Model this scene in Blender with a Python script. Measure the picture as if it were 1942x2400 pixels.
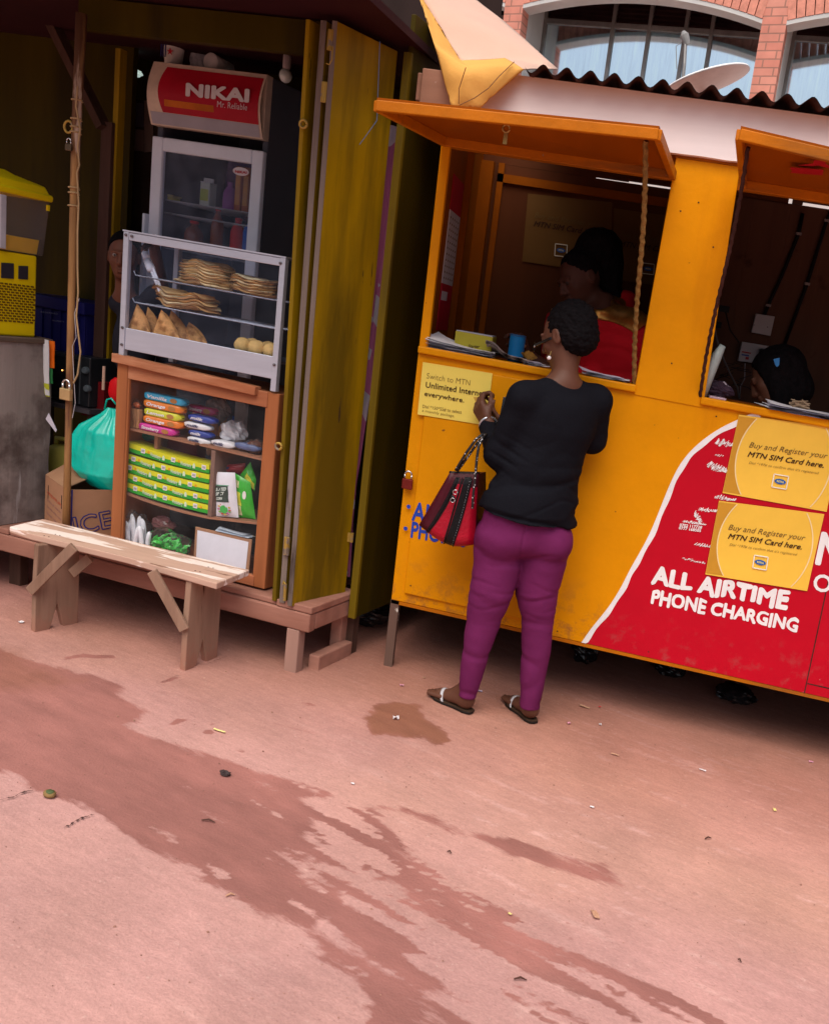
import bpy, math, random
import numpy as np
from mathutils import Vector, Matrix, noise
random.seed(7); rng = np.random.default_rng(7)
sc = bpy.context.scene
for o_ in list(bpy.data.objects): bpy.data.objects.remove(o_)

# ------------------------------------------------------------------ camera, sky, sun, exposure
CAM = np.array([[0.97545, 0.1454, -0.16541], [0.19123, -0.18666, 0.96363], [0.10924, -0.97161, -0.20988]])
CH = 1.56; FOC = 2150.0; G = 0.06
cd = bpy.data.cameras.new('camera'); cam = bpy.data.objects.new('camera', cd); sc.collection.objects.link(cam)
m = Matrix.Identity(4)
for i in range(3):
    m[i][0] = CAM[i][0]; m[i][1] = -CAM[i][1]; m[i][2] = -CAM[i][2]
m[2][3] = CH
cam.matrix_world = m
cd.sensor_fit = 'VERTICAL'; cd.sensor_height = 36; cd.lens = FOC/2400*36; cd.clip_start = .05; cd.clip_end = 500
sc.camera = cam
SUN_EL, SUN_AZ = math.radians(62), math.radians(190)      # azimuth from +Y clockwise: behind the camera, a little left
w = bpy.data.worlds.new('World'); sc.world = w; w.use_nodes = True
nt = w.node_tree; nt.nodes.clear()
sky = nt.nodes.new('ShaderNodeTexSky'); sky.sky_type = 'NISHITA'; sky.sun_disc = False
sky.sun_elevation = SUN_EL; sky.sun_rotation = SUN_AZ; sky.dust_density = 6; sky.air_density = 1.0; sky.ozone_density = 1.2
bg = nt.nodes.new('ShaderNodeBackground'); bg.inputs[1].default_value = .065
ow = nt.nodes.new('ShaderNodeOutputWorld'); nt.links.new(sky.outputs[0], bg.inputs[0]); nt.links.new(bg.outputs[0], ow.inputs[0])
sl = bpy.data.lights.new('sun', 'SUN'); sl.energy = 1.5; sl.angle = math.radians(60); sl.color = (1, .94, .86)
so = bpy.data.objects.new('sun', sl); sc.collection.objects.link(so)
dsun = Vector((math.sin(SUN_AZ)*math.cos(SUN_EL), math.cos(SUN_AZ)*math.cos(SUN_EL), math.sin(SUN_EL)))
so.rotation_euler = dsun.to_track_quat('Z', 'Y').to_euler(); so.location = (0, 0, 8)
sc.view_settings.view_transform = 'Standard'; sc.view_settings.look = 'None'; sc.view_settings.exposure = .92; sc.view_settings.gamma = 1

# ------------------------------------------------------------------ survey helpers (photo pixel -> point on a real plane)
CP = np.array([0, 0, CH])
def ray(u, v): return CAM @ np.array([u-971, v-1200, FOC])
def ground_pt(u, v, h=0.0):
    d = ray(u, v); t = (h-CH)/(d[2]+G*d[0]); return CP+t*d
def ypt(u, v, Y):
    d = ray(u, v); return CP+d*(Y/d[1])
def O(x, y): return (x*1.1187, y*1.1187)
def Zm(x0, y0, k): return lambda x, y: (x0+x/k, y0+y/k)
class Frame:
    def __init__(s, o, ds, dd, a, ground=True):
        s.o = np.array([o[0], o[1], 0.]); s.ds = np.array([ds[0], ds[1], 0.]); s.dd = np.array([dd[0], dd[1], 0.]); s.a = a; s.g = ground
    def __call__(s, p):
        P = s.o+s.ds*p[0]+s.dd*p[1]
        z = p[2]-(G*P[0] if s.g else s.a*p[0])
        return Vector((P[0], P[1], z))
    def _inv(s, P):
        M = np.array([[s.ds[0], s.dd[0]], [s.ds[1], s.dd[1]]]); q = np.linalg.solve(M, (P-s.o)[:2])
        return (q[0], q[1], P[2]+(G*P[0] if s.g else s.a*q[0]))
    def at(s, uv, d):
        n = np.cross(s.ds, [0, 0, 1.]); r = ray(*uv); P0 = s.o+s.dd*d
        t = ((P0-CP)@n)/(r@n); q = s._inv(CP+t*r); return (float(q[0]), d, float(q[2]))
    def ats(s, uv, ss):
        n = np.cross(s.dd, [0, 0, 1.]); r = ray(*uv); P0 = s.o+s.ds*ss
        t = ((P0-CP)@n)/(r@n); q = s._inv(CP+t*r); return (ss, float(q[1]), float(q[2]))
K = Frame((0, 3.739), (1, 0), (0, 1), 0)
_a = -.08; _ds = np.array([math.cos(_a), math.sin(_a)]); _dd = np.array([-math.sin(_a), math.cos(_a)])
S = Frame((-1.012, 3.44), _ds, _dd+.22*_ds, 0)
_b = -.233
B = Frame((0, 11), (math.cos(_b), math.sin(_b)), (-math.sin(_b), math.cos(_b)), .079, ground=False)
W = lambda p: Vector(p)                       # plain world
GF = lambda p: Vector((p[0], p[1], p[2]-G*p[0]))   # height above the sloping ground

# ------------------------------------------------------------------ materials
MATS = {}
def mat(name, col, rough=.65, metal=0., var=.18, scale=9, grain=None, bump=.15, bscale=60, dirt=None, chip=None, spec=.35, coat=0, emit=None, alpha=None, trans=0, vcol=False, sheen=0, low=None):
    if name in MATS: return MATS[name]
    M = bpy.data.materials.new(name); M.use_nodes = True; n = M.node_tree; L = n.links
    P = n.nodes['Principled BSDF']; P.inputs['Roughness'].default_value = rough; P.inputs['Metallic'].default_value = metal
    P.inputs['Specular IOR Level'].default_value = spec if rough < .32 else spec*.45
    if coat: P.inputs['Coat Weight'].default_value = coat; P.inputs['Coat Roughness'].default_value = .15
    if trans: P.inputs['Transmission Weight'].default_value = trans
    if sheen: P.inputs['Sheen Weight'].default_value = sheen
    tc = n.nodes.new('ShaderNodeTexCoord'); mp = n.nodes.new('ShaderNodeMapping'); L.new(tc.outputs['Object'], mp.inputs[0])
    g = {None: (1, 1, 1), 'x': (.08, 1, 1), 'y': (1, .08, 1), 'z': (1, 1, .08)}[grain]; mp.inputs['Scale'].default_value = g
    nz = n.nodes.new('ShaderNodeTexNoise'); nz.inputs['Scale'].default_value = scale; nz.inputs['Detail'].default_value = 8; nz.inputs['Roughness'].default_value = .65
    L.new(mp.outputs[0], nz.inputs[0])
    mr = n.nodes.new('ShaderNodeMapRange'); mr.inputs[1].default_value = .3; mr.inputs[2].default_value = .7; mr.inputs[3].default_value = 1-var; mr.inputs[4].default_value = 1+var
    L.new(nz.outputs[0], mr.inputs[0])
    vm = n.nodes.new('ShaderNodeVectorMath'); vm.operation = 'SCALE'; L.new(mr.outputs[0], vm.inputs['Scale'])
    if vcol:
        at = n.nodes.new('ShaderNodeVertexColor'); at.layer_name = 'col'; L.new(at.outputs[0], vm.inputs[0])
    else: vm.inputs[0].default_value = col
    out = vm.outputs[0]
    def over(c, lo, hi, sc_, gr=None, amt=1.):
        nonlocal out
        mp2 = n.nodes.new('ShaderNodeMapping'); L.new(tc.outputs['Object'], mp2.inputs[0]); mp2.inputs['Location'].default_value = (3.1, 1.7, 9.2)
        mp2.inputs['Scale'].default_value = {None: (1, 1, 1), 'x': (.12, 1, 1), 'y': (1, .12, 1), 'z': (1, 1, .12)}[gr]
        n2 = n.nodes.new('ShaderNodeTexNoise'); n2.inputs['Scale'].default_value = sc_; n2.inputs['Detail'].default_value = 7; n2.inputs['Roughness'].default_value = .6
        L.new(mp2.outputs[0], n2.inputs[0])
        r2 = n.nodes.new('ShaderNodeMapRange'); r2.inputs[1].default_value = lo; r2.inputs[2].default_value = hi; r2.inputs[4].default_value = amt; L.new(n2.outputs[0], r2.inputs[0])
        mx = n.nodes.new('ShaderNodeMix'); mx.data_type = 'RGBA'; L.new(r2.outputs[0], mx.inputs[0]); L.new(out, mx.inputs[6]); mx.inputs[7].default_value = (*c, 1)
        out = mx.outputs[2]
    if dirt: over(*dirt)
    if chip: over(*chip)
    if low:
        sz = n.nodes.new('ShaderNodeSeparateXYZ'); L.new(tc.outputs['Object'], sz.inputs[0]); rz = n.nodes.new('ShaderNodeMapRange'); rz.inputs[1].default_value = low[1]; rz.inputs[2].default_value = low[2]; rz.inputs[3].default_value = 1; rz.inputs[4].default_value = 0; L.new(sz.outputs[2], rz.inputs[0])
        n3 = n.nodes.new('ShaderNodeTexNoise'); n3.inputs['Scale'].default_value = low[3]; n3.inputs['Detail'].default_value = 9; n3.inputs['Roughness'].default_value = .7; L.new(tc.outputs['Object'], n3.inputs[0]); r3 = n.nodes.new('ShaderNodeMapRange'); r3.inputs[1].default_value = low[4]; r3.inputs[2].default_value = low[4]+.12; L.new(n3.outputs[0], r3.inputs[0])
        mu = n.nodes.new('ShaderNodeMath'); mu.operation = 'MULTIPLY'; L.new(rz.outputs[0], mu.inputs[0]); L.new(r3.outputs[0], mu.inputs[1]); m3 = n.nodes.new('ShaderNodeMix'); m3.data_type = 'RGBA'; L.new(mu.outputs[0], m3.inputs[0]); L.new(out, m3.inputs[6]); m3.inputs[7].default_value = (*low[0], 1); out = m3.outputs[2]
    L.new(out, P.inputs['Base Color'])
    if bump:
        bn = n.nodes.new('ShaderNodeTexNoise'); bn.inputs['Scale'].default_value = bscale; bn.inputs['Detail'].default_value = 5; L.new(mp.outputs[0], bn.inputs[0])
        bp = n.nodes.new('ShaderNodeBump'); bp.inputs['Strength'].default_value = bump; bp.inputs['Distance'].default_value = .004
        L.new(bn.outputs[0], bp.inputs['Height']); L.new(bp.outputs[0], P.inputs['Normal'])
    if emit: P.inputs['Emission Color'].default_value = (*emit[0], 1); P.inputs['Emission Strength'].default_value = emit[1]
    if alpha is not None: P.inputs['Alpha'].default_value = alpha
    MATS[name] = M; return M
def clear_glass(name='clear_glass', tint=(1, 1, 1), refl=.08, rough=.02, op=.0, opc=(.8, .8, .8), uni=0):
    if name in MATS: return MATS[name]
    M = bpy.data.materials.new(name); M.use_nodes = True; n = M.node_tree; L = n.links; n.nodes.clear()
    o = n.nodes.new('ShaderNodeOutputMaterial'); t = n.nodes.new('ShaderNodeBsdfTransparent'); t.inputs[0].default_value = (*tint, 1)
    g = n.nodes.new('ShaderNodeBsdfGlossy'); g.inputs['Roughness'].default_value = rough
    f = n.nodes.new('ShaderNodeLayerWeight'); f.inputs[0].default_value = refl
    mx = n.nodes.new('ShaderNodeMixShader'); L.new(f.outputs['Facing'], mx.inputs[0]) if False else L.new(f.outputs['Fresnel'], mx.inputs[0])
    L.new(t.outputs[0], mx.inputs[1]); L.new(g.outputs[0], mx.inputs[2]); last = mx.outputs[0]
    if op:
        d = n.nodes.new('ShaderNodeBsdfDiffuse'); d.inputs[0].default_value = (*opc, 1); m2 = n.nodes.new('ShaderNodeMixShader')
        nz = n.nodes.new('ShaderNodeTexNoise'); nz.inputs['Scale'].default_value = 14; nz.inputs['Detail'].default_value = 6
        tc = n.nodes.new('ShaderNodeTexCoord'); L.new(tc.outputs['Object'], nz.inputs[0])
        r = n.nodes.new('ShaderNodeMapRange'); r.inputs[1].default_value = .3; r.inputs[2].default_value = .75; r.inputs[3].default_value = op*(.9 if uni else .5); r.inputs[4].default_value = op*(1.15 if uni else 1.6); L.new(nz.outputs[0], r.inputs[0])
        L.new(r.outputs[0], m2.inputs[0]); L.new(last, m2.inputs[1]); L.new(d.outputs[0], m2.inputs[2]); last = m2.outputs[0]
    L.new(last, o.inputs[0]); MATS[name] = M; return M
def flat(name, col, rough=.55, **k): return mat(name, col, rough, var=k.pop('var', .08), bump=k.pop('bump', .05), **k)

# ------------------------------------------------------------------ mesh building
class MB:
    def __init__(s, F=W): s.F = F; s.v = []; s.f = []; s.mi = []; s.m = 0
    def add(s, vs, fs):
        b = len(s.v); s.v += [tuple(s.F(p)) for p in vs]; s.f += [tuple(b+i for i in f) for f in fs]; s.mi += [s.m]*len(fs); return s
    def box(s, a0, a1, b0, b1, c0, c1):
        vs = [(x, y, z) for x in (a0, a1) for y in (b0, b1) for z in (c0, c1)]
        return s.add(vs, [(0, 1, 3, 2), (4, 6, 7, 5), (0, 4, 5, 1), (2, 3, 7, 6), (0, 2, 6, 4), (1, 5, 7, 3)])
    def hexa(s, q, off):                      # quad q (4 pts) extruded by vector off, in frame coordinates
        vs = [tuple(p) for p in q]+[tuple(p[i]+off[i] for i in range(3)) for p in q]
        return s.add(vs, [(0, 1, 2, 3), (7, 6, 5, 4), (0, 4, 5, 1), (1, 5, 6, 2), (2, 6, 7, 3), (3, 7, 4, 0)])
    def poly(s, pts, off):                    # n-gon extruded
        n = len(pts); vs = [tuple(p) for p in pts]+[tuple(p[i]+off[i] for i in range(3)) for p in pts]
        return s.add(vs, [tuple(range(n)), tuple(range(2*n-1, n-1, -1))]+[(i, i+n, (i+1) % n+n, (i+1) % n) for i in range(n)])
    def bar(s, p, q, w, t, up=(0, 0, 1)):     # rectangular bar between two points (frame coords)
        p = Vector(p); q = Vector(q); d = (q-p).normalized(); u = Vector(up); a = d.cross(u)
        if a.length < 1e-4: a = d.cross(Vector((1, 0, 0)))
        a.normalize(); b = a.cross(d); vs = []
        for c in (p, q):
            for x, y in ((-1, -1), (1, -1), (1, 1), (-1, 1)): vs.append(tuple(c+a*x*w/2+b*y*t/2))
        return s.add(vs, [(3, 2, 1, 0), (4, 5, 6, 7)]+[(i, (i+1) % 4, (i+1) % 4+4, i+4) for i in range(4)])
    def tube(s, pts, r, n=8, cap=True):
        P = [Vector(p) for p in pts]; rs = r if isinstance(r, (list, tuple)) else [r]*len(P); vs = []; a = None
        for i, p in enumerate(P):
            d = (P[min(i+1, len(P)-1)]-P[max(i-1, 0)]).normalized()
            if a is None: a = d.cross(Vector((0, 0, 1))); a = a if a.length > 1e-3 else d.cross(Vector((1, 0, 0)))
            a = (a-d*a.dot(d)).normalized(); b = d.cross(a)
            for k in range(n): t = 2*math.pi*k/n; vs.append(tuple(p+(a*math.cos(t)+b*math.sin(t))*rs[i]))
        fs = [(i*n+k, i*n+(k+1) % n, (i+1)*n+(k+1) % n, (i+1)*n+k) for i in range(len(P)-1) for k in range(n)]
        if cap: fs += [tuple(range(n-1, -1, -1)), tuple(range((len(P)-1)*n, len(P)*n))]
        return s.add(vs, fs)
    def lathe(s, c, prof, n=24, ax=(0, 0, 1)):
        z = Vector(ax).normalized(); x = z.orthogonal().normalized(); y = z.cross(x); c = Vector(c); vs = []
        for r, h in prof:
            for k in range(n): t = 2*math.pi*k/n; vs.append(tuple(c+z*h+(x*math.cos(t)+y*math.sin(t))*r))
        m_ = len(prof); fs = [(i*n+k, i*n+(k+1) % n, (i+1)*n+(k+1) % n, (i+1)*n+k) for i in range(m_-1) for k in range(n)]
        fs += [tuple(range(n-1, -1, -1)), tuple(range((m_-1)*n, m_*n))]
        return s.add(vs, fs)
    def ball(s, c, r, n=12, mrows=8, jit=0):
        r = (r, r, r) if not isinstance(r, (tuple, list)) else r; vs = []; 
        for i in range(mrows+1):
            ph = math.pi*i/mrows
            for k in range(n):
                t = 2*math.pi*k/n; q = (math.sin(ph)*math.cos(t), math.sin(ph)*math.sin(t), math.cos(ph)); j = 1+(noise.noise(Vector(q)*2.3+Vector(c)*9)*jit if jit else 0)
                vs.append(tuple(c[a]+q[a]*r[a]*j for a in range(3)))
        return s.add(vs, [(i*n+k, (i+1)*n+k, (i+1)*n+(k+1) % n, i*n+(k+1) % n) for i in range(mrows) for k in range(n)])
    def grid(s, fn, nu, nv, closed=False):    # fn(a,b)->(x,y,z), a,b in 0..1
        vs = [tuple(fn(i/nu, j/nv)) for i in range(nu+1) for j in range(nv+1)]
        return s.add(vs, [(i*(nv+1)+j, (i+1)*(nv+1)+j, (i+1)*(nv+1)+j+1, i*(nv+1)+j+1) for i in range(nu) for j in range(nv)])
def wpos(o):
    p = Vector(o.location)
    while o.parent: o = o.parent; p += Vector(o.location)
    return p
def tagit(o, label, cat, group=None, kind=None):
    if label: o['label'] = label
    if cat: o['category'] = cat
    if group: o['group'] = group
    if kind: o['kind'] = kind
    return o
def thing(name, label, cat, base, group=None):
    o = bpy.data.objects.new(name, None); sc.collection.objects.link(o); o.location = base; o.empty_display_size = .05
    return tagit(o, label, cat, group)
def mesh_obj(name, vs, fs, mats, parent=None, mi=None, smooth=False, bevel=0, base=None, clean=True):
    vs = np.array(vs, float)
    if parent is not None: b = wpos(parent)
    elif base is not None: b = Vector(base)
    else: lo = vs.min(0); hi = vs.max(0); b = Vector(((lo[0]+hi[0])/2, (lo[1]+hi[1])/2, lo[2]))
    me = bpy.data.meshes.new(name); me.from_pydata((vs-np.array(b)).tolist(), [], fs)
    for mm in (mats if isinstance(mats, (list, tuple)) else [mats]): me.materials.append(mm)
    if mi is not None and len(mi): me.polygons.foreach_set('material_index', mi)
    if smooth: me.polygons.foreach_set('use_smooth', [True]*len(me.polygons))
    me.update()
    o = bpy.data.objects.new(name, me); sc.collection.objects.link(o)
    if parent is not None: o.parent = parent
    else: o.location = b
    if bevel:
        md = o.modifiers.new('bevel', 'BEVEL'); md.width = bevel; md.segments = 2; md.limit_method = 'ANGLE'; md.angle_limit = math.radians(40)
    return o
def part(name, mb, mats, parent, label=None, smooth=False, bevel=0):
    o = mesh_obj(name, mb.v, mb.f, mats, parent, mb.mi, smooth, bevel)
    if label: o['label'] = label
    return o
def solo(name, mb, mats, label, cat, group=None, kind=None, smooth=False, bevel=0):
    return tagit(mesh_obj(name, mb.v, mb.f, mats, None, mb.mi, smooth, bevel), label, cat, group, kind)
def copy_tree(o, dloc, label=None, group=None, rotz=0):
    c = o.copy(); sc.collection.objects.link(c); c.location = Vector(o.location)+Vector(dloc); c.rotation_euler.z += rotz
    if label: c['label'] = label
    if group: c['group'] = group
    def rec(a, b):
        for ch in list(a.children):
            q = ch.copy(); sc.collection.objects.link(q); q.parent = b; rec(ch, q)
    rec(o, c); return c
_tc = {}
def txt_mesh(s_, bold=0., shear=0.):
    key = (s_, bold, shear)
    if key in _tc: return _tc[key]
    cu = bpy.data.curves.new('t', 'FONT'); cu.body = s_; cu.size = 1; cu.offset = bold; cu.shear = shear; cu.resolution_u = 3; cu.space_character = 1.02
    ob = bpy.data.objects.new('t', cu); sc.collection.objects.link(ob); bpy.context.view_layer.update()
    me = bpy.data.meshes.new_from_object(ob.evaluated_get(bpy.context.evaluated_depsgraph_get()))
    vs = np.array([tuple(v.co) for v in me.vertices]); fs = [tuple(p.vertices) for p in me.polygons]
    bpy.data.objects.remove(ob); bpy.data.curves.remove(cu); bpy.data.meshes.remove(me)
    x0, x1 = vs[:, 0].min(), vs[:, 0].max(); vs[:, 0] = (vs[:, 0]-x0)/(x1-x0); vs[:, 1] /= .72
    _tc[key] = (vs, fs, x1-x0); return _tc[key]
def text(name, s_, o, u, v, mt, parent, bold=0., shear=0., wob=0., label=None):
    """o: baseline left, u: vector along the whole line, v: cap height vector (world)"""
    vs, fs, wd_ = txt_mesh(s_, 0. if bold > 0 else bold, shear); o = np.array(o, float); u = np.array(u, float); v = np.array(v, float)
    pts = o+np.outer(vs[:, 0], u)+np.outer(vs[:, 1], v)
    if bold > 0:                          # thicken the strokes by laying shifted copies, each a hair in front of the last
        nn = np.cross(u, v); nn = nn/np.linalg.norm(nn); nn = nn if nn@(CP-o) > 0 else -nn; P0, F0, nv = [pts], list(fs), len(pts)
        for k in range(8):
            an = k*math.pi/4; P0.append(pts+u*(bold*math.cos(an)/wd_)+v*(bold*math.sin(an)/.72)+nn*.00004*(k+1)); F0 += [tuple(i+nv*(k+1) for i in f) for f in fs]
        pts = np.concatenate(P0); fs = F0
    if wob: pts = pts+np.array([[0, 0, wob*noise.noise(Vector(p)*25)] for p in pts])
    ob = mesh_obj(name, pts, fs, mt, parent)
    if label: ob['label'] = label
    return ob
def text_px(F, d, s_, p0, p1, hpx, mt, parent, name='lettering', bold=0., shear=0., wob=0., lift=.0015):
    a = np.array(F(F.at(p0, d-lift))); b = np.array(F(F.at(p1, d-lift))); c = np.array(F(F.at((p0[0]+.12*hpx, p0[1]-hpx), d-lift)))
    up = np.array([0, 0, np.linalg.norm(c-a)])
    return text(name, s_, a, b-a, up, mt, parent, bold, shear, wob)

# ------------------------------------------------------------------ implicit bodies
class SDF:
    def __init__(s, lo, hi, res):
        s.lo = np.array(lo, float); s.res = res; s.n = np.ceil((np.array(hi)-s.lo)/res).astype(int)+1; s.D = np.full(s.n, 1.)
    def _blk(s, lo, hi, mg):
        a = np.clip(np.floor((lo-mg-s.lo)/s.res).astype(int), 0, s.n); b = np.clip(np.ceil((hi+mg-s.lo)/s.res).astype(int)+1, 0, s.n)
        if (b <= a).any(): return None
        sl_ = tuple(slice(a[i], b[i]) for i in range(3))
        ax = [s.lo[i]+s.res*np.arange(a[i], b[i]) for i in range(3)]
        return sl_, np.stack(np.meshgrid(*ax, indexing='ij'), -1)
    def _mix(s, sl_, d, k, sub=False):
        c = s.D[sl_]
        if sub: d = -d; h = np.maximum(k-np.abs(c-d), 0)/k; s.D[sl_] = np.maximum(c, d)+h*h*k/4
        else: h = np.maximum(k-np.abs(c-d), 0)/k; s.D[sl_] = np.minimum(c, d)-h*h*k/4
    def cone(s, a, b, ra, rb, k=.02, flat=None, sub=False):
        a = np.array(a, float); b = np.array(b, float); r = max(ra, rb)
        q = s._blk(np.minimum(a, b)-r, np.maximum(a, b)+r, k+3*s.res)
        if q is None: return s
        sl_, P = q; ab = b-a; L2 = ab@ab+1e-9; t = np.clip(((P-a)@ab)/L2, 0, 1); w_ = P-a-t[..., None]*ab
        if flat is not None:
            n_ = np.array(flat[0], float); n_ /= np.linalg.norm(n_); c_ = w_@n_; w_ = w_+(flat[1]-1)*c_[..., None]*n_
        s._mix(sl_, np.linalg.norm(w_, axis=-1)-(ra+(rb-ra)*t), k, sub); return s
    def ell(s, c, r, R=None, k=.02, sub=False):
        c = np.array(c, float); r = np.array(r, float); q = s._blk(c-r.max(), c+r.max(), k+3*s.res)
        if q is None: return s
        sl_, P = q; p = P-c
        if R is not None: p = p@np.array(R).T
        k0 = np.linalg.norm(p/r, axis=-1); k1 = np.linalg.norm(p/(r*r), axis=-1)+1e-9
        s._mix(sl_, k0*(k0-1)/k1, k, sub); return s
    def cutplane(s, p, n_, k=.004):        # removes the side the normal points to
        p = np.array(p, float); n_ = np.array(n_, float); n_ /= np.linalg.norm(n_)
        ax = [s.lo[i]+s.res*np.arange(s.n[i])-p[i] for i in range(3)]
        d = ax[0][:, None, None]*n_[0]+ax[1][None, :, None]*n_[1]+ax[2][None, None, :]*n_[2]
        h = np.maximum(k-np.abs(s.D-d), 0)/k; s.D = np.maximum(s.D, d)+h*h*k/4; return s
    def mesh(s):
        V = s.D; I = (V < 0); nx, ny, nz = V.shape
        cnt = sum(I[a:nx-1+a, b:ny-1+b, c:nz-1+c].astype(np.int8) for a in (0, 1) for b in (0, 1) for c in (0, 1))
        act = (cnt > 0) & (cnt < 8); idx = np.argwhere(act); ids = np.full(act.shape, -1, np.int64); ids[act] = np.arange(len(idx))
        co = [(a, b, c) for a in (0, 1) for b in (0, 1) for c in (0, 1)]; vals = {c: V[idx[:, 0]+c[0], idx[:, 1]+c[1], idx[:, 2]+c[2]] for c in co}
        acc = np.zeros((len(idx), 3)); n_ = np.zeros(len(idx))
        for c in co:
            for ax in range(3):
                if c[ax]: continue
                e = list(c); e[ax] = 1; e = tuple(e); va, vb = vals[c], vals[e]; m_ = (va < 0) != (vb < 0); t = np.where(m_, va/(va-vb+1e-12), 0)
                p = np.zeros((len(idx), 3)); p[:] = c; p[:, ax] = t; acc[m_] += p[m_]; n_[m_] += 1
        vs = s.lo+(idx+acc/n_[:, None])*s.res; fs = []
        for ax in range(3):
            o1, o2 = (ax+1) % 3, (ax+2) % 3
            A = np.take(I, range(V.shape[ax]-1), ax); Bm = np.take(I, range(1, V.shape[ax]), ax); e = np.argwhere(A != Bm)
            e = e[(e[:, o1] > 0) & (e[:, o2] > 0) & (e[:, o1] < V.shape[o1]-1) & (e[:, o2] < V.shape[o2]-1)]
            q = []
            for a, b in ((1, 1), (0, 1), (0, 0), (1, 0)):
                f = e.copy(); f[:, o1] -= a; f[:, o2] -= b; q.append(ids[f[:, 0], f[:, 1], f[:, 2]])
            q = np.stack(q, 1); flip = ~A[e[:, 0], e[:, 1], e[:, 2]]; q[flip] = q[flip][:, ::-1]; fs.append(q)
        return vs, np.concatenate(fs)
def vnormals(vs, fs):
    n_ = np.cross(vs[fs[:, 2]]-vs[fs[:, 0]], vs[fs[:, 3]]-vs[fs[:, 1]]); N = np.zeros_like(vs)
    for i in range(4): np.add.at(N, fs[:, i], n_)
    return N/(np.linalg.norm(N, axis=1, keepdims=True)+1e-12)
def relax(vs, fs, it=2):
    for _ in range(it):
        A = np.zeros_like(vs); c = np.zeros(len(vs))
        for i in range(4): np.add.at(A, fs[:, i], vs[fs[:, (i+1) % 4]]+vs[fs[:, i-1]]); np.add.at(c, fs[:, i], 2)
        vs = vs*.5+A/c[:, None]*.5
    return vs
def largest(vs, fs):
    lab = np.arange(len(vs))
    while True:
        m_ = lab[fs].min(1); new = lab.copy()
        for i in range(4): np.minimum.at(new, fs[:, i], m_)
        new = new[new]
        if (new == lab).all(): break
        lab = new
    u_, c_ = np.unique(lab, return_counts=True); keep = lab == u_[c_.argmax()]; ix = np.cumsum(keep)-1
    return vs[keep], ix[fs[keep[fs[:, 0]]]]
def body_obj(name, sdf, mt, parent, disp=None, it=1, label=None):
    vs, fs = sdf.mesh(); vs, fs = largest(vs, fs); vs = relax(vs, fs, it)
    if disp is not None: vs = vs+vnormals(vs, fs)*disp(vs)[:, None]
    o = mesh_obj(name, vs, fs.tolist(), mt, parent, None, True)
    if label: o['label'] = label
    return o
def fnoise(p, sx, sy, sz, seed=0.):
    """cheap smooth pseudo noise, numpy"""
    x, y, z = p[:, 0]*sx+seed, p[:, 1]*sy+seed*1.7, p[:, 2]*sz-seed*.6
    return (np.sin(x+1.3*np.sin(y*.9+z*.7))+np.sin(y*1.27+1.1*np.sin(z*1.13+x*.5))+np.sin(z*1.41+1.2*np.sin(x*.83+y*1.1)))/3
def rotm(fwd, up=(0, 0, 1)):
    f = Vector(fwd).normalized(); r = f.cross(Vector(up)).normalized(); u = r.cross(f); return np.array([list(r), list(f), list(u)])   # rows: right, forward, up
def head(sd, c, fwd, up, s=1., ears=True):
    R = rotm(fwd, up); r_, f_, u_ = R; c = np.array(c, float); P = lambda x, y, z: c+s*(x*r_+y*f_+z*u_)
    sd.ell(P(0, -.012, .022), np.array((.074, .093, .088))*s, R, .02)
    sd.ell(P(0, .022, -.035), np.array((.058, .066, .075))*s, R, .03)
    sd.ell(P(0, .052, -.088), np.array((.026, .026, .022))*s, R, .03)
    for q in (-1, 1):
        sd.ell(P(.036*q, .056, -.024), np.array((.022, .018, .02))*s, R, .02)
        sd.ell(P(.030*q, .088, .006), np.array((.017, .012, .011))*s, R, .014, sub=True)
        sd.ell(P(.030*q, .074, .004), np.array((.013, .013, .010))*s, R, .006)
        sd.cone(P(.012*q, .092, .021), P(.046*q, .077, .021), .006*s, .005*s, .012)
        sd.ell(P(.010*q, .094, -.034), np.array((.009, .009, .008))*s, R, .008)
        if ears:
            sd.ell(P(.074*q, -.006, -.008), np.array((.009, .018, .031))*s, R, .006); sd.ell(P(.083*q, -.002, -.006), np.array((.006, .010, .017))*s, R, .004, sub=True)
    sd.cone(P(0, .088, .012), P(0, .104, -.028), .008*s, .012*s, .014)
    sd.ell(P(0, .090, -.056), np.array((.022, .010, .007))*s, R, .006); sd.ell(P(0, .087, -.070), np.array((.020, .010, .008))*s, R, .006)
    sd.ell(P(0, .099, -.063), np.array((.021, .006, .0016))*s, R, .004, sub=True)
    return P
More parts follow.
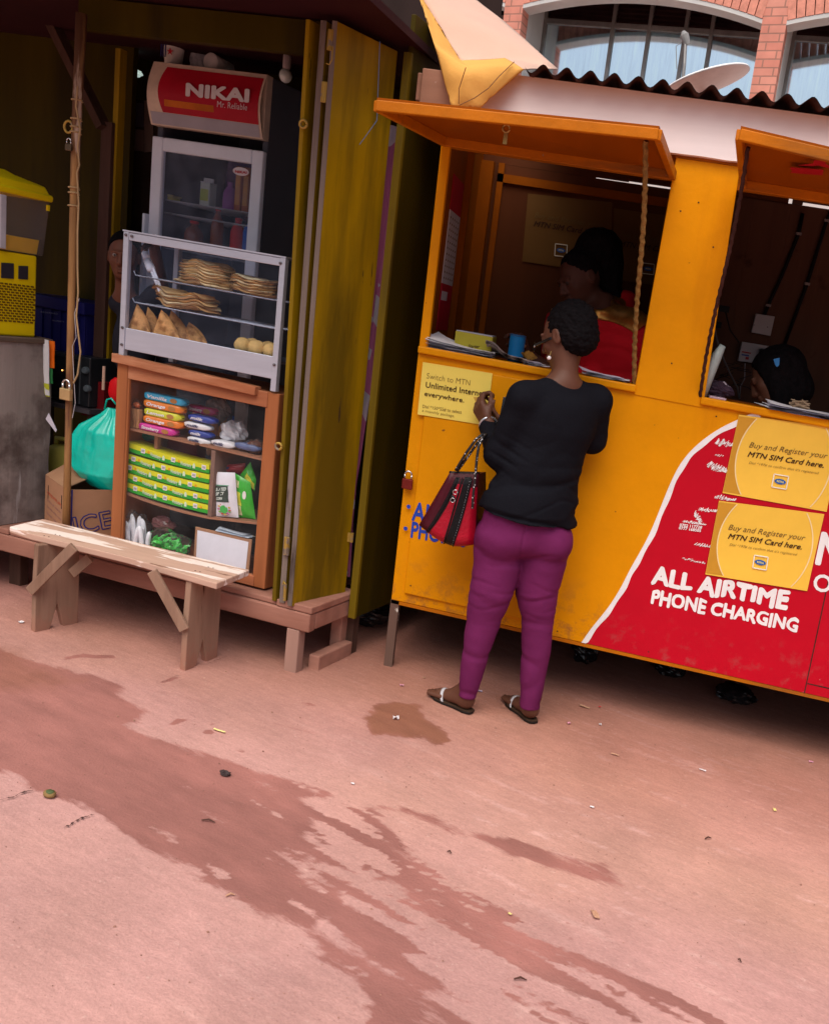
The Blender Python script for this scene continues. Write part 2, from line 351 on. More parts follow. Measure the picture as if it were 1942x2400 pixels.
def hand(sd, wrist, knuck, palm_n, curl=.6, s=1., thumb=1, spread=.0):
    """wrist, knuckle centre, palm normal (the way the palm faces); five bent fingers"""
    w_ = np.array(wrist, float); kk = np.array(knuck, float); f = (kk-w_)/np.linalg.norm(kk-w_); n_ = np.array(palm_n, float); n_ -= f*(n_@f); n_ /= np.linalg.norm(n_); x = np.cross(f, n_)
    for i in range(4): sd.cone(w_+x*(i-1.5)*.011*s, kk+x*(i-1.5)*.019*s-f*.006, .014*s, .011*s, .012)
    L = (.036, .042, .039, .030)
    for i in range(4):
        p = kk+x*(i-1.5)*.020*s; a = 0.25+curl*.5; d = f
        for j, fr in enumerate((1., .68, .5)):
            a2 = curl*(.55+.75*j); d = f*math.cos(a2)+n_*math.sin(a2)+x*(i-1.5)*spread; q = p+d*L[i]*fr*s
            sd.cone(p, q, (.0088-.001*j)*s, (.0082-.001*j)*s, .004); p = q
    b = w_+f*.025*s+x*thumb*.022*s; m1 = b+(f*.7+x*thumb*.45+n_*.55)*.034*s; m2 = m1+(f*.85+n_*.55)*.028*s; m3 = m2+(f*.75+n_*.65)*.020*s
    sd.cone(b, m1, .013*s, .010*s, .01); sd.cone(m1, m2, .0098*s, .009*s, .005); sd.cone(m2, m3, .009*s, .0075*s, .004)
    return m3

# ================================================================== GROUND
def sdist(P, poly, closed=True):
    Q = np.array(poly, float); n_ = len(Q); d = np.full(len(P), 1e9); ins = np.zeros(len(P), bool)
    for i in range(n_ if closed else n_-1):
        a, b = Q[i], Q[(i+1) % n_]; ab = b-a; t = np.clip(((P-a)@ab)/(ab@ab+1e-12), 0, 1)
        d = np.minimum(d, np.linalg.norm(P-a-t[:, None]*ab, axis=1))
        if closed:
            c = ((a[1] > P[:, 1]) != (b[1] > P[:, 1])); x = (b[0]-a[0])*(P[:, 1]-a[1])/(b[1]-a[1]+1e-12)+a[0]; ins ^= c & (P[:, 0] < x)
    return np.where(ins, -d, d) if closed else d
def fbm(P, sc_, oct_=4, seed=0., rot=0., st=1.):
    c, s_ = math.cos(rot), math.sin(rot); x = (P[:, 0]*c+P[:, 1]*s_)*st; y = -P[:, 0]*s_+P[:, 1]*c; r = np.zeros(len(P)); a = .5
    for o_ in range(oct_):
        f = sc_*2**o_; X = x*f+seed+o_*17.3; Y = y*f-seed+o_*5.1; xi = np.floor(X); yi = np.floor(Y); u = X-xi; v = Y-yi; u = u*u*(3-2*u); v = v*v*(3-2*v)
        h = lambda i, j: np.modf(np.sin(i*127.1+j*311.7)*43758.5453)[0] % 1.
        r += a*((h(xi, yi)*(1-u)+h(xi+1, yi)*u)*(1-v)+(h(xi, yi+1)*(1-u)+h(xi+1, yi+1)*u)*v); a *= .5
    return r-.5
def axis(lo, a, b, hi, st):
    f = list(np.arange(a, b, st)); l = [a-st*1.5**i for i in range(1, 40) if a-st*1.5**i > lo]; r_ = [b+st*1.5**i for i in range(1, 40) if b+st*1.5**i < hi]
    return np.array([lo]+l[::-1]+f+r_+[hi])
gx = axis(-60, -3.3, 1.7, 60, .012); gy = axis(-12, 1.3, 4.4, 90, .012)
GX, GY = np.meshgrid(gx, gy, indexing='ij'); GP = np.stack([GX.ravel(), GY.ravel()], 1)
z1 = Zm(0, 1400, 1.736); z2 = Zm(900, 1400, 1.666)
gp = lambda L: [ground_pt(*p)[:2] for p in L]
main = gp([(-60, 1505)]+[z1(*p) for p in [(0, 212), (150, 255), (290, 292), (400, 320), (480, 350), (520, 420), (600, 460), (585, 490), (520, 512), (560, 545), (625, 568), (700, 590), (820, 622), (1000, 682), (1200, 737), (1345, 790), (1350, 810), (1250, 820), (1262, 880), (1285, 930), (1262, 975), (1190, 1018), (1120, 1030), (1200, 1100), (1380, 1180), (1500, 1300), (1400, 1290), (1300, 1330), (1400, 1420), (1560, 1500), (1736, 1600), (1760, 1760), (1650, 1740), (1560, 1690), (1430, 1560), (1290, 1480), (1260, 1400), (1200, 1342), (1080, 1312), (1000, 1272), (860, 1172), (700, 1082), (540, 1002), (400, 892), (290, 832), (130, 782), (80, 732), (0, 712)]]+[(-60, 1815)])
strkA = gp([z2(*p) for p in [(-20, 818), (80, 822), (180, 842), (330, 915), (440, 925), (520, 942), (700, 1000), (870, 1035), (905, 1080), (990, 1130), (940, 1140), (850, 1112), (740, 1085), (600, 1030), (420, 975), (300, 935), (150, 872), (60, 840)]])
strkB = gp([z2(*p) for p in [(-60, 950), (70, 958), (110, 1010), (230, 1060), (330, 1140), (480, 1225), (700, 1330), (850, 1420), (1000, 1500), (1200, 1560), (1290, 1600), (1380, 1660), (1200, 1690), (1000, 1600), (800, 1540), (560, 1470), (420, 1370), (250, 1290), (150, 1200), (40, 1130), (-60, 1100)]])
strkC = gp([z2(*p) for p in [(-60, 1430), (60, 1500), (200, 1580), (330, 1680), (-60, 1690)]])
pud = gp([z2(*p) for p in [(-95, 470), (-40, 425), (40, 405), (150, 425), (160, 470), (215, 510), (268, 562), (200, 580), (150, 550), (60, 545), (-60, 545)]])
pud2 = gp([(-80, 1500), (60, 1515), (130, 1560), (190, 1600), (100, 1630), (-80, 1630)])
bits = [gp([z1(*p) for p in q]) for q in ([(260, 240), (330, 228), (470, 238), (470, 248), (330, 245), (270, 254)], [(680, 520), (720, 492), (770, 496), (710, 520)], [(825, 540), (870, 538), (865, 556), (830, 556)], [(845, 512), (880, 512), (875, 522), (848, 520)], [(1212, 425), (1270, 428), (1310, 440), (1260, 444)], [(950, 610), (1000, 622), (990, 632), (955, 618)], [(1465, 1090), (1500, 1082), (1530, 1108), (1480, 1118)], [(640, 350), (700, 322), (740, 324), (690, 345)])]
joint = gp([z1(*p) for p in [(430, 345), (740, 400), (900, 440), (1150, 520), (1290, 552), (1500, 606)]])
_s0, _s1 = gp([z2(0, 980), z2(1350, 1640)]); rot_s = math.atan2(_s1[1]-_s0[1], _s1[0]-_s0[0])
zone = gp([z1(*p) for p in [(1000, 800), (1300, 800), (1500, 850)]]+[z2(*p) for p in [(60, 960), (300, 1090), (560, 1240), (800, 1400), (1050, 1500), (1420, 1640), (1450, 1720), (1000, 1740), (700, 1700)]]+[z1(*p) for p in [(1560, 1560), (1430, 1440), (1290, 1300), (1100, 1100), (950, 950)]])
warp = fbm(GP, 9, 4, 3.)*.10+fbm(GP, 40, 3, 8.)*.05
stn = fbm(GP, 30, 4, 1.5, rot_s, .10); stn2 = fbm(GP, 55, 3, 6.5, rot_s, .22)
ss = lambda x, a, b: np.clip((x-a)/(b-a), 0, 1)
wet = ss(-(sdist(GP, main)+warp*.30+np.abs(stn)*.05), -.030, .034)
hole = ss(fbm(GP, 14, 5, 21., rot_s, .45)+.6*stn, .12, .22)*ss(GP[:, 0], -1.35, -.7)
wet = wet*(1-.85*hole)
wA = ss(-(sdist(GP, strkA)+warp*.4), -.024, .03); wB = ss(-(sdist(GP, strkB)+warp*.6), -.01, .02)*ss(stn+stn2*.7+fbm(GP, 7, 3, 5.)*.8, -.12, .0)
wC = ss(-(sdist(GP, strkC)+warp), -.01, .02); wet = np.maximum.reduce([wet, wA*.85, wB*.9, wC*.8])
fr = ss(-(sdist(GP, strkB)-.16+warp), 0, .1)*ss(stn2+stn*.6, .12, .17); wet = np.maximum(wet, fr*.55)
zn = fbm(GP, 26, 4, 31., rot_s, .11)+.55*fbm(GP, 11, 4, 13., rot_s, .3); zb = ss(-(sdist(GP, zone)), -.02, .22)*.13+.0; zm = ss(zn+zb, -.05, .07)*ss(-(sdist(GP, zone)+warp*.6), -.03, .03); wet = np.maximum(wet, zm*.92)
for q in bits: wet = np.maximum(wet, ss(-(sdist(GP, q)+warp*.12), -.004, .006)*.8)
pd = ss(-(sdist(GP, pud)+warp*.6), -.01, .03); pd2 = ss(-(sdist(GP, pud2)+warp*1.5), -.02, .12)*.5
jd = ss(-sdist(GP, joint, False)-np.abs(warp)*.12, -.012, -.002)*ss(fbm(GP, 12, 3, 2.)+.1, -.1, .1)
dry = np.array([.485, .268, .242]); tan_ = np.array([.47, .262, .200]); pinkw = np.array([.60, .37, .33]); wetc = np.array([.285, .118, .100]); brn = np.array([.23, .095, .058])
t_ = np.clip(fbm(GP, 1.1, 3, 4.)*2.4+.5+.35*ss(GP[:, 0], -.8, 1.), 0, 1)[:, None]
col = dry*(1-t_)+tan_*t_
lt = ss(stn+.8*stn2, .10, .26)[:, None]*.75*ss(GP[:, 0], -1.2, .2)[:, None]; col = col*(1-lt)+pinkw*lt
soil_shade = ss(GP[:, 1]+warp+.25*fbm(GP, 3, 3, 8.), 2.7, 3.75)[:, None]*.66; col = col*(1-soil_shade)+np.array([.31, .118, .080])*soil_shade  # redder soil near the kiosk, with its shade painted into the colour
col = col*(1+fbm(GP, 4, 5, 9.)[:, None]*.35+fbm(GP, 60, 2, 2.)[:, None]*.12)
wcol = wetc*(1+fbm(GP, 5, 4, 12.)[:, None]*.5)
w_ = jd[:, None]*.35; col = col*(1-w_)+wetc*w_
w_ = np.maximum(pd*.0, pd2)[:, None]; col = col*(1-w_)+brn*w_; wcol = wcol*(1-np.maximum(pd, pd2)[:, None])+brn*np.maximum(pd, pd2)[:, None]; wet = np.maximum(wet, pd)
gz = -G*GP[:, 0]+fbm(GP, 2, 3, 7.)*.006+fbm(GP, 25, 3, 1.)*.003+.0012*(1-wet)*fbm(GP, 70, 2, 3.)-jd*.002
nx_, ny_ = len(gx), len(gy); ii = (np.arange(nx_-1)[:, None]*ny_+np.arange(ny_-1)[None]).ravel()
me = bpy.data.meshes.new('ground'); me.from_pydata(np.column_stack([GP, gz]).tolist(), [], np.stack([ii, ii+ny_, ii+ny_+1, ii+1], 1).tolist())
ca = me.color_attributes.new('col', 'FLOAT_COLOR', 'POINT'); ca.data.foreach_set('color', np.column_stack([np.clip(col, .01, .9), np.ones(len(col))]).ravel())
for nm_, arr_ in (('wetcol', np.column_stack([np.clip(wcol, .01, .9), np.ones(len(col))])), ('wet', np.column_stack([wet, wet, wet, np.ones(len(wet))]))):
    ca = me.color_attributes.new(nm_, 'FLOAT_COLOR', 'POINT'); ca.data.foreach_set('color', arr_.ravel())
me.polygons.foreach_set('use_smooth', [True]*len(me.polygons))
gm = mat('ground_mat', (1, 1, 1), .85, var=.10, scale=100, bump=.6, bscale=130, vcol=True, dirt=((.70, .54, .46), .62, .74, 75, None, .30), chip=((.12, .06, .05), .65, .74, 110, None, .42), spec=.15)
_g = gm.node_tree; _L = _g.links; _gtc = next(x for x in _g.nodes if x.type == 'TEX_COORD'); _mp = _g.nodes.new('ShaderNodeMapping'); _mp.vector_type = 'TEXTURE'; _mp.inputs['Rotation'].default_value = (0, 0, rot_s); _mp.inputs['Scale'].default_value = (5, 1, 1); _L.new(_gtc.outputs['Object'], _mp.inputs[0])
_nz = _g.nodes.new('ShaderNodeTexNoise'); _nz.inputs['Scale'].default_value = 55; _nz.inputs['Detail'].default_value = 5; _L.new(_mp.outputs[0], _nz.inputs[0]); _r = _g.nodes.new('ShaderNodeMapRange'); _r.inputs[1].default_value = .35; _r.inputs[2].default_value = .72; _r.inputs[3].default_value = .94; _r.inputs[4].default_value = 1.07; _L.new(_nz.outputs[0], _r.inputs[0])
_bs = _g.nodes['Principled BSDF']; _src = _bs.inputs['Base Color'].links[0].from_socket; _vm = _g.nodes.new('ShaderNodeVectorMath'); _vm.operation = 'SCALE'; _L.new(_src, _vm.inputs[0]); _L.new(_r.outputs[0], _vm.inputs['Scale']); _va = _g.nodes.new('ShaderNodeVertexColor'); _va.layer_name = 'wet'; _vb = _g.nodes.new('ShaderNodeVertexColor'); _vb.layer_name = 'wetcol'
_n2 = _g.nodes.new('ShaderNodeTexNoise'); _n2.inputs['Scale'].default_value = 22; _n2.inputs['Detail'].default_value = 10; _n2.inputs['Roughness'].default_value = .72; _mp2 = _g.nodes.new('ShaderNodeMapping'); _mp2.vector_type = 'TEXTURE'; _mp2.inputs['Rotation'].default_value = (0, 0, rot_s); _mp2.inputs['Scale'].default_value = (4.2, 1, 1); _L.new(_gtc.outputs['Object'], _mp2.inputs[0]); _L.new(_mp2.outputs[0], _n2.inputs[0])
_ma = _g.nodes.new('ShaderNodeMath'); _ma.operation = 'MULTIPLY_ADD'; _L.new(_n2.outputs[0], _ma.inputs[0]); _ma.inputs[1].default_value = 2.1; _ma.inputs[2].default_value = -1.05; _mb = _g.nodes.new('ShaderNodeMath'); _mb.operation = 'ADD'; _L.new(_ma.outputs[0], _mb.inputs[0]); _sc = _g.nodes.new('ShaderNodeSeparateColor'); _L.new(_va.outputs[0], _sc.inputs[0]); _L.new(_sc.outputs[0], _mb.inputs[1])
_rr = _g.nodes.new('ShaderNodeMapRange'); _rr.inputs[1].default_value = .36; _rr.inputs[2].default_value = .70; _rr.inputs[4].default_value = .90; _L.new(_mb.outputs[0], _rr.inputs[0]); _mx = _g.nodes.new('ShaderNodeMix'); _mx.data_type = 'RGBA'; _L.new(_rr.outputs[0], _mx.inputs[0]); _L.new(_vm.outputs[0], _mx.inputs[6]); _v3 = _g.nodes.new('ShaderNodeVectorMath'); _v3.operation = 'SCALE'; _n4 = _g.nodes.new('ShaderNodeTexNoise'); _n4.inputs['Scale'].default_value = 9; _n4.inputs['Detail'].default_value = 10; _n4.inputs['Roughness'].default_value = .7; _L.new(_mp2.outputs[0], _n4.inputs[0]); _r4 = _g.nodes.new('ShaderNodeMapRange'); _r4.inputs[1].default_value = .3; _r4.inputs[2].default_value = .7; _r4.inputs[3].default_value = .80; _r4.inputs[4].default_value = 1.28; _L.new(_n4.outputs[0], _r4.inputs[0]); _L.new(_r4.outputs[0], _v3.inputs['Scale']); _L.new(_vb.outputs[0], _v3.inputs[0]); _L.new(_v3.outputs[0], _mx.inputs[7]); _L.new(_mx.outputs[2], _bs.inputs['Base Color'])
_rf = _g.nodes.new('ShaderNodeMapRange'); _rf.inputs[3].default_value = .88; _rf.inputs[4].default_value = .62; _L.new(_rr.outputs[0], _rf.inputs[0]); _L.new(_rf.outputs[0], _bs.inputs['Roughness'])
_n = gm.node_tree
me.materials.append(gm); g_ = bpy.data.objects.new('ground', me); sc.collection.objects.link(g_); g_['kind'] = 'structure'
def gz_at(x, y): return -G*x
M_CRACK = flat('crack_dark', (.07, .035, .03), .9)
for L_ in ([(0, 830), (60, 818), (100, 800), (135, 790)], [(260, 945), (290, 928), (320, 908), (345, 900), (390, 888)], [(845, 272), (880, 262), (930, 240)], [(650, 352), (690, 338), (735, 322)]):
    P_ = gp([z1(*p) for p in L_]); fine = []
    for i in range(len(P_)-1):
        for t in np.linspace(0, 1, 7)[:-1]:
            q = P_[i]*(1-t)+P_[i+1]*t; fine.append(q+rng.normal(0, .003, 2))
    fine.append(P_[-1]); mb = MB(); n_ = len(fine); vs = []
    for i, q in enumerate(fine):
        wd = .0035*math.sin(math.pi*(i+.6)/(n_+.2))+.0006; vs += [(q[0], q[1]-wd, gz_at(*q)+.006), (q[0]+.001, q[1]+wd, gz_at(*q)+.006)]
    mb.add(vs, [(2*i, 2*i+2, 2*i+3, 2*i+1) for i in range(n_-1)]); solo('ground_crack', mb, M_CRACK, None, None, kind='structure')

# ================================================================== BRICK BUILDING BEHIND
def brick_mat(name, vert=False):
    M = bpy.data.materials.new(name); M.use_nodes = True; n = M.node_tree; L = n.links; P = n.nodes['Principled BSDF']; P.inputs['Roughness'].default_value = .85
    tc = n.nodes.new('ShaderNodeTexCoord'); sx = n.nodes.new('ShaderNodeSeparateXYZ'); cb = n.nodes.new('ShaderNodeCombineXYZ'); L.new(tc.outputs['Object'], sx.inputs[0])
    L.new(sx.outputs[0], cb.inputs[0]); L.new(sx.outputs[2], cb.inputs[1]); br = n.nodes.new('ShaderNodeTexBrick'); L.new(cb.outputs[0], br.inputs[0])
    br.inputs['Scale'].default_value = 1; br.inputs['Brick Width'].default_value = .23; br.inputs['Row Height'].default_value = .082; br.inputs['Mortar Size'].default_value = .007
    br.inputs['Color1'].default_value = (.66, .25, .185, 1); br.inputs['Color2'].default_value = (.74, .33, .25, 1); br.inputs['Mortar'].default_value = (.40, .20, .15, 1)
    nz = n.nodes.new('ShaderNodeTexNoise'); nz.inputs['Scale'].default_value = 6; L.new(tc.outputs['Object'], nz.inputs[0])
    mr = n.nodes.new('ShaderNodeMapRange'); mr.inputs[3].default_value = .75; mr.inputs[4].default_value = 1.25; L.new(nz.outputs[0], mr.inputs[0]); vm = n.nodes.new('ShaderNodeVectorMath'); vm.operation = 'SCALE'
    L.new(br.outputs[0], vm.inputs[0]); L.new(mr.outputs[0], vm.inputs['Scale']); L.new(vm.outputs[0], P.inputs['Base Color'])
    bp = n.nodes.new('ShaderNodeBump'); bp.inputs['Distance'].default_value = .01; bp.inputs['Strength'].default_value = .6; bp.invert = True; L.new(br.outputs['Fac'], bp.inputs['Height']); L.new(bp.outputs[0], P.inputs['Normal'])
    return M
M_BRICK = brick_mat('brick'); M_PLAST = mat('pale_plaster', (.62, .64, .63), .85, var=.08, scale=3); M_ALU = mat('aluminium_frame', (.30, .29, .28), .45, .6)
M_LOUV = mat('louvre_dark', (.06, .028, .03), .7); M_WGL = mat('tinted_glass', (.74, .90, 1.0), .07, 1., var=.10, scale=26, grain='z', bump=.02, bscale=3)
M_VOUS = mat('arch_brick', (.72, .31, .23), .85, var=.25, scale=14)
bz = thing('brick_building', 'red brick building with shallow arches over recessed tinted windows, rising behind the orange kiosk', 'building', B((0, 0, 0)))
sL0, sL1 = B.at((1183, 40), 0)[0], B.at((1222, 40), 0)[0]; sR0, _, zs = B.at((1786, 44), 0); sR1 = B.at((1835, 45), 0)[0]
span = sR0-sL1; pw = sR1-sR0; sR1 = sR0+max(pw, .24); sL0 = sL1-max(sL1-sL0, .22); RISE = .19; REC = .80
spans = [(sL0-span, sL0), (sL1, sR0), (sR1, sR1+span), (sR1+span+.25, sR1+2*span+.25)]
def arcz(s_, a, b): t = (s_-a)/(b-a)*2-1; return zs+RISE*(1-t*t)
zt = B.at((1600, 72), REC)[2]; zsill = B.at((1500, 300), REC)[2]-.25
mb = MB(B); N_ = 28
for a, b in spans:
    for i in range(N_):
        x0 = a+(b-a)*i/N_; x1 = a+(b-a)*(i+1)/N_; y0, y1 = arcz(x0, a, b)+.30, arcz(x1, a, b)+.30
        mb.hexa([(x0, 0, y0), (x1, 0, y1), (x1, 0, 7.2), (x0, 0, 7.2)], (0, .22, 0))
piers = [(spans[0][0]-.25, spans[0][0]), (sL0, sL1), (sR0, sR1), (spans[2][1], spans[2][1]+.25), (spans[3][1], spans[3][1]+.25)]
for a, b in piers: mb.box(a, b, 0, .22, zsill, 7.2)
part('wall', mb, M_BRICK, bz)
mb = MB(B)
for a, b in spans:
    nb = int(span/.083)
    for i in range(nb):
        x0 = a+(b-a)*(i+.05)/nb; x1 = a+(b-a)*(i+.95)/nb; lean = ((i+.5)/nb-.5)*.09; y0, y1 = arcz(x0, a, b), arcz(x1, a, b)
        mb.hexa([(x0, -.006, y0), (x1, -.006, y1), (x1+lean, -.006, y1+.295), (x0+lean, -.006, y0+.295)], (0, .2, 0))
part('arch_ring', mb, M_VOUS, bz)
mb = MB(B)
for a, b in spans:
    for i in range(N_):
        x0 = a+(b-a)*i/N_; x1 = a+(b-a)*(i+1)/N_; y0, y1 = arcz(x0, a, b), arcz(x1, a, b)
        mb.hexa([(x0, .0, y0-.045), (x1, .0, y1-.045), (x1, .0, y1-.002), (x0, .0, y0-.002)], (0, .24, 0))
for a, b in piers: mb.box(a-.008, b+.004, .222, REC, zsill, 7.2)
mb.box(spans[0][0], spans[3][1], .23, REC, zsill-.1, zsill)
part('plaster_reveal', mb, M_PLAST, bz)
mb = MB(B); mb.box(spans[0][0]-3, spans[3][1]+3, .0, .20, -.9, zsill-.11); part('lower_wall', mb, mat('grey_plaster', (.66, .62, .60), .9, var=.1, scale=2), bz)
mb = MB(B); mb.box(spans[0][0]-.25, spans[3][1]+.25, .24, 1.0, zs+.5, zs+.56); part('soffit', mb, M_LOUV, bz)
mul = [B.at((1350+x/2.932, 300/2.932), REC)[0] for x in (238, 488, 738)]
for a, b in spans:
    off = a-sL1
    fr = MB(B); fr.box(a, b, REC-.03, REC+.03, zt-.03, zt+.03); fr.box(a, b, REC-.03, REC+.03, zsill, zsill+.05)
    for x in (a+.02, *[q+off for q in mul], b-.62, b-.02): fr.box(x-.022, x+.022, REC-.035, REC+.03, zsill, zs+.5)
    wf = part('window_frame', fr, M_ALU, bz, bevel=.004)
    gl = MB(B); gl.box(a, b, REC+.0, REC+.008, zsill, zt); part('pane', gl, M_WGL, wf)
    lv = MB(B)
    for k in range(14): z_ = zt+.05+k*.05; lv.hexa([(a, REC+.0, z_), (b, REC+.0, z_), (b, REC+.035, z_+.045), (a, REC+.035, z_+.045)], (0, .004, 0))
    part('louvre', lv, M_LOUV, wf); bk = MB(B); bk.box(a-.05, b+.05, REC+.05, REC+.08, zt+.04, zs+.6); part('backing', bk, M_LOUV, wf)
# satellite dish on a mast
DY = 7.4; dc = ypt(1654, 192, DY); ppm = FOC/DY; cam2w = lambda v: CAM@np.array(v, float)
nrm = cam2w((-.19, -.95, -.10)); nrm /= np.linalg.norm(nrm); R_ = 88/ppm
dz = thing('satellite_dish', 'white satellite dish tilted up above the corrugated roof, in front of the tinted windows', 'satellite dish', tuple(dc))
mb = MB(); prof = [(R_*t, -.0+R_*.18*(t*t-1)) for t in (0.02, .25, .5, .7, .85, .96, 1.)]+[(R_*.985, .012), (R_*.9, R_*.18*(.81-1)+.02), (R_*.5, -R_*.11), (.02, -R_*.15)]
mb.lathe(tuple(dc), prof, 40, tuple(nrm)); part('reflector', mb, flat('dish_white', (.86, .86, .86), .35), dz, smooth=True)
r0 = dc-nrm*.02+cam2w((-60/ppm, 8/ppm, 0)); lnb = ypt(1606, 92, DY-.05)
mb = MB(); mb.tube([tuple(dc-nrm*R_*.17+cam2w((-58/ppm, 16/ppm, -.04))), tuple(ypt(1603, 150, DY-.08)), tuple(lnb)], .012, 8); part('feed_arm', mb, M_ALU, dz)
mb = MB(); mb.lathe(tuple(lnb), [(.02, -.04), (.028, 0), (.03, .03), (.012, .06)], 12, (-.4, .1, .8)); mb.tube([tuple(lnb), tuple(lnb+np.array([-.06, 0, -.05])), tuple(lnb+np.array([-.03, 0, -.2]))], .003, 5); part('feed_horn', mb, flat('feed_grey', (.25, .25, .25)), dz)
mb = MB(); mb.tube([(dc[0], dc[1]+.05, dc[2]-.06), (dc[0], dc[1]+.05, -.5)], .03, 10); part('mast', mb, M_ALU, dz)
tp = ypt(1640, 178, DY-.30); text('lettering', 'ZUKU', tp, cam2w((52/ppm, -2/ppm, 0)), cam2w((0, -7/ppm, 0)), flat('dish_green', (.45, .60, .50)), dz) if False else None

# ================================================================== ORANGE KIOSK
ORG = (.74, .285, .001)
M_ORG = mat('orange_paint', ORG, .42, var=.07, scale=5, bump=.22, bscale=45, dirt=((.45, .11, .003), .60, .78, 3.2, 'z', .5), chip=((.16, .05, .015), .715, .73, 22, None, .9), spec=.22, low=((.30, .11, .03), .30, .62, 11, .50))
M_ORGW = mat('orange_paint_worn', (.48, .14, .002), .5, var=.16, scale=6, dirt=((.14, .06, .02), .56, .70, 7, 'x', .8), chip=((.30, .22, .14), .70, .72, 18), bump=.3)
M_ORGIN = mat('orange_board_shaded', (.30, .072, .002), .55, var=.12, scale=4, grain='y', dirt=((.22, .07, .02), .58, .72, 4, None, .6), chip=((.55, .33, .20), .70, .715, 9, 'x'), bump=.15, spec=.15)  # orange paint darkened, shade of flap undersides and interior put into the colour
M_RED = mat('red_paint', (.52, .001, .016), .38, var=.05, scale=5, bump=.18, bscale=40, dirt=((.50, .06, .06), .66, .85, 4, None, .35), chip=((.75, .45, .42), .72, .74, 30, None, .7), spec=.45, low=((.44, .05, .055), .25, .55, 16, .54))
M_WHT = flat('white_paint', (.86, .86, .87), .45)
M_BLU = flat('blue_paint', (.02, .06, .42), .5)
M_BEAM = mat('pale_pink_beam', (.95, .86, .86), .6, var=.09, scale=5, grain='x', bump=.35, bscale=30, dirt=((.62, .34, .22), .60, .74, 4, 'x', .6), chip=((.30, .14, .09), .76, .78, 16))
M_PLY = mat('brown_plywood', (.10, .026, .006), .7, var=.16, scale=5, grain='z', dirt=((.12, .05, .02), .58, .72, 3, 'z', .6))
M_RUST = mat('rusted_iron', (.055, .022, .018), .8, var=.35, scale=22, bump=.4)
M_WOODD = mat('dark_rough_wood', (.09, .045, .03), .85, var=.3, scale=16, grain='z', bump=.4)
h0, h1, hS, hT = .305, 1.365, 1.395, 2.20
KR = 2.35
ks = thing('kiosk', 'orange and red wooden phone kiosk on legs, with two propped-up flaps over its serving windows', 'kiosk', K((.7, .6, 0)))
mb = MB(K); mb.box(-.70, KR, 0, .02, h0, h1); part('front_panel', mb, M_ORG, ks, bevel=.003)
mb = MB(K); mb.box(-.645, -.02, -.014, -.002, .35, 1.335); part('door', mb, M_ORG, ks, bevel=.004)
# red field and white stripe painted on the front
z7 = Zm(950, 1200, 3.472); z8 = Zm(1400, 900, 2.862); z5 = Zm(950, 800, 3.066)
st_px = [z7(1428, 1066), z7(1490, 968), z7(1590, 848), z7(1660, 760), z8(150, 1375), z8(192, 1290), z8(232, 1212), z8(290, 1115), z8(350, 1000), z8(400, 880), z8(450, 750), z8(500, 632), z8(550, 535), z8(620, 448), z8(700, 375), z8(820, 292), z8(940, 238), z8(1010, 203), z8(1100, 172)]
st_px = [K.at(p, 0) for p in st_px]; st = []
for i in range(len(st_px)-1):
    for t in (0, .34, .67): st.append((st_px[i][0]*(1-t)+st_px[i+1][0]*t, st_px[i][2]*(1-t)+st_px[i+1][2]*t))
st.append((st_px[-1][0], h1-.004))
for _ in range(3): st = [st[0]]+[((st[i-1][0]+2*st[i][0]+st[i+1][0])/4, (st[i-1][1]+2*st[i][1]+st[i+1][1])/4) for i in range(1, len(st)-1)]+[st[-1]]
st[0] = (st[0][0], h0+.001); inner = []
for i, p in enumerate(st):
    a = st[max(i-1, 0)]; b = st[min(i+1, len(st)-1)]; d = math.hypot(b[0]-a[0], b[1]-a[1]); wd = .0195+.0025*math.sin(i*1.1)
    inner.append((p[0]+wd*(b[1]-a[1])/d, min(max(p[1]-wd*(b[0]-a[0])/d, h0+.001), h1-.004)))
mb = MB(K)
for i in range(len(st)-1):
    mb.hexa([(st[i][0], 0, st[i][1]), (inner[i][0], 0, inner[i][1]), (inner[i+1][0], 0, inner[i+1][1]), (st[i+1][0], 0, st[i+1][1])], (0, -.0035, 0))
part('painted_stripe', mb, M_WHT, ks)
mb = MB(K)
for i in range(len(inner)-1):
    mb.hexa([(inner[i][0]-.002, 0, inner[i][1]), (KR, 0, inner[i][1]), (KR, 0, inner[i+1][1]), (inner[i+1][0]-.002, 0, inner[i+1][1])], (0, -.002, 0))
part('painted_field', mb, M_RED, ks)
sx_ = K.at(z8(1420, 1900), 0)[0]
mb = MB(K); mb.box(sx_-.002, sx_+.002, -.0035, -.0005, h0, h1); mb.box(sx_+.004, KR, -.0035, -.0005, .345, .349); part('panel_seam', mb, M_RUST, ks)
# lettering on the front
text_px(K, -.002, 'ALL AIRTIME', z8(363, 1335), z8(1262, 1506), 38, M_WHT, ks, bold=.055, wob=.012)
text_px(K, -.002, 'PHONE CHARGING', z8(358, 1468), z8(1330, 1662), 31, M_WHT, ks, bold=.045, wob=.010)
text_px(K, -.002, 'MOBILE', z8(1462, 1203), z8(2330, 1380), 76, M_WHT, ks, bold=.03)
text_px(K, -.002, 'ONE STOP', z8(1438, 1378), z8(2200, 1545), 40, M_WHT, ks, bold=.02)
text_px(K, -.014, 'AIRTIME', z5(46, 1282), z5(520, 1372), 43, M_BLU, ks, bold=.03)
text_px(K, -.014, 'PHONES', z5(38, 1406), z5(430, 1478), 37, M_BLU, ks, bold=.03)
mb = MB(K)
for q in (z5(22, 1188), z5(0, 1345)):
    c = K.at(q, -.015); mb.lathe(c, [(.009, -.0005), (.009, .0005)], 14, (0, 1, 0))
part('lettering', mb, M_BLU, ks)
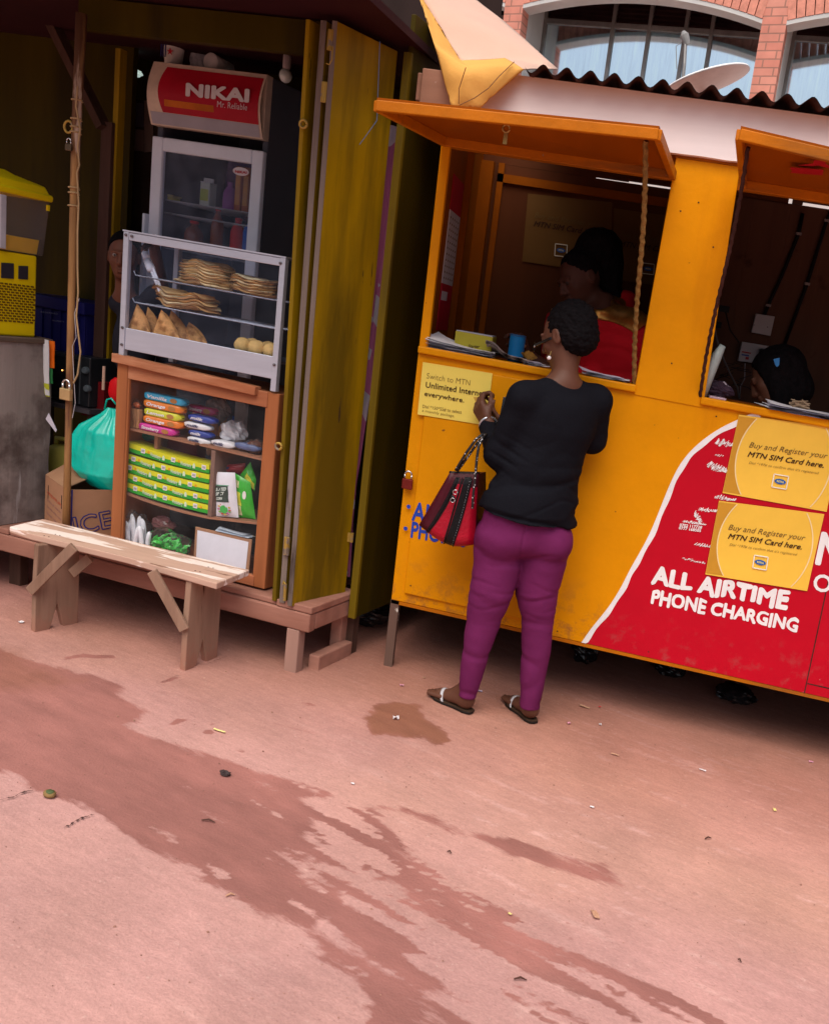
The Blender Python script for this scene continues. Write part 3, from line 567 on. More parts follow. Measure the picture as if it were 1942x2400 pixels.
def scribble(c0, c1, n_, amp, seed):
    r = random.Random(seed); a = K.at(c0, -.003); b = K.at(c1, -.003); mb = MB(K)
    for i in range(n_):
        t = (i+r.random())/n_; x = a[0]+(b[0]-a[0])*t; z_ = a[2]+(b[2]-a[2])*t+r.uniform(-amp, amp)*.6*math.sin(math.pi*min(t+.12, 1)); l = r.uniform(.3, 1)*amp+.003; an = r.uniform(.7, 1.3); wd = r.uniform(.0012, .0035)
        mb.hexa([(x, -.003, z_), (x+wd, -.003, z_), (x+wd+l*math.cos(an), -.003, z_+l*math.sin(an)), (x+l*math.cos(an), -.003, z_+l*math.sin(an))], (0, -.0004*(i % 3+1), 0))
    return mb
z9 = Zm(1560, 1000, 6.5)
for i, (a, b, n_, am) in enumerate([((730, 260), (1020, 300), 46, .018), ((735, 440), (850, 450), 9, .006), ((610, 590), (900, 700), 60, .018), ((730, 1080), (1040, 1130), 40, .010), ((480, 1270), (760, 1300), 34, .009), ((420, 1330), (500, 1470), 34, .014), ((240, 1450), (590, 1500), 44, .007), ((420, 1790), (660, 1840), 30, .008), ((240, 2010), (580, 2090), 26, .006)]):
    part('paint_scrawl', scribble(z9(*a), z9(*b), n_, am, i), M_WHT, ks)
text_px(K, -.003, '0702 117728', z9(205, 1515), z9(540, 1555), 6.5, M_WHT, ks, bold=.03, lift=.002)
text_px(K, -.003, '0777 168505', z9(192, 1560), z9(525, 1605), 6.5, M_WHT, ks, bold=.03, lift=.002)
# sill, posts, header
mb = MB(K); mb.box(-.70, .18, -.022, .03, h1, hS); mb.box(.43, KR-.25, -.018, .03, h1, hS); part('sill', mb, M_ORG, ks, bevel=.006)
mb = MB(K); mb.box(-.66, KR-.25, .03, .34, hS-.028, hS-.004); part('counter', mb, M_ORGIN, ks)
mb = MB(K); mb.box(-.70, -.662, 0, .035, h1+.001, 2.245); part('post', mb, M_ORG, ks, bevel=.004)
mb = MB(K); mb.box(KR-.24, KR, 0, .03, h1+.001, 2.245); part('post', mb, M_ORG, ks, bevel=.004)
pa = [K.at(p, 0) for p in ((1487, 905), (1638, 930), (1733, 395), (1582, 378))]
mb = MB(K); mb.hexa([(pa[0][0], -.004, h1-.01), (pa[1][0]+.02, -.004, h1-.012), (pa[2][0], -.004, 2.245), (pa[3][0], -.004, 2.245)], (0, .03, 0)); part('pillar', mb, M_ORG, ks, bevel=.003)
mb = MB(K); mb.box(-.70, KR, .03, .06, 2.17, 2.26); part('header', mb, M_ORGW, ks)
mb = MB(K); mb.box(.19, KR, .0, .02, 2.246, 2.262); part('header_trim', mb, M_ORGW, ks)
bt = K.at((1572, 357), -.03)[2]; bl = K.at((1060, 240), -.03)[0]; btop = K.at((1500, 214), -.03)[2]
mb = MB(K)
NB = 60
for i in range(NB):
    x0 = bl+(KR+.1-bl)*i/NB; x1 = bl+(KR+.1-bl)*(i+1)/NB; f_ = lambda x: bt+.008*noise.noise(Vector((x*5, 1, 2)))+.004*noise.noise(Vector((x*30, 4, 2)))
    mb.hexa([(x0, -.03, f_(x0)), (x1, -.03, f_(x1)), (x1, -.03, btop), (x0, -.03, btop)], (0, .035, 0))
part('beam', mb, M_BEAM, ks)
c_ = K.at((1020, 208), -.02); mb = MB(K); mb.box(c_[0]-.055, bl-.002, -.035, .06, c_[2]-.075, c_[2]+.065); mb.box(c_[0]-.075, c_[0]-.057, -.02, .05, c_[2]-.05, c_[2]+.05); part('beam_end', mb, mat('brown_block', (.30, .15, .10), .8, grain='x', chip=((.55, .42, .36), .66, .70, 14)), ks, bevel=.004)
# walls, floor
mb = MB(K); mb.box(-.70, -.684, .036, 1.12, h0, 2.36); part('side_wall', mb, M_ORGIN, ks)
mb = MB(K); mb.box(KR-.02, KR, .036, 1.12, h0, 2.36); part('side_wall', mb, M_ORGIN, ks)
gapz = K.at((1480, 428), 1.10)[2]; gapz2 = K.at((1905, 480), 1.10)[2]
mb = MB(K); mb.box(-.70, .30, 1.10, 1.12, h0, gapz-.004); g0, g1 = K.at((1395, 425), 1.1)[0], K.at((1575, 438), 1.1)[0]
mb.box(-.70, g0, 1.10, 1.12, gapz-.003, 2.5); mb.box(g0, g0+.16, 1.10, 1.12, gapz+.002, 2.5); mb.box(g0+.16, .8, 1.10, 1.12, gapz+.007, 2.5)
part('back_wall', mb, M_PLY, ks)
g2 = K.at((1880, 478), 1.1)[0]
mb = MB(K)
for i in range(12):
    x0 = .302+i*.172; mb.box(x0, x0+.1717, 1.10, 1.12, h0, gapz2-.010)
mb.box(.82, g2, 1.10, 1.12, gapz2-.008, 2.5); mb.box(g2, KR, 1.10, 1.12, gapz2+.006, 2.5)
part('back_boards', mb, mat('pine_boards', (.115, .050, .030), .7, var=.2, scale=7, grain='z', dirt=((.05, .02, .01), .62, .70, 6, None, .7)), ks)
mb = MB(K); mb.box(.33, .345, .03, 1.10, h0, 2.3); part('partition', mb, M_PLY, ks)
mb = MB(K); mb.box(-.684, -.655, .60, .63, h0, 2.3); mb.box(-.684, -.62, 1.04, 1.10, h0, 2.3); mb.box(-.60, .28, 1.085, 1.10, gapz-.09, gapz-.05); mb.box(-.60, -.57, 1.085, 1.10, h0, gapz); part('inner_stud', mb, M_ORGIN, ks)
mb = MB(K); mb.box(-.684, KR-.02, .025, 1.10, h0+.0, h0+.03); part('floor', mb, M_WOODD, ks)
# corrugated roof
RD = -.12
ra = K.at((1300, 168), RD); rb = K.at((1900, 240), RD); rl = K.at((1228, 165), RD)[0]; rs = (rb[2]-ra[2])/(rb[0]-ra[0])
def roof(a, b, off=0):
    s_ = rl+(KR+.3-rl)*a; d_ = RD+1.9*b; hh = ra[2]+rs*(s_-ra[0])+.0165*math.sin(2*math.pi*s_/.0862+.6)+(.10*(d_-RD))+off
    return (s_, d_+.006*noise.noise(Vector((s_*8, 0, 0)))*(b == 0), hh)
mb = MB(K); mb.grid(lambda a, b: roof(a, b), 320, 6); mb.grid(lambda a, b: roof(a, b, .003), 320, 6); part('corrugated_roof', mb, M_RUST, ks, smooth=True)
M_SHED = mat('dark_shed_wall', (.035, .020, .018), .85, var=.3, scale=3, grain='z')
mb = MB(K); mb.box(-1.0, KR+1.5, 1.35, 1.5, -.3, .75); solo('added_low_wall', mb, M_SHED, 'added low dark wall blocking light underneath and behind the orange kiosk', 'wall')  # unseen wall added to darken the space under the kiosk
# hinged flaps held up by rods
def flap(oL, oR, iL, iR, lbl):
    q = [Vector(p) for p in (oL, oR, iR, iL)]; mb = MB(K); mb.hexa([tuple(p) for p in q], (0, 0, .010))
    f = part('flap', mb, M_ORGIN, ks, label=lbl)
    rim = MB(K); cen = sum(q, Vector())/4
    for a, b, in_ in ((0, 1, .0), (1, 2, 0), (3, 0, 0), (3, 2, 0)):
        A = q[a].copy(); C = q[b].copy(); rim.bar(tuple(A-Vector((0, 0, .016))), tuple(C-Vector((0, 0, .016))), .022, .034)
    part('flap_rim', rim, M_ORGW, f, bevel=.003); return f
h_l, h_r = K.at((1040, 329), -.01), K.at((1577, 409), -.01)
fl1 = flap(K.at((883, 236), -.60), K.at((1543, 303), -.60), (h_l[0], -.01, h_l[2]+.012), (h_r[0], -.01, h_r[2]+.012), 'left flap with scraped paint')
h2 = K.at((1742, 430), -.01); o2 = K.at((1734, 303), -.60); rr = K.at((1942, 352), -.60)
slp = (rr[2]-o2[2])/(rr[0]-o2[0]); i2 = K.at((1942, 462), -.01); sl2 = (i2[2]-h2[2])/(i2[0]-h2[0])
fl2 = flap(o2, (KR-.35, -.60, o2[2]+slp*(KR-.35-o2[0])), (h2[0], -.01, h2[2]+.01), (KR-.25, -.01, h2[2]+.01+sl2*(KR-.25-h2[0])), 'right flap with a red mark stencilled underneath')
# red stencil under the right flap
def flapz(F_, pxq):
    a, b, c, d = [Vector(F_(p)) for p in pxq]; n_ = (b-a).cross(d-a).normalized(); return a, n_
A_ = Vector(K(o2)); Bv = Vector(K(h2)); Cv = Vector(K((rr[0], -.6, rr[2]))); nfl = (Bv-A_).cross(Cv-A_).normalized()
def onflap(u, v):
    r_ = Vector(ray(u, v)); c0 = Vector(CP); t = (A_-Vector((0, 0, .004))-c0).dot(nfl)/r_.dot(nfl); return tuple(c0+r_*t)
z10 = Zm(1740, 340, 8.594); mb = MB()
for pl in ([(1110, 405), (1410, 365), (1430, 300), (1670, 318), (1660, 380), (1800, 440), (1800, 470), (1700, 455), (1520, 405), (1380, 420)], [(950, 445), (1300, 468), (1620, 495), (1600, 605), (1300, 585), (950, 555), (1000, 515), (960, 500)]):
    mb.poly([onflap(*z10(*p)) for p in pl], (0, 0, -.001))
part('stencil_mark', mb, flat('dull_red', (.42, .01, .02)), fl2)
M_ROD = mat('twisted_rope', (.26, .15, .045), .8, var=.4, scale=60, bump=.7, bscale=200)
def rod(p, q, r_, bow=.006):
    mb = MB(K); pts = []
    for i in range(60):
        t = i/59; x = [p[k]*(1-t)+q[k]*t for k in range(3)]; x[0] += bow*math.sin(math.pi*t*2); pts.append((x[0]+r_*.25*math.cos(t*150), x[1]+r_*.25*math.sin(t*150), x[2]))
    mb.tube(pts, r_, 8); return mb
r1 = K.at((1512, 330), -.45); part('prop_rope', rod((r1[0], -.45, r1[2]), (K.at((1486, 898), .02)[0], .02, hS), .0088), M_ROD, ks)
r2 = K.at((1752, 345), -.5); part('prop_rope', rod((r2[0], -.5, r2[2]), (K.at((1640, 925), .0)[0], .0, hS), .0068), M_RUST, ks)
mb = MB(K); q = K.at((1187, 292), -.5); mb.tube([(q[0]+.012*math.cos(t), q[1], q[2]-.012+.012*math.sin(t)) for t in np.linspace(0, 6.0, 12)], .0035, 6); mb.box(q[0]-.006, q[0]+.008, q[1]-.002, q[1]+.002, q[2]-.062, q[2]-.022)
part('hasp', mb, mat('aged_brass', (.42, .28, .10), .4, .8), ks)
# legs
mb = MB(K); mb.box(-.702, -.665, .0, .035, -.01, h0-.001); part('leg', mb, mat('flaked_leg', (.15, .09, .07), .8, grain='z', chip=((.7, .68, .6), .66, .69, 12)), ks)
for s_, d_ in ((-.70, 1.05), (.85, .9), (KR-.06, .0), (KR-.06, 1.05)):
    mb = MB(K); mb.box(s_, s_+.05, d_, d_+.05, -.01, h0-.001); part('leg', mb, M_WOODD, ks)
mb = MB(K); mb.box(-.70, KR, .0, .025, h0-.016, h0-.001); part('bottom_rail', mb, M_ORGW, ks)
for k, (s_, h_) in enumerate(((-.60, 1.30), (-.06, 1.30), (-.62, .39), (-.08, .39), (.30, 2.10), (.24, 2.06), (.38, 1.95), (.3, 1.5), (.9, 1.33), (.5, 1.33), (.02, .33), (.4, .33))):
    mb = MB(K); y_ = -.0145 if s_ < -.02 and h_ < 1.34 else -.0045 if h_ > 1.4 else -.0005; mb.lathe((s_, y_, h_), [(.0032, 0), (.003, .0016)], 8, (0, -1, 0)); part('nail_head', mb, M_RUST, ks)
# padlock on the door
def padlock(c, s_, mbody, lbl, cat='padlock', F=K, tilt=0.):
    t = thing('padlock', lbl, cat, F((c[0], c[1], c[2]-s_)))
    mb = MB(F); mb.box(c[0]-s_*.5, c[0]+s_*.5, c[1]-s_*.18, c[1]+s_*.18, c[2]-s_, c[2]-s_*.05); part('body', mb, mbody, t, bevel=.003)
    mb = MB(F); mb.tube([(c[0]+s_*.32*math.cos(a), c[1], c[2]+s_*.35+s_*.32*math.sin(a)) if 0 <= a <= math.pi else None for a in np.linspace(0, math.pi, 10)][::1], s_*.09, 8)
    mb.tube([(c[0]-s_*.32, c[1], c[2]+s_*.35), (c[0]-s_*.32, c[1], c[2]-s_*.06)], s_*.09, 8); mb.tube([(c[0]+s_*.32, c[1], c[2]+s_*.35), (c[0]+s_*.32, c[1], c[2]-s_*.06)], s_*.09, 8)
    part('shackle', mb, mat('chrome', (.62, .62, .64), .2, 1.), t, smooth=True); return t
c = K.at(z5(18, 985), -.03); padlock(c, .045, mat('red_brown_lock', (.18, .02, .015), .45, .3), 'small rusty padlock hanging on the orange cabinet door, left of the handbag')

# ---- posters
def poster(corn, F, d, col1, name, lbl, grp, cat='poster', curl=.0):
    q = [Vector(F(F.at(p, d))) for p in corn]; cen = sum(q, Vector())/4
    t = thing(name, lbl, cat, tuple(cen), grp); mb = MB(); n_ = (q[1]-q[0]).cross(q[3]-q[0]).normalized(); n_ = n_ if n_.y < 0 else -n_
    def fn(a, b): return tuple((q[0]*(1-a)+q[1]*a)*(1-b)+(q[3]*(1-a)+q[2]*a)*b+n_*(.0022+.0010*noise.noise(Vector((a*5, b*6, len(lbl))))))
    mb.grid(fn, 16, 14); part('sheet', mb, col1, t, smooth=True); return t
M_PY = mat('yellow_poster', (.86, .68, .13), .45, var=.04, scale=3, bump=.5, bscale=9, spec=.4)
M_PG = mat('golden_poster', (.90, .56, .07), .35, var=.10, scale=1.6, bump=.5, bscale=8, spec=.5)
M_INK = flat('dark_brown_ink', (.05, .02, .01)); M_INK2 = flat('brown_ink', (.17, .10, .03)); M_PALE = flat('pale_line', (.90, .72, .38)); M_GOLD2 = flat('deep_gold', (.60, .30, .03))
zz = Zm(960, 820, 4.47)
p1 = poster([zz(82, 675), (1139, 997), (1153.8, 875), (990.8, 848.5)], K, -.016, M_PY, 'poster', 'pale yellow internet poster on the orange cabinet door, beside the raised hand', None)
for s_, a, b, hh, bo, mt in (('Switch to MTN', (175, 298), (628, 375), 13.5, -.012, M_INK2), ('Unlimited Internet', (165, 392), (785, 490), 13.5, .012, M_INK), ('everywhere.', (152, 480), (566, 552), 11.5, .012, M_INK), ('Dial *150*55# to select', (133, 606), (540, 668), 7.5, 0, M_INK2), ('a monthly package.', (128, 648), (468, 706), 6.5, -.005, M_INK2)):
    text_px(K, -.0185, s_, zz(*a), zz(*b), hh, mt, p1, bold=bo)
def sim_poster(corn, lns, logo, lbl, d, M1=M_PG):
    t = poster(corn, K, d, M1, 'poster', lbl, 'yellow card posters pasted on the kiosk'); q = [Vector(K(K.at(p, d-.0035))) for p in corn]
    P = lambda a, b: tuple((q[0]*(1-a)+q[1]*a)*(1-b)+(q[3]*(1-a)+q[2]*a)*b)
    for cx, sg in (((.62, 1), (.40, -1)) if M1 is M_PG else ()):
        mb = MB(); pts = [(cx+sg*(-.56)*math.cos(a), .5+.78*math.sin(a)) for a in np.linspace(-1, 1, 90)]; pts = [p for p in pts if .01 < p[0] < .99 and .01 < p[1] < .99]
        vs = []
        for p in pts: vs += [P(p[0]-.006, p[1]), P(p[0]+.006, p[1])]
        if len(pts) > 2: mb.add(vs, [(2*i, 2*i+2, 2*i+3, 2*i+1) for i in range(len(pts)-1)]); part('curved_line', mb, M_PALE, t)
        if sg == 1:
            mb = MB(); vs = []
            for p in pts: vs += [P(.004, p[1]), P(p[0]-.008, p[1])]
            mb.add(vs, [(2*i, 2*i+2, 2*i+3, 2*i+1) for i in range(len(pts)-1)]); part('deep_gold_edge', mb, M_GOLD2, t)  # deeper gold print left of the curved line
    for s_, a, b, hh, bo, mt in lns: text_px(K, d-.003, s_, a, b, hh, mt, t, bold=bo, shear=.28)
    c = [K.at(p, d-.005) for p in logo]; mb = MB(K)
    for i in range(4): mb.bar(c[i], c[(i+1) % 4], .004, .003, (0, 1, 0))
    part('logo_frame', mb, flat('logo_white', (.9, .85, .7)), t)
    cc = [sum(x[k] for x in c)/4 for k in range(3)]; mb = MB(K); mb.grid(lambda a, b: (cc[0]+.0215*b*math.cos(a*6.2832), cc[1], cc[2]+.0105*b*math.sin(a*6.2832)), 24, 2); part('logo_oval', mb, flat('logo_blue', (.02, .12, .42)), t)
    o_ = np.array(K((cc[0]-.012, cc[1]-.001, cc[2]-.004))); text('logo_letters', 'MTN', o_, (.024, 0, -.024*G), (0, 0, .008), flat('logo_yellow', (.9, .8, .3)), t, bold=.03)
    return t
sim_poster([z8(835, 730), z8(1532, 857), z8(1645, 300), z8(945, 205)], [('Buy and Register your', z8(1012, 424), z8(1537, 500), 13, .0, M_INK2), ('MTN SIM Card here.', z8(1003, 486), z8(1512, 562), 12.5, .018, M_INK), ('Dial *197# to confirm that it\'s registered', z8(1012, 535), z8(1480, 606), 6, -.006, M_INK2)], [z8(1165, 690), z8(1262, 706), z8(1279, 620), z8(1182, 604)], 'upper of the two golden posters on the red paint, cut off at its right', -.004)
sim_poster([z8(720, 1276), z8(1402, 1388), z8(1517, 872), z8(812, 782)], [('Buy and Register your', z8(873, 976), z8(1388, 1050), 13, .0, M_INK2), ('MTN SIM Card here.', z8(872, 1036), z8(1365, 1110), 12.5, .018, M_INK), ('Dial *197# to confirm that it\'s registered', z8(882, 1084), z8(1335, 1152), 6, -.006, M_INK2)], [z8(1037, 1232), z8(1128, 1248), z8(1141, 1162), z8(1050, 1148)], 'lower creased golden SIM card poster above the words PHONE CHARGING', -.006)
zv = Zm(950, 350, 2.893)
M_PDIM = mat('shaded_poster', (.16, .075, .018), .7, var=.06, scale=2)  # golden poster darkened, indoor shade put into its colour
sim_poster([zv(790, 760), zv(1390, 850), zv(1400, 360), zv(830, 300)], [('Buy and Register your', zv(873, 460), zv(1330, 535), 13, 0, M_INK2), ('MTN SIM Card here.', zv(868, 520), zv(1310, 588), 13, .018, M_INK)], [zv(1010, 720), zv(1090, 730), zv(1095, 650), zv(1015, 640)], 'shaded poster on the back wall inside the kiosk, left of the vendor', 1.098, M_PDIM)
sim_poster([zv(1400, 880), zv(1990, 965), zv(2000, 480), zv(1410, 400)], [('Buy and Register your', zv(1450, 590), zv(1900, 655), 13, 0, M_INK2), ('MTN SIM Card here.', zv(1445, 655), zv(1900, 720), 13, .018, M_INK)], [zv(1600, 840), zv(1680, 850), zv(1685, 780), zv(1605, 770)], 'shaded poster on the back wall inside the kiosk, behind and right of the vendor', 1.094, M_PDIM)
# calendar on the inner left wall
cal = thing('calendar', 'narrow red and white wall calendar inside the kiosk, on the left wall above the papers', 'calendar', K((-.68, .3, 1.8)))
cs = [K.ats(p, -.683) for p in (zv(325, 165), zv(490, 215), zv(380, 1215), zv(212, 1225))]
d0, d1 = min(c[1] for c in cs), max(c[1] for c in cs); d0 = max(d0, .06); d1 = min(d1, .56); zt_ = cs[0][2]; zb_ = cs[3][2]
lerp = lambda t: zb_+(zt_-zb_)*t
for nm, a, b, mt in (('header', .78, 1., flat('calendar_red', (.45, .01, .03))), ('month_grid', .31, .779, flat('calendar_white', (.6, .58, .6))), ('footer', 0, .309, MATS['calendar_red'] if 'calendar_red' in MATS else None)):
    mb = MB(K); mb.box(-.683, -.680, d0, d1, lerp(a), lerp(b)); part(nm, mb, mt or MATS['calendar_red'], cal)
for j in range(5):
    mb = MB(K)
    for i in range(11): mb.box(-.6799, -.6794, d0+(d1-d0)*(.1+j*.18), d0+(d1-d0)*(.17+j*.18), lerp(.34+i*.039), lerp(.352+i*.039))
    part('date_column', mb, M_INK2, cal)
mb = MB(K); mb.box(-.6799, -.6794, d0+(d1-d0)*.08, d0+(d1-d0)*.6, lerp(.20), lerp(.26)); part('label', mb, flat('calendar_label', (.65, .62, .64)), cal)

# ================================================================== SNACK STALL (yellow-green, left)
a1 = Zm(0, 0, 2.48); a2 = Zm(0, 350, 3.576); a3 = Zm(240, 500, 3.774); a4 = Zm(240, 800, 3.576); a5 = Zm(0, 950, 3.302); a6 = Zm(350, 1200, 2.893); a7 = Zm(620, 0, 3.066); a8 = Zm(620, 700, 2.861); a10 = Zm(140, 700, 7.15); a11 = Zm(100, 1070, 10.21)
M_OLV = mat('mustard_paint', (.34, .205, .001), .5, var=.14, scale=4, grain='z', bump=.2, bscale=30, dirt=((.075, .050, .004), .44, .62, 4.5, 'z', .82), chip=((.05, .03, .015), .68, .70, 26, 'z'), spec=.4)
M_OLV2 = mat('olive_paint_shaded', (.050, .034, .002), .55, var=.2, scale=4, grain='z', dirt=((.018, .012, .006), .50, .68, 4, 'z', .7), bump=.2, spec=.15)  # darker copy of the mustard paint, shade put into the colour
M_EDGE = mat('bare_door_edge', (.17, .13, .11), .8, var=.3, scale=10, grain='z', bump=.5, dirt=((.30, .19, .01), .54, .57, 3, 'z', .9), chip=((.05, .035, .03), .55, .60, 6, 'z'))
M_PINK = mat('red_dusted_timber', (.36, .175, .13), .85, var=.2, scale=9, grain='x', bump=.4, bscale=40, dirt=((.22, .09, .06), .52, .7, 5, 'x', .7), chip=((.10, .05, .04), .72, .75, 25, 'x'))
M_MAR = mat('maroon_sheet', (.035, .007, .010), .7, var=.15, scale=3)
M_TIM = mat('grey_brown_timber', (.075, .038, .028), .85, var=.3, scale=12, grain='z', bump=.4)
SL = -3.1
pf = thing('platform', 'low red-dusted timber platform that carries the yellow snack stall', 'platform', S((-1.2, .6, 0)))
mb = MB(S); mb.box(SL, .042, -.0, .045, .186, .264); part('beam', mb, M_PINK, pf, bevel=.006)
mb = MB(S); mb.box(-.004, .042, .047, 1.2, .190, .262); part('beam', mb, M_PINK, pf, bevel=.006)
mb = MB(S); mb.box(-.11, .046, .002, .36, .266, .296); part('plank', mb, M_PINK, pf, bevel=.005)
mb = MB(S); mb.box(-.39, -.115, .012, .5, .266, .290); part('plank', mb, M_PINK, pf, bevel=.005)
mb = MB(S); mb.box(-1.40, -.395, .006, .5, .266, .294); part('plank', mb, M_PINK, pf, bevel=.005)
mb = MB(S); mb.box(-2.1, -1.405, .002, .5, .266, .292); part('plank', mb, M_PINK, pf, bevel=.005)
mb = MB(S); mb.box(SL, -2.105, .004, .5, .266, .290); part('plank', mb, M_PINK, pf, bevel=.005)
mb = MB(S); mb.box(SL, .03, .502, 1.9, .262, .288); part('floor_boards', mb, M_TIM, pf)
for s0, d0_, w_, mt in ((-.055, .0, .055, mat('whitened_leg', (.34, .20, .16), .85, grain='z', chip=((.6, .55, .5), .60, .66, 10, 'z'))), (-.035, .30, .05, M_PINK), (.0, .345, .045, M_TIM), (-1.5, .1, .06, M_TIM), (-2.6, .1, .06, M_TIM), (-.05, 1.3, .06, M_TIM), (-1.5, 1.3, .06, M_TIM)):
    mb = MB(S); mb.box(s0, s0+w_, d0_+.002, d0_+.05, -.02, .185); part('leg', mb, mt, pf, bevel=.004)
mb = MB(S); mb.box(.002, .050, .085, .345, -.01, .062); part('foot_block', mb, M_PINK, pf, bevel=.006)

stl = thing('snack_stall', 'tall yellow-green wooden snack stall with folding doors opened at its right', 'stall', S((-1.2, .9, .29)))
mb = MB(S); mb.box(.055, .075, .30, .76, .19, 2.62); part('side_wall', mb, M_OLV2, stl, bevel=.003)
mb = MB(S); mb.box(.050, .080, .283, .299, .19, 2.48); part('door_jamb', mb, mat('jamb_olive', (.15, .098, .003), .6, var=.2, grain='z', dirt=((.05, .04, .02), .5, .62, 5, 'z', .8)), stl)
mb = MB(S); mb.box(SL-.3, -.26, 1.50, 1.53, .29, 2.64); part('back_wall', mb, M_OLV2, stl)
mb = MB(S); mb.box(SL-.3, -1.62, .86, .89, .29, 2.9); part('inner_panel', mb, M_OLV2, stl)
lt = S.at(a1(460, 50), .10)[2]; lb = S.at(a1(700, 185), .10)[2]
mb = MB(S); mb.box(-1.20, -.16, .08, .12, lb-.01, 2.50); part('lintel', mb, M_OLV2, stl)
mb = MB(S); mb.hexa([(SL-.3, -.70, 2.52), (.22, -.70, 2.52), (.05, .75, 2.50), (SL-.3, .75, 2.50)], (0, 0, .03)); mb.hexa([(SL-.3, .751, 2.50), (.05, .751, 2.50), (-.20, 1.6, 2.62), (SL-.3, 1.6, 2.62)], (0, 0, .03)); part('roof', mb, M_MAR, stl)  # front overhang lengthened out of view to shade the stall
p_, q_ = S.at(a1(240, 0), .6), S.at(a1(605, 745), .6)
mb = MB(S); mb.bar(p_, q_, .035, .06, (0, 1, 0)); part('brace', mb, M_TIM, stl)
mb = MB(S); x_ = S.at(a2(850, 1000), .6)[0]; mb.box(x_-.028, x_+.028, .6, .64, .29, q_[2]+.03); part('inner_post', mb, M_TIM, stl)
mb = MB(S); x_ = S.at(a2(910, 1300), .62)[0]; mb.box(x_-.014, x_+.012, .62, .66, .29, 2.45); part('inner_post', mb, M_OLV, stl)
# folded door leaves
def leaf(b0, b1, t0, t1, dn, df, tw, edge=True):
    g_ = S; L_ = lambda s0, s1, h: (s0, s1, h)
    lf = MB(S); hb, ht = .284, 2.482
    lf.add([(b0, dn, hb), (b0+tw, dn, hb), (b1+tw, df, hb), (b1, df, hb), (t0, dn, ht), (t0+tw, dn, ht), (t1+tw, df, ht), (t1, df, ht)], [(3, 2, 1, 0), (4, 5, 6, 7), (0, 1, 5, 4), (1, 2, 6, 5), (2, 3, 7, 6), (3, 0, 4, 7)])
    o = part('door_panel', lf, M_OLV, stl, bevel=.002)
    e = MB(S); e.add([(b0-.0005, dn-.003, hb+.002), (b0+tw+.0005, dn-.003, hb+.002), (b0+tw+.0005, dn-.0005, hb+.002), (b0-.0005, dn-.0005, hb+.002), (t0-.0005, dn-.003, ht), (t0+tw+.0005, dn-.003, ht), (t0+tw+.0005, dn-.0005, ht), (t0-.0005, dn-.0005, ht)], [(3, 2, 1, 0), (4, 5, 6, 7), (0, 1, 5, 4), (1, 2, 6, 5), (2, 3, 7, 6), (3, 0, 4, 7)])
    if edge: part('bare_edge', e, M_EDGE, o)
    return o
def sx(pxl, d): return S.at(pxl, d)[0]
L1 = leaf(sx(O(570, 1253), .0), sx(O(570, 1253), 0)+.02, sx(O(640, 46), .0), sx(O(640, 46), 0)+.02, 0, .13, .016, False)
L2 = leaf(sx(O(586, 1262), .0), sx(O(586, 1262), 0)+.0, sx(O(672, 56), .0), sx(O(672, 56), .0), .0, .30, .022)
L3 = leaf(sx(O(603, 1270), -.01), .002, sx(O(697, 50), -.01), .0, -.01, .295, .018)
M_BRS = mat('painted_iron_fitting', (.42, .27, .06), .5, .4, chip=((.25, .2, .16), .55, .6, 30))
def ringat(px_, d, r, par, t=.005):
    c = S.at(px_, d); mb = MB(S); mb.tube([(c[0]+r*math.cos(a), d-.004, c[2]+r*math.sin(a)) for a in np.linspace(0, 6.2832, 18)], t, 7); part('ring_staple', mb, M_BRS, par, smooth=True)
ringat(a7(283, 893), -.012, .014, L1); ringat(O(585, 935), -.012, .013, L1)
for q in (a7(433, 665), a7(478, 290), O(602, 1145), a6(935, 225)):
    c = S.at(q, -.008); mb = MB(S); mb.box(c[0]-.010, c[0]+.010, -.016, -.006, c[2]-.035, c[2]+.035); mb.tube([(c[0], -.014, c[2]-.032), (c[0], -.014, c[2]+.032)], .0065, 8); part('hinge', mb, M_BRS, L2)
c = S.at(a7(462, 430), -.012); mb = MB(S); mb.tube([(c[0]+.012, c[1], c[2]+.05), (c[0]+.012, c[1], c[2]), (c[0]+.003, c[1], c[2]-.016), (c[0]-.008, c[1], c[2]-.012)], .003, 6); part('hook', mb, M_BRS, L3)
c = S.at(a6(920, 520), -.014); mb = MB(S); mb.tube([(c[0], c[1], c[2]+.02), (c[0]-.008, c[1], c[2]+.03), (c[0]-.01, c[1], c[2]+.015)], .0035, 6); mb.tube([(c[0], c[1], c[2]+.02), (c[0]+.002, c[1], c[2]-.05)], .006, 7); part('bolt', mb, M_BRS, L3)
for q in (a6(1295, 205), a6(1350, 165)):
    c = S.at(q, .285); mb = MB(S); mb.box(c[0]-.022, c[0]+.022, .276, .281, c[2]-.022, c[2]+.018); mb.tube([(c[0]+.02, .276, c[2]-.02), (c[0]+.02, .276, c[2]+.02)], .007, 7); part('strap_hinge', mb, M_BRS, stl)
# thin blue twine down the last leaf
c0 = S.at(a7(745, 240), -.0); c1 = S.at(a7(735, 830), .0); c2 = S.at(a7(660, 1030), 0)
mb = MB(S); mb.tube([(c0[0], .08, c0[2]), (c1[0], .07, c1[2]), ((c1[0]+c2[0])/2+.004, .04, (c1[2]+c2[2])/2), (c2[0], .02, c2[2])], .0012, 5)
solo('twine', mb, flat('blue_twine', (.10, .16, .30)), 'thin blue-grey string hanging against the widest yellow door panel', 'string')
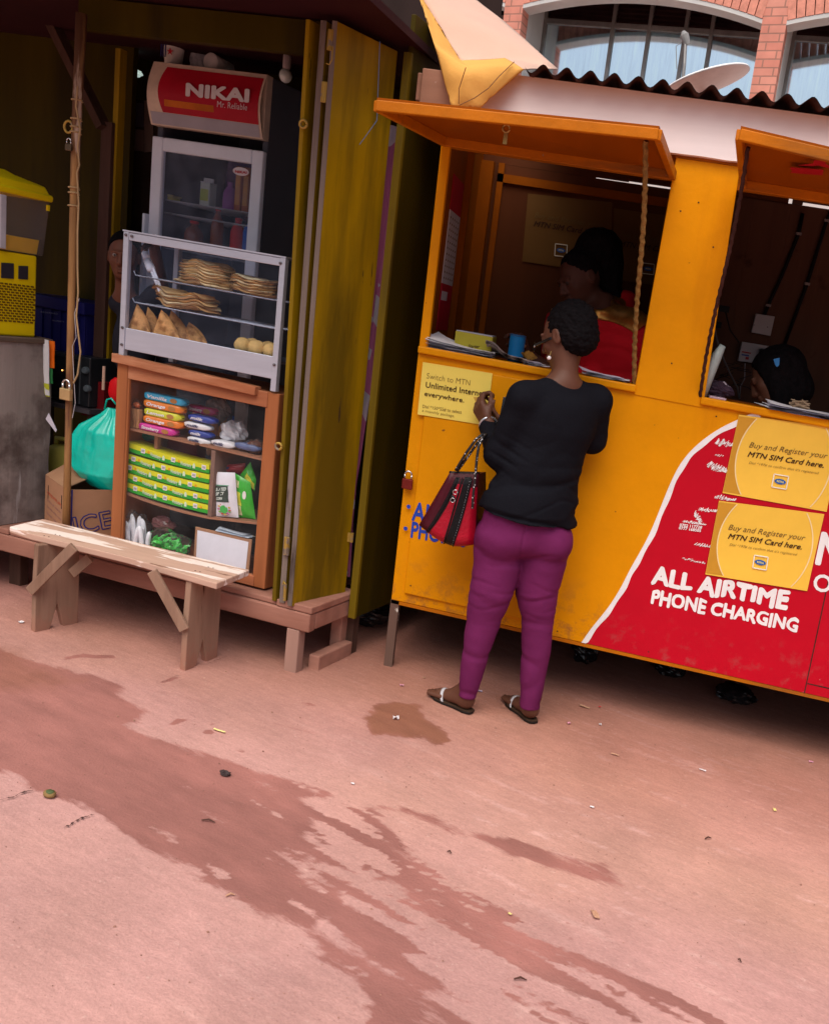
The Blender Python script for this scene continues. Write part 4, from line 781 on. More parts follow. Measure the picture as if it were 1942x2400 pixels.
# cloth showing in the gap
cl = MB(S)
gap_px = [a7(890, 900), a7(800, 1750), a8(700, 30), a8(668, 400), a8(625, 700), a8(590, 1000), a8(560, 1250), a8(540, 1500), a8(510, 1850)]
gp_ = [S.at(p, .40) for p in gap_px]; gp_.sort(key=lambda c: -c[2])
def clf(a, b):
    z_ = gp_[0][2]+(gp_[-1][2]-gp_[0][2])*a; xs = np.interp(-z_, [-g[2] for g in gp_], [g[0] for g in gp_]); return (xs-.045+.09*b, .40+.012*math.sin(b*16+a*9)+.008*noise.noise(Vector((a*12, b*4, 0))), z_)
cl.grid(clf, 70, 12)
M_CLOTH = bpy.data.materials.new('patterned_cloth'); M_CLOTH.use_nodes = True; n = M_CLOTH.node_tree
tcn = n.nodes.new('ShaderNodeTexCoord'); wv = n.nodes.new('ShaderNodeTexVoronoi'); wv.inputs['Scale'].default_value = 9; n.links.new(tcn.outputs['Object'], wv.inputs[0]); cr = n.nodes.new('ShaderNodeValToRGB'); cr.color_ramp.interpolation = 'CONSTANT'
sp_ = n.nodes.new('ShaderNodeSeparateColor'); n.links.new(wv.outputs['Color'], sp_.inputs[0]); n.links.new(sp_.outputs[0], cr.inputs[0]); e_ = cr.color_ramp.elements; e_[0].color = (.50, .13, .28, 1); e_[1].position = .62; e_[1].color = (.55, .50, .58, 1); x_ = e_.new(.85); x_.color = (.62, .52, .62, 1)
n.links.new(cr.outputs[0], n.nodes['Principled BSDF'].inputs['Base Color']); n.nodes['Principled BSDF'].inputs['Roughness'].default_value = .8
solo('cloth', cl, M_CLOTH, 'pink and lilac patterned cloth hanging in the narrow gap beside the stall door hinge', 'cloth', smooth=True)
# dark shed wall that closes the view behind both stalls
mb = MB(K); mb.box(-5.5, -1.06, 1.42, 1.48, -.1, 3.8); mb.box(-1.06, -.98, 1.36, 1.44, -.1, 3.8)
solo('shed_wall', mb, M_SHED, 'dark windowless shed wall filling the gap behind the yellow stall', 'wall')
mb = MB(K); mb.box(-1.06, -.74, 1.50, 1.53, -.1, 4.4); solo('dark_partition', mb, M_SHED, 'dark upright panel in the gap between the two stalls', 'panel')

# ---- pole with twine and padlocks
pp = [S.at(O(*p), .0) for p in ((170, 58), (158, 300), (150, 600), (143, 930), (140, 1100))]; pp[-1] = (pp[-1][0], 0, .29); pp[0] = (pp[0][0], 0, 2.42)
po = thing('pole', 'thin peeling timber pole with twine wound round it, standing at the stall front', 'pole', S((pp[-1][0], 0, .29)))
mb = MB(S); mb.tube([(p[0]+.002*math.sin(i), 0, p[2]) for i, p in enumerate(pp)], [.0205, .0165, .0145, .0135, .016], 7)
part('shaft', mb, mat('peeling_pole', (.34, .18, .07), .75, var=.3, scale=14, grain='z', bump=.6, dirt=((.12, .05, .03), .45, .56, 11, 'z', .9), chip=((.55, .40, .30), .62, .66, 12, 'z')), po, smooth=True)
mb = MB(S)
tw = [S.at(q, -.02) for q in (a1(455, 500), a1(445, 620), a1(470, 750), a1(455, 850), a1(465, 960), a2(650, 200), a2(665, 450), a2(655, 700), a2(655, 1000), a2(660, 1200), a2(645, 1400), a2(680, 1700), a2(655, 1890), a2(620, 1960))]
mb.tube([(c[0], -.022, c[2]) for c in tw], .0032, 6)
for zc in (1.98, 2.0, 2.03, 1.75, 1.77, 1.70, 2.1):
    x_ = np.interp(-zc, [-p[2] for p in pp], [p[0] for p in pp]); mb.tube([(x_+.018*math.cos(a), .018*math.sin(a), zc+.006*a/6) for a in np.linspace(0, 6.6, 14)], .0035, 6)
part('twine', mb, mat('jute', (.40, .27, .14), .9, bump=.5, bscale=200), po)
mb = MB(S); tw2 = [S.at(q, -.02) for q in (a10(330, 0), a10(250, 250), a10(280, 650), a10(215, 800), a10(230, 1100), a10(265, 1750), a10(215, 2000))]; mb.tube([(c[0], -.02, c[2]) for c in tw2], .0012, 5); part('wire', mb, flat('thin_wire', (.45, .42, .45)), po)
mb = MB(S); xr = np.interp(-1.99, [-p[2] for p in pp], [p[0] for p in pp]); mb.tube([(xr-.022+.019*math.cos(a), -.012, 2.0+.022*math.sin(a)) for a in np.linspace(0, 6.28, 16)], .005, 7); part('ring_staple', mb, M_BRS, po, smooth=True)
c = S.at(a10(110, 1570), -.03); padlock((c[0], -.03, c[2]+.018), .050, mat('brass_lock', (.50, .35, .17), .4, .55), 'large brass padlock with chrome shackle hanging low on the twine-wound pole', F=S)
c = S.at(a1(400, 880), -.03); padlock((c[0], -.03, c[2]+.03), .028, mat('dark_lock', (.12, .08, .05), .35, .8), 'small dark padlock hanging high on the twine-wound pole', F=S)

# ================================================================== REFRIGERATOR
FD = .62
q = [S.at(p, FD) for p in (a1(905, 370), a1(1575, 440), a1(1550, 870), a1(900, 800))]
fx0, fx1 = q[0][0], q[1][0]-.01; fht = max(q[0][2], q[1][2]); fdt = (q[2][2]+q[3][2])/2; fw = fx1-fx0
M_FR = mat('fridge_enamel', (.76, .80, .92), .3, var=.05, bump=.02, spec=.5); M_FRD = mat('fridge_side', (.07, .075, .10), .45, var=.05, bump=.02)
fr = thing('refrigerator', 'tall white glass-door drinks refrigerator with a red header sign, inside the yellow stall', 'refrigerator', S(((fx0+fx1)/2, FD+.3, .29)))
fh = .30
mb = MB(S); mb.box(fx0, fx0+.03, FD+.03, FD+.60, fh, fht); mb.box(fx1-.03, fx1, FD+.03, FD+.60, fh, fht); mb.box(fx0+.031, fx1-.031, FD+.56, FD+.60, fh, fht); mb.box(fx0+.031, fx1-.031, FD+.031, FD+.559, fht-.03, fht); mb.box(fx0+.031, fx1-.031, FD+.031, FD+.559, fh, .55); part('cabinet', mb, M_FRD, fr, bevel=.006)
dh = fdt-.0
fo = MB(S); fo.box(fx0, fx0+.055, FD, FD+.028, .55, dh); fo.box(fx1-.055, fx1, FD, FD+.028, .55, dh); fo.box(fx0+.056, fx1-.056, FD, FD+.028, dh-.06, dh); fo.box(fx0+.056, fx1-.056, FD, FD+.028, .55, .66)
dr = part('door', fo, M_FR, fr, bevel=.006)
mb = MB(S); mb.box(fx0+.056, fx1-.056, FD+.012, FD+.016, .661, dh-.061); part('pane', mb, clear_glass('fridge_glass', (.94, .96, 1), .08, .05, .07, (.5, .56, .74)), dr)  # bluish diffuse haze in the pane stands in for reflection
mb = MB(S); mb.box(fx0-.016, fx0-.002, FD-.02, FD+.01, 1.35, 1.75); part('handle', mb, M_FR, dr, bevel=.003)
hz0, hz1 = S.at(a1(1550, 830), FD)[2]+.01, fht
def hdr(a, b, off=0, z0=0, z1=1, x0=0, x1=1):
    z_ = z0+(z1-z0)*b; return (fx0+fw*(x0+(x1-x0)*a), FD-.01-.035*math.sin(math.pi*min(max(z_, 0), 1))-off, hz0+(hz1-hz0)*z_)
mb = MB(S); mb.grid(lambda a, b: hdr(a, b), 4, 12); mb.box(fx0, fx1, FD-.008, FD+.03, hz0, hz1); hd = part('header_sign', mb, mat('header_cream', (.66, .52, .42), .4), fr, smooth=False)
mb = MB(S); mb.grid(lambda a, b: hdr(a, b, .002, .02, .20, .02, .98), 4, 6); part('lower_strip', mb, flat('header_grey', (.40, .38, .44)), hd)
mb = MB(S); mb.grid(lambda a, b: hdr(a, b, .002, .205, .93, .10+.05*(1-a)*math.cos((b-.5)*2.6)*-1+.05, .985), 12, 14); part('red_field', mb, mat('header_red', (.44, .010, .028), .35, var=.2, scale=3), hd)
mb = MB(S); mb.grid(lambda a, b: hdr(a, b, .003, .30, .40, .16, .60), 8, 3); part('orange_flash', mb, mat('header_orange', (.50, .12, .01), .4, var=.4, scale=5), hd)
M_LTXT = flat('sign_letters', (.70, .64, .68))
text_px(S, FD-.052, 'NIKAI', a1(1085, 555), a1(1440, 592), 29, M_LTXT, hd, bold=.05); text_px(S, FD-.050, 'Mr. Reliable', a1(1262, 622), a1(1436, 642), 15, M_LTXT, hd, bold=-.005)
c = S.at(a1(1400, 997), FD-.001); mb = MB(S); mb.grid(lambda a, b: (c[0]+.04*b*math.cos(a*6.2832), c[1], c[2]+.018*b*math.sin(a*6.2832)), 24, 2); lg = part('logo_oval', mb, M_LTXT, dr); text_px(S, FD-.003, 'NIKAI', a1(1367, 1004), a1(1433, 1010), 6, flat('logo_red', (.5, .02, .03)), lg, bold=.03)
for i, q_ in enumerate([a1(1060, 1180), a3(700, 20), a3(700, 330)]):
    z_ = S.at(q_, FD+.1)[2]; mb = MB(S)
    for k in range(9): mb.tube([(fx0+.035, FD+.06+k*.05, z_), (fx1-.035, FD+.06+k*.05, z_)], .0028, 5)
    for k in range(2): mb.tube([(fx0+.05+k*(fw-.1), FD+.05, z_), (fx0+.05+k*(fw-.1), FD+.5, z_)], .003, 5)
    part('shelf', mb, flat('shelf_wire', (.5, .5, .52), .3, metal=.5), fr)
    if i == 0: z_s1 = z_
    if i == 2: z_s3 = z_
    if i == 1: z_s2 = z_
def carton(x, w_, h_, z_, col_, nm, lbl, d=FD+.10, top=None):
    t = thing(nm, lbl, nm.replace('_', ' '), S((x, d, z_))); mb = MB(S); mb.box(x-w_/2, x+w_/2, d, d+w_, z_, z_+h_*.82); part('body', mb, flat(nm+'_'+str(round(col_[0]*100))+str(round(col_[2]*99)), col_), t, bevel=.004)
    mb = MB(S); mb.hexa([(x-w_/2, d, z_+h_*.82), (x+w_/2, d, z_+h_*.82), (x+w_/2, d+w_, z_+h_*.82), (x-w_/2, d+w_, z_+h_*.82)], (0, 0, 0.004)); mb.hexa([(x-w_/2, d+w_*.45, z_+h_*.82), (x+w_/2, d+w_*.45, z_+h_*.82), (x+w_/2, d+w_*.45, z_+h_), (x-w_/2, d+w_*.45, z_+h_)], (0, .006, 0)); part('top', mb, flat('carton_top', top or (.5, .5, .5)), t)
    mb = MB(S); mb.box(x-w_*.4, x+w_*.4, d-.002, d-.0005, z_+h_*.2, z_+h_*.6); part('label', mb, flat(nm+'_label', (.35, .42, .05)), t); return t
def bottle(x, r_, h_, z_, cb, cc, nm, lbl, d=FD+.1, grp=None):
    t = thing(nm, lbl, 'bottle' if 'bottle' in nm else 'cup', S((x, d+r_, z_)), grp); mb = MB(S)
    mb.lathe((x, d+r_, z_), [(r_*.9, 0), (r_, h_*.05), (r_, h_*.55), (r_*.85, h_*.68), (r_*.42, h_*.82), (r_*.36, h_*.92)], 16); part('body', mb, cb, t, smooth=True)
    mb = MB(S); mb.lathe((x, d+r_, z_+h_*.90), [(r_*.46, 0), (r_*.46, h_*.09)], 14); part('cap', mb, cc, t); return t
M_BR = mat('brown_drink', (.22, .05, .015), .2, var=.05, bump=0); M_PUR = flat('purple_plastic', (.28, .10, .30), .4); M_RC = flat('red_cap', (.55, .02, .02)); M_BC = flat('blue_cap', (.02, .12, .5)); M_ORD = mat('orange_drink', (.60, .20, .03), .2, bump=0)
xs = lambda q_, d=FD+.12: S.at(q_, d)[0]
carton(xs(a1(1208, 1100)), .05, .13, z_s1, (.45, .50, .44), 'milk_carton', 'white and lime carton standing on the top shelf of the refrigerator')
bottle(xs(a1(1330, 1130)), .030, .13, z_s1, M_PUR, M_PUR, 'plastic_cup', 'lilac plastic container on the refrigerator top shelf, right of the carton')
for i, x in enumerate((1400, 1445)):
    t = thing('cereal_box', ['narrow orange-brown box in the refrigerator, nearer the purple container', 'narrow orange-brown box against the right wall of the refrigerator'][i], 'box', S((xs(a1(x, 1100)), FD+.1, z_s1))); mb = MB(S); x0 = xs(a1(x, 1100)); mb.box(x0-.016, x0+.016, FD+.1, FD+.2, z_s1, z_s1+.20); part('body', mb, flat('box_brown', (.30, .09, .03)), t, bevel=.002); mb = MB(S); mb.box(x0-.011, x0+.011, FD+.097, FD+.0995, z_s1+.03, z_s1+.16); part('label', mb, flat('box_label', (.48, .22, .05)), t)
t = thing('purple_bag', 'dark purple wrapped bundle at the back of the refrigerator top shelf', 'bag', S((xs(a1(1240, 1000)), FD+.35, z_s1))); mb = MB(S); mb.ball((xs(a1(1240, 1000)), FD+.35, z_s1+.15), (.09, .06, .15), 18, 14, .5); part('wrap', mb, flat('dark_purple', (.10, .03, .13), .35), t, smooth=True)
t = thing('butter_tub', 'yellow lidded tub at the left end of the refrigerator top shelf', 'tub', S((xs(a1(1000, 1170)), FD+.1, z_s1))); x0 = xs(a1(1000, 1170)); mb = MB(S); mb.box(x0-.03, x0+.03, FD+.08, FD+.14, z_s1, z_s1+.02); part('body', mb, flat('tub_yellow', (.6, .5, .08)), t, bevel=.003); mb = MB(S); mb.box(x0-.033, x0+.033, FD+.077, FD+.143, z_s1+.021, z_s1+.027); part('lid', mb, flat('tub_lid', (.65, .55, .2)), t)
for i, (px_, r_, h_, cb, cc, lb_) in enumerate([(780, .042, .14, M_BR, M_RC, 'squat amber jar on the middle refrigerator shelf, behind the display case top'), (1180, .032, .15, M_RC, M_RC, 'small red bottle on the middle refrigerator shelf, left of the blue one'), (1290, .030, .15, M_BC, M_BC, 'small blue bottle at the right of the middle refrigerator shelf'), (1000, .028, .20, M_BR, M_RC, 'dark brown bottle with a red cap between the amber jar and red bottle')]):
    bottle(xs(a3(px_, 240)), r_, h_, z_s3+.09 if False else S.at(a3(px_, 330), FD+.12)[2], cb, cc, 'drink_bottle', lb_)
z_low = .56
for i in range(8):
    bottle(fx0+.09+i*.055, .026, .22, .66+.0, M_ORD if i % 3 else M_BR, M_RC if i % 2 else M_BC, 'drink_bottle', '%s soda bottle from the left in the bottom row of the refrigerator' % ['first', 'second', 'third', 'fourth', 'fifth', 'sixth', 'seventh', 'eighth'][i], grp='bottles on the refrigerator floor')
# on top of the refrigerator
zt2 = fht+.002
def cup(x, d, z_, lying, stripes, lbl):
    t = thing('paper_cup', lbl, 'paper cup', S((x, d, z_))); mb = MB(S)
    if lying: mb.lathe((x, d-.05, z_+.04), [(.040, 0), (.041, .004), (.030, .11)], 22, (.15, 1, 0)); part('body', mb, flat('cup_white', (.66, .62, .60)), t, smooth=True)
    else: mb.lathe((x, d, z_), [(.034, 0), (.047, .13), (.049, .135)], 22); part('body', mb, flat('cup_white', (.66, .62, .60)), t, smooth=True)
    if stripes:
        mb = MB(S)
        for k in range(3): mb.hexa([(x-.030+k*.011, d-.046, z_+.035), (x-.025+k*.011, d-.046, z_+.035), (x-.018+k*.011, d-.052, z_+.125), (x-.024+k*.011, d-.052, z_+.125)], (0, -.0015, 0))
        part('stripes', mb, flat('navy', (.02, .02, .10)), t); mb = MB(S); c = (x+.022, d-.05, z_+.06); mb.poly([(c[0]+(.017 if k % 2 == 0 else .007)*math.sin(k*math.pi/5), c[1], c[2]+(.017 if k % 2 == 0 else .007)*math.cos(k*math.pi/5)) for k in range(10)], (0, -.002, 0)); part('star', mb, flat('star_red', (.45, .02, .03)), t)
x0 = xs(a1(1010, 330), FD+.1); cup(x0, FD+.1, zt2, False, True, 'striped paper cup stack with a red star on top of the refrigerator')
cup(xs(a1(1250, 350), FD+.1), FD+.12, zt2, True, False, 'paper cup lying on its side on the refrigerator, its pale base facing out')
def crumple(c, r, name, mt, lbl, cat, F=S, jit=.5, grp=None, n_=22):
    mb = MB(F); rr_ = r if isinstance(r, (tuple, list)) else (r, r, r); sd_ = sum(c)*7
    def fn(a, b):
        ph = math.pi*b; t = a*2*math.pi; q = Vector((math.sin(ph)*math.cos(t), math.sin(ph)*math.sin(t), math.cos(ph)))
        k = 1+jit*(noise.noise(q*2.2+Vector((sd_, 0, 0)))*.7+abs(noise.noise(q*6+Vector((0, sd_, 0))))*.5-.1); return (c[0]+q.x*rr_[0]*k, c[1]+q.y*rr_[1]*k, c[2]+rr_[2]*(1+max(q.z*k, -.98)))
    mb.grid(fn, n_, n_//2+4); return solo(name, mb, mt, lbl, cat, grp)
M_CLB = mat('milky_plastic', (.55, .55, .60), .18, var=.1, bump=.3, bscale=30, spec=.7)
crumple((xs(a1(1165, 330), FD+.2), FD+.2, zt2), (.045, .04, .07), 'plastic_bag', M_CLB, 'crumpled white plastic bag on the refrigerator between the paper cups', 'plastic bag')
crumple((xs(a1(770, 420), 1.2), 1.2, S.at(a1(770, 445), 1.2)[2]), (.05, .03, .02), 'torn_sheet', mat('glowing_scrap', (.8, .85, .8), .3, emit=((.8, 1, .9), .25)), 'bright torn scrap with added glow, high in the dark corner left of the refrigerator', 'scrap')  # stands in for bright light slits; faint glow put into the material
# bulb
bb = thing('light_bulb', 'clear light bulb in a hanging holder, unlit, right of the refrigerator sign', 'light bulb', S(S.at(a1(1660, 450), .34))); c = S.at(a1(1660, 440), .34)
mb = MB(S); mb.ball((c[0], .34, c[2]), (.024, .024, .028), 16, 12); part('glass', mb, mat('bulb_glass', (.45, .50, .48), .1, spec=.8, var=.02, bump=0), bb, smooth=True)
mb = MB(S); mb.lathe((c[0]+.001, .34, c[2]+.024), [(.013, 0), (.015, .01), (.015, .05), (.010, .06), (.004, .065), (.003, .11)], 14); part('holder', mb, flat('holder_grey', (.30, .26, .26)), bb, smooth=True)
# sheets on the back wall
for i, (cs_, col_) in enumerate([((a1(740, 590), a1(830, 600), a1(835, 738), a1(740, 730)), (.06, .045, .06)), ((a1(838, 585), a1(890, 580), a1(890, 880), a1(838, 885)), (.14, .085, .07)), ((a1(740, 745), a1(835, 755), a1(835, 880), a1(740, 870)), (.13, .08, .065))]):
    mb = MB(S); mb.poly([S.at(p, .95) for p in cs_], (0, .003, 0)); t = solo('wall_sheet', mb, flat('wall_sheet_'+str(i), col_), ['dark photo print on the stall back wall, upper left of the group', 'tall torn paper on the stall back wall next to the refrigerator', 'lower pale notice on the stall back wall under the dark print'][i], 'paper')
mb = MB(S); x0 = S.at(a1(700, 700), .98)[0]; mb.box(x0, x0+.35, .955, .975, .29, 2.3); part('inner_panel', mb, mat('brown_board', (.03, .015, .01), .8), stl)

# ================================================================== GLAZED WOODEN CABINET
M_ORW = mat('orange_brown_timber', (.34, .118, .045), .55, var=.2, scale=8, grain='z', bump=.3, dirt=((.24, .08, .03), .52, .68, 7, 'z', .7), chip=((.12, .05, .02), .72, .75, 24, 'z'))
M_ORWX = mat('orange_brown_rail', (.35, .125, .058), .6, var=.2, scale=8, grain='x', bump=.35, dirt=((.60, .30, .17), .54, .66, 8, 'x', .6), chip=((.10, .04, .02), .70, .73, 24, 'x'))
ctl, ctr = -.944, -.206; cz0, cz1 = .30, 1.118; CD = .06
cb = thing('cabinet', 'orange-brown wooden cabinet with a glass front full of biscuits and snacks, under the display case', 'cabinet', S(((ctl+ctr)/2, .22, .296)))
for a, b, nm in ((ctl, ctl+.05, 'stile'), (ctr-.05, ctr, 'stile')):
    mb = MB(S); mb.box(a, b, CD, CD+.03, .30, cz1-.001); part(nm, mb, M_ORW, cb, bevel=.004)
mb = MB(S); mb.box(ctl+.051, ctr-.051, CD+.001, CD+.028, cz1-.065, cz1-.002); part('rail', mb, M_ORWX, cb, bevel=.003)
mb = MB(S); mb.box(ctl+.051, ctr-.051, CD+.001, CD+.028, .30, .345); part('rail', mb, M_ORWX, cb, bevel=.003)
for a, b, c_, d_ in ((ctl+.0505, ctl+.058, .346, cz1-.066), (ctr-.058, ctr-.0505, .346, cz1-.066)):
    mb = MB(S); mb.box(a, b, CD+.004, CD+.012, c_, d_); part('glass_bead', mb, M_ORW, cb)
mb = MB(S); mb.hexa([(ctl-.012, CD-.02, cz1+.030), (-.300, CD-.02, cz1+.012), (-.300, CD+.02, cz1+.012), (ctl-.012, CD+.02, cz1+.030)], (0, 0, -.036)); part('top_strip', mb, M_ORWX, cb, bevel=.003)
mb = MB(S); mb.box(ctl+.002, ctr-.002, CD+.031, .40, cz1-.03, cz1-.004); part('top_board', mb, M_ORWX, cb)
mb = MB(S); mb.box(ctl+.002, ctl+.014, CD+.031, .40, .30, cz1-.031); part('side_board', mb, M_ORW, cb); mb = MB(S); mb.box(ctr-.014, ctr-.002, CD+.031, .40, .30, cz1-.031); part('side_board', mb, M_ORW, cb)
mb = MB(S); mb.box(ctl+.015, ctr-.015, CD+.031, .40, .30, .318); part('bottom_board', mb, M_ORWX, cb)
M_CARD = mat('cardboard', (.36, .19, .11), .85, var=.08, scale=6, bump=.15); M_SHF = mat('shelf_board', (.32, .15, .09), .75, var=.15, grain='x')
zA = S.at(a4(290, 742), CD+.035)[2]; zB = S.at(a4(1335, 985), CD+.035)[2]; zC = S.at(a4(200, 1262), CD+.035)[2]; zD = S.at(a4(890, 1472), CD+.035)[2]; zE = S.at(a4(1280, 1500), CD+.035)[2]
xl, xr_ = ctl+.016, ctr-.016; xdv = S.at(a4(915, 1200), CD+.04)[0]; xg = S.at(a4(800, 880), CD+.04)[0]
mb = MB(S); mb.hexa([(xl, CD+.036, zA), (xg-.012, CD+.036, zA-.003), (xg-.012, .36, zA-.003), (xl, .36, zA)], (0, 0, -.008)); part('shelf', mb, M_SHF, cb)
mb = MB(S); mb.hexa([(xg+.010, CD+.036, zB+.004), (xr_, CD+.036, zB), (xr_, .36, zB), (xg+.010, .36, zB+.004)], (0, 0, -.008)); part('shelf', mb, M_SHF, cb)
def sag(x): t = (x-xl)/(xdv-xl); return zC+(zD-zC)*t-.010*math.sin(math.pi*min(t, 1)) if t < 1 else zD+(zE-zD)*(x-xdv)/(xr_-xdv)
mb = MB(S); mb.grid(lambda a, b: (xl+(xr_-xl)*a, CD+.036+.28*b, sag(xl+(xr_-xl)*a)), 30, 1); mb.grid(lambda a, b: (xl+(xr_-xl)*a, CD+.036, sag(xl+(xr_-xl)*a)-.009*(1-b)), 30, 1); mb.grid(lambda a, b: (xl+(xr_-xl)*a, CD+.036+.28*(1-b), sag(xl+(xr_-xl)*a)-.009), 30, 1); part('shelf', mb, M_SHF, cb)
mb = MB(S); mb.box(xdv-.008, xdv+.010, CD+.038, .30, zD+.002, zB-.010); part('divider', mb, mat('divider_card', (.22, .13, .10), .9), cb)
mb = MB(S); x_ = S.at(a4(478, 850), CD+.1)[0]; mb.box(x_-.008, x_+.008, .14, .16, sag(x_)+.002, zA-.009); part('divider', mb, M_SHF, cb)
mb = MB(S); mb.box(ctl+.0505, ctr-.0505, CD+.013, CD+.016, .346, cz1-.066); part('pane', mb, clear_glass('cabinet_glass', (.97, .97, .97), .03, .03, .012, (.7, .7, .75)), cb)
# --- flow packs
def pack(x0, x1, z0, z1_, d, col_, word, lbl, cat='biscuits', nm='biscuit_pack', dep=.05, grp=None, tx=(.14, .60), tcol=(.85, .85, .9), slope=0., disc=True, crimp=.018, rim=None):
    t = thing(nm, lbl, cat, S(((x0+x1)/2, d+dep/2, z0)), grp); mb = MB(S); w_ = x1-x0; hh = z1_-z0
    def fn(a, b):
        e = min(a, 1-a)*w_; k = min(e/crimp, 1)**.45; th = b*2*math.pi; cx = abs(math.cos(th))**.45*math.copysign(1, math.cos(th)); sz = abs(math.sin(th))**.45*math.copysign(1, math.sin(th))
        x = x0+w_*a; wr = .0012*math.sin(th*9)*(1-k)+.0009*noise.noise(Vector((x*60, th*2, z0*30))); return (x, d+dep/2-cx*dep/2*(.35+.65*k), (z0+z1_)/2+slope*(x-x0)+sz*hh/2*(.12+.88*k)+wr)
    mb.grid(fn, 26, 20); part('wrapper', mb, mat('foil_%s_%.2f_%.2f' % (nm, col_[0], col_[2]), col_, .28, var=.08, scale=20, spec=.7, bump=.15, bscale=60), t, smooth=True)
    up = Vector((0, 0, hh*.42))
    if word:
        a = Vector(S((x0+w_*tx[0], d-.0015, z0+hh*.30+slope*w_*tx[0]))); b = Vector(S((x0+w_*tx[1], d-.0015, z0+hh*.30+slope*w_*tx[1]))); text('lettering', word, a, b-a, up, flat('pack_text_%.2f' % tcol[0], tcol), t, bold=.03, shear=.2)
    if disc:
        cx_ = x0+w_*.76; cz_ = (z0+z1_)/2+slope*w_*.76; mb = MB(S); mb.grid(lambda a, b: (cx_+.017*b*math.cos(a*6.2832), d-.0012, cz_+hh*.30*b*math.sin(a*6.2832)), 18, 1); part('biscuit_print', mb, flat('biscuit_print', (.45, .20, .06)), t)
    return t
dpk = CD+.055
packs = [((285, 742), (600, 805), (.62, .03, .32), 'Strawberry', 'pink strawberry biscuit pack at the bottom of the stack'), ((322, 672), (650, 750), (.78, .20, .01), 'Orange', 'orange biscuit pack directly above the pink strawberry pack'), ((330, 608), (642, 690), (.62, .66, .03), 'Lemon', 'yellow-green lemon biscuit pack between the two orange packs'), ((325, 540), (662, 620), (.80, .22, .01), 'Orange', 'orange biscuit pack directly under the blue vanilla pack'), ((330, 472), (680, 562), (.02, .42, .72), 'Vanilla', 'blue vanilla biscuit pack on top of the stack')]
for (l, r_, c_, wd, lb_) in packs:
    A, C_ = S.at(a4(*l), dpk), S.at(a4(*r_), dpk); zz_ = (A[2]+C_[2])/2; pack(A[0], C_[0], zz_+.001, zz_+.0335, dpk, c_, wd, lb_)
A, C_ = S.at(a4(695, 560), dpk+.09), S.at(a4(930, 615), dpk+.09); pack(A[0], C_[0], A[2]-.012, A[2]+.022, dpk+.09, (.45, .02, .16), 'Strawberry', 'second pink biscuit pack lying behind the blue and white milk packs')
dk = dpk+.01
for (l, r_, hh, c_, wd, tc_, lb_) in [((690, 860), (885, 868), .030, (.75, .76, .80), 'milk', (.02, .03, .12), 'white milk biscuit pack at the bottom of the blue and white stack'), ((700, 800), (900, 818), .030, (.02, .05, .30), 'milk', (.8, .8, .85), 'navy milk biscuit pack, second from the bottom of its stack'), ((662, 728), (890, 752), .028, (.75, .76, .80), 'milk', (.02, .03, .12), 'white milk biscuit pack, second from the top of its stack'), ((695, 665), (930, 700), .030, (.02, .05, .34), 'milk', (.8, .8, .85), 'navy milk biscuit pack on top of the blue and white stack'), ((890, 882), (1090, 905), .030, (.76, .77, .82), 'milk', (.02, .03, .12), 'white milk biscuit pack lying alone right of the navy stack'), ((1085, 905), (1300, 930), .030, (.10, .14, .30), None, (.8, .8, .8), 'silver and navy twisted pack nearest the cabinet right corner')]:
    A, C_ = S.at(a4(*l), dk), S.at(a4(*r_), dk); zz_ = (A[2]+C_[2])/2; pack(A[0], C_[0], zz_+.001, zz_+hh, dk, c_, wd, lb_, tx=(.2, .62), tcol=tc_, disc=False, crimp=.03)
    for k in ((.80,) if wd else (.2, .5, .75)):
        cx_ = A[0]+(C_[0]-A[0])*k; ch_ = sc.objects[-1]
A = S.at(a4(265, 715), CD+.06); br_ = thing('wafer_packet', 'clear packet of tall brown wafer sticks at the cabinet left, beside the biscuit stack', 'packet', S((A[0], CD+.08, zA)))
for k in range(3):
    mb = MB(S); x0 = A[0]-.022+k*.0155; mb.box(x0, x0+.013, CD+.06, CD+.085, zA+.001, zA+.082); part('wafer', mb, mat('wafer', (.50, .26, .12), .8, grain='z'), br_, bevel=.002)
mb = MB(S); mb.ball((A[0], CD+.072, zA+.06), (.030, .018, .060), 18, 14, .15); part('wrap', mb, clear_glass('film', (.98, .98, .98), .12, .08, .03), br_, smooth=True)
mb = MB(S); mb.ball((A[0], CD+.072, zA+.098), (.016, .010, .012), 12, 8, .8); part('label_twist', mb, flat('orange_foil', (.62, .15, .05), .3), br_, smooth=True)
A = S.at(a4(1245, 850), CD+.07); t = thing('cake', 'dark chocolate cake in clear wrap at the right end of the cabinet top shelf', 'cake', S((A[0], CD+.1, zB)))
mb = MB(S); mb.ball((A[0], CD+.10, zB+.028), (.034, .03, .028), 22, 14, .25); part('sponge', mb, mat('chocolate', (.11, .035, .022), .45, var=.3, scale=30, bump=.8), t, smooth=True); mb = MB(S); mb.ball((A[0], CD+.10, zB+.030), (.042, .038, .031), 20, 14, .3); part('wrap', mb, MATS['film'], t, smooth=True)
crumple((S.at(a4(1080, 720), .2)[0], .22, zB+.006), (.05, .05, .05), 'plastic_bag', M_CLB, 'crumpled white plastic bag behind the milk packs in the cabinet', 'plastic bag')
crumple((S.at(a4(940, 620), .26)[0], .28, zB+.08), (.05, .04, .05), 'paper_wad', mat('grey_paper', (.20, .17, .17), .8), 'grey crumpled paper at the back of the cabinet top shelf', 'paper')
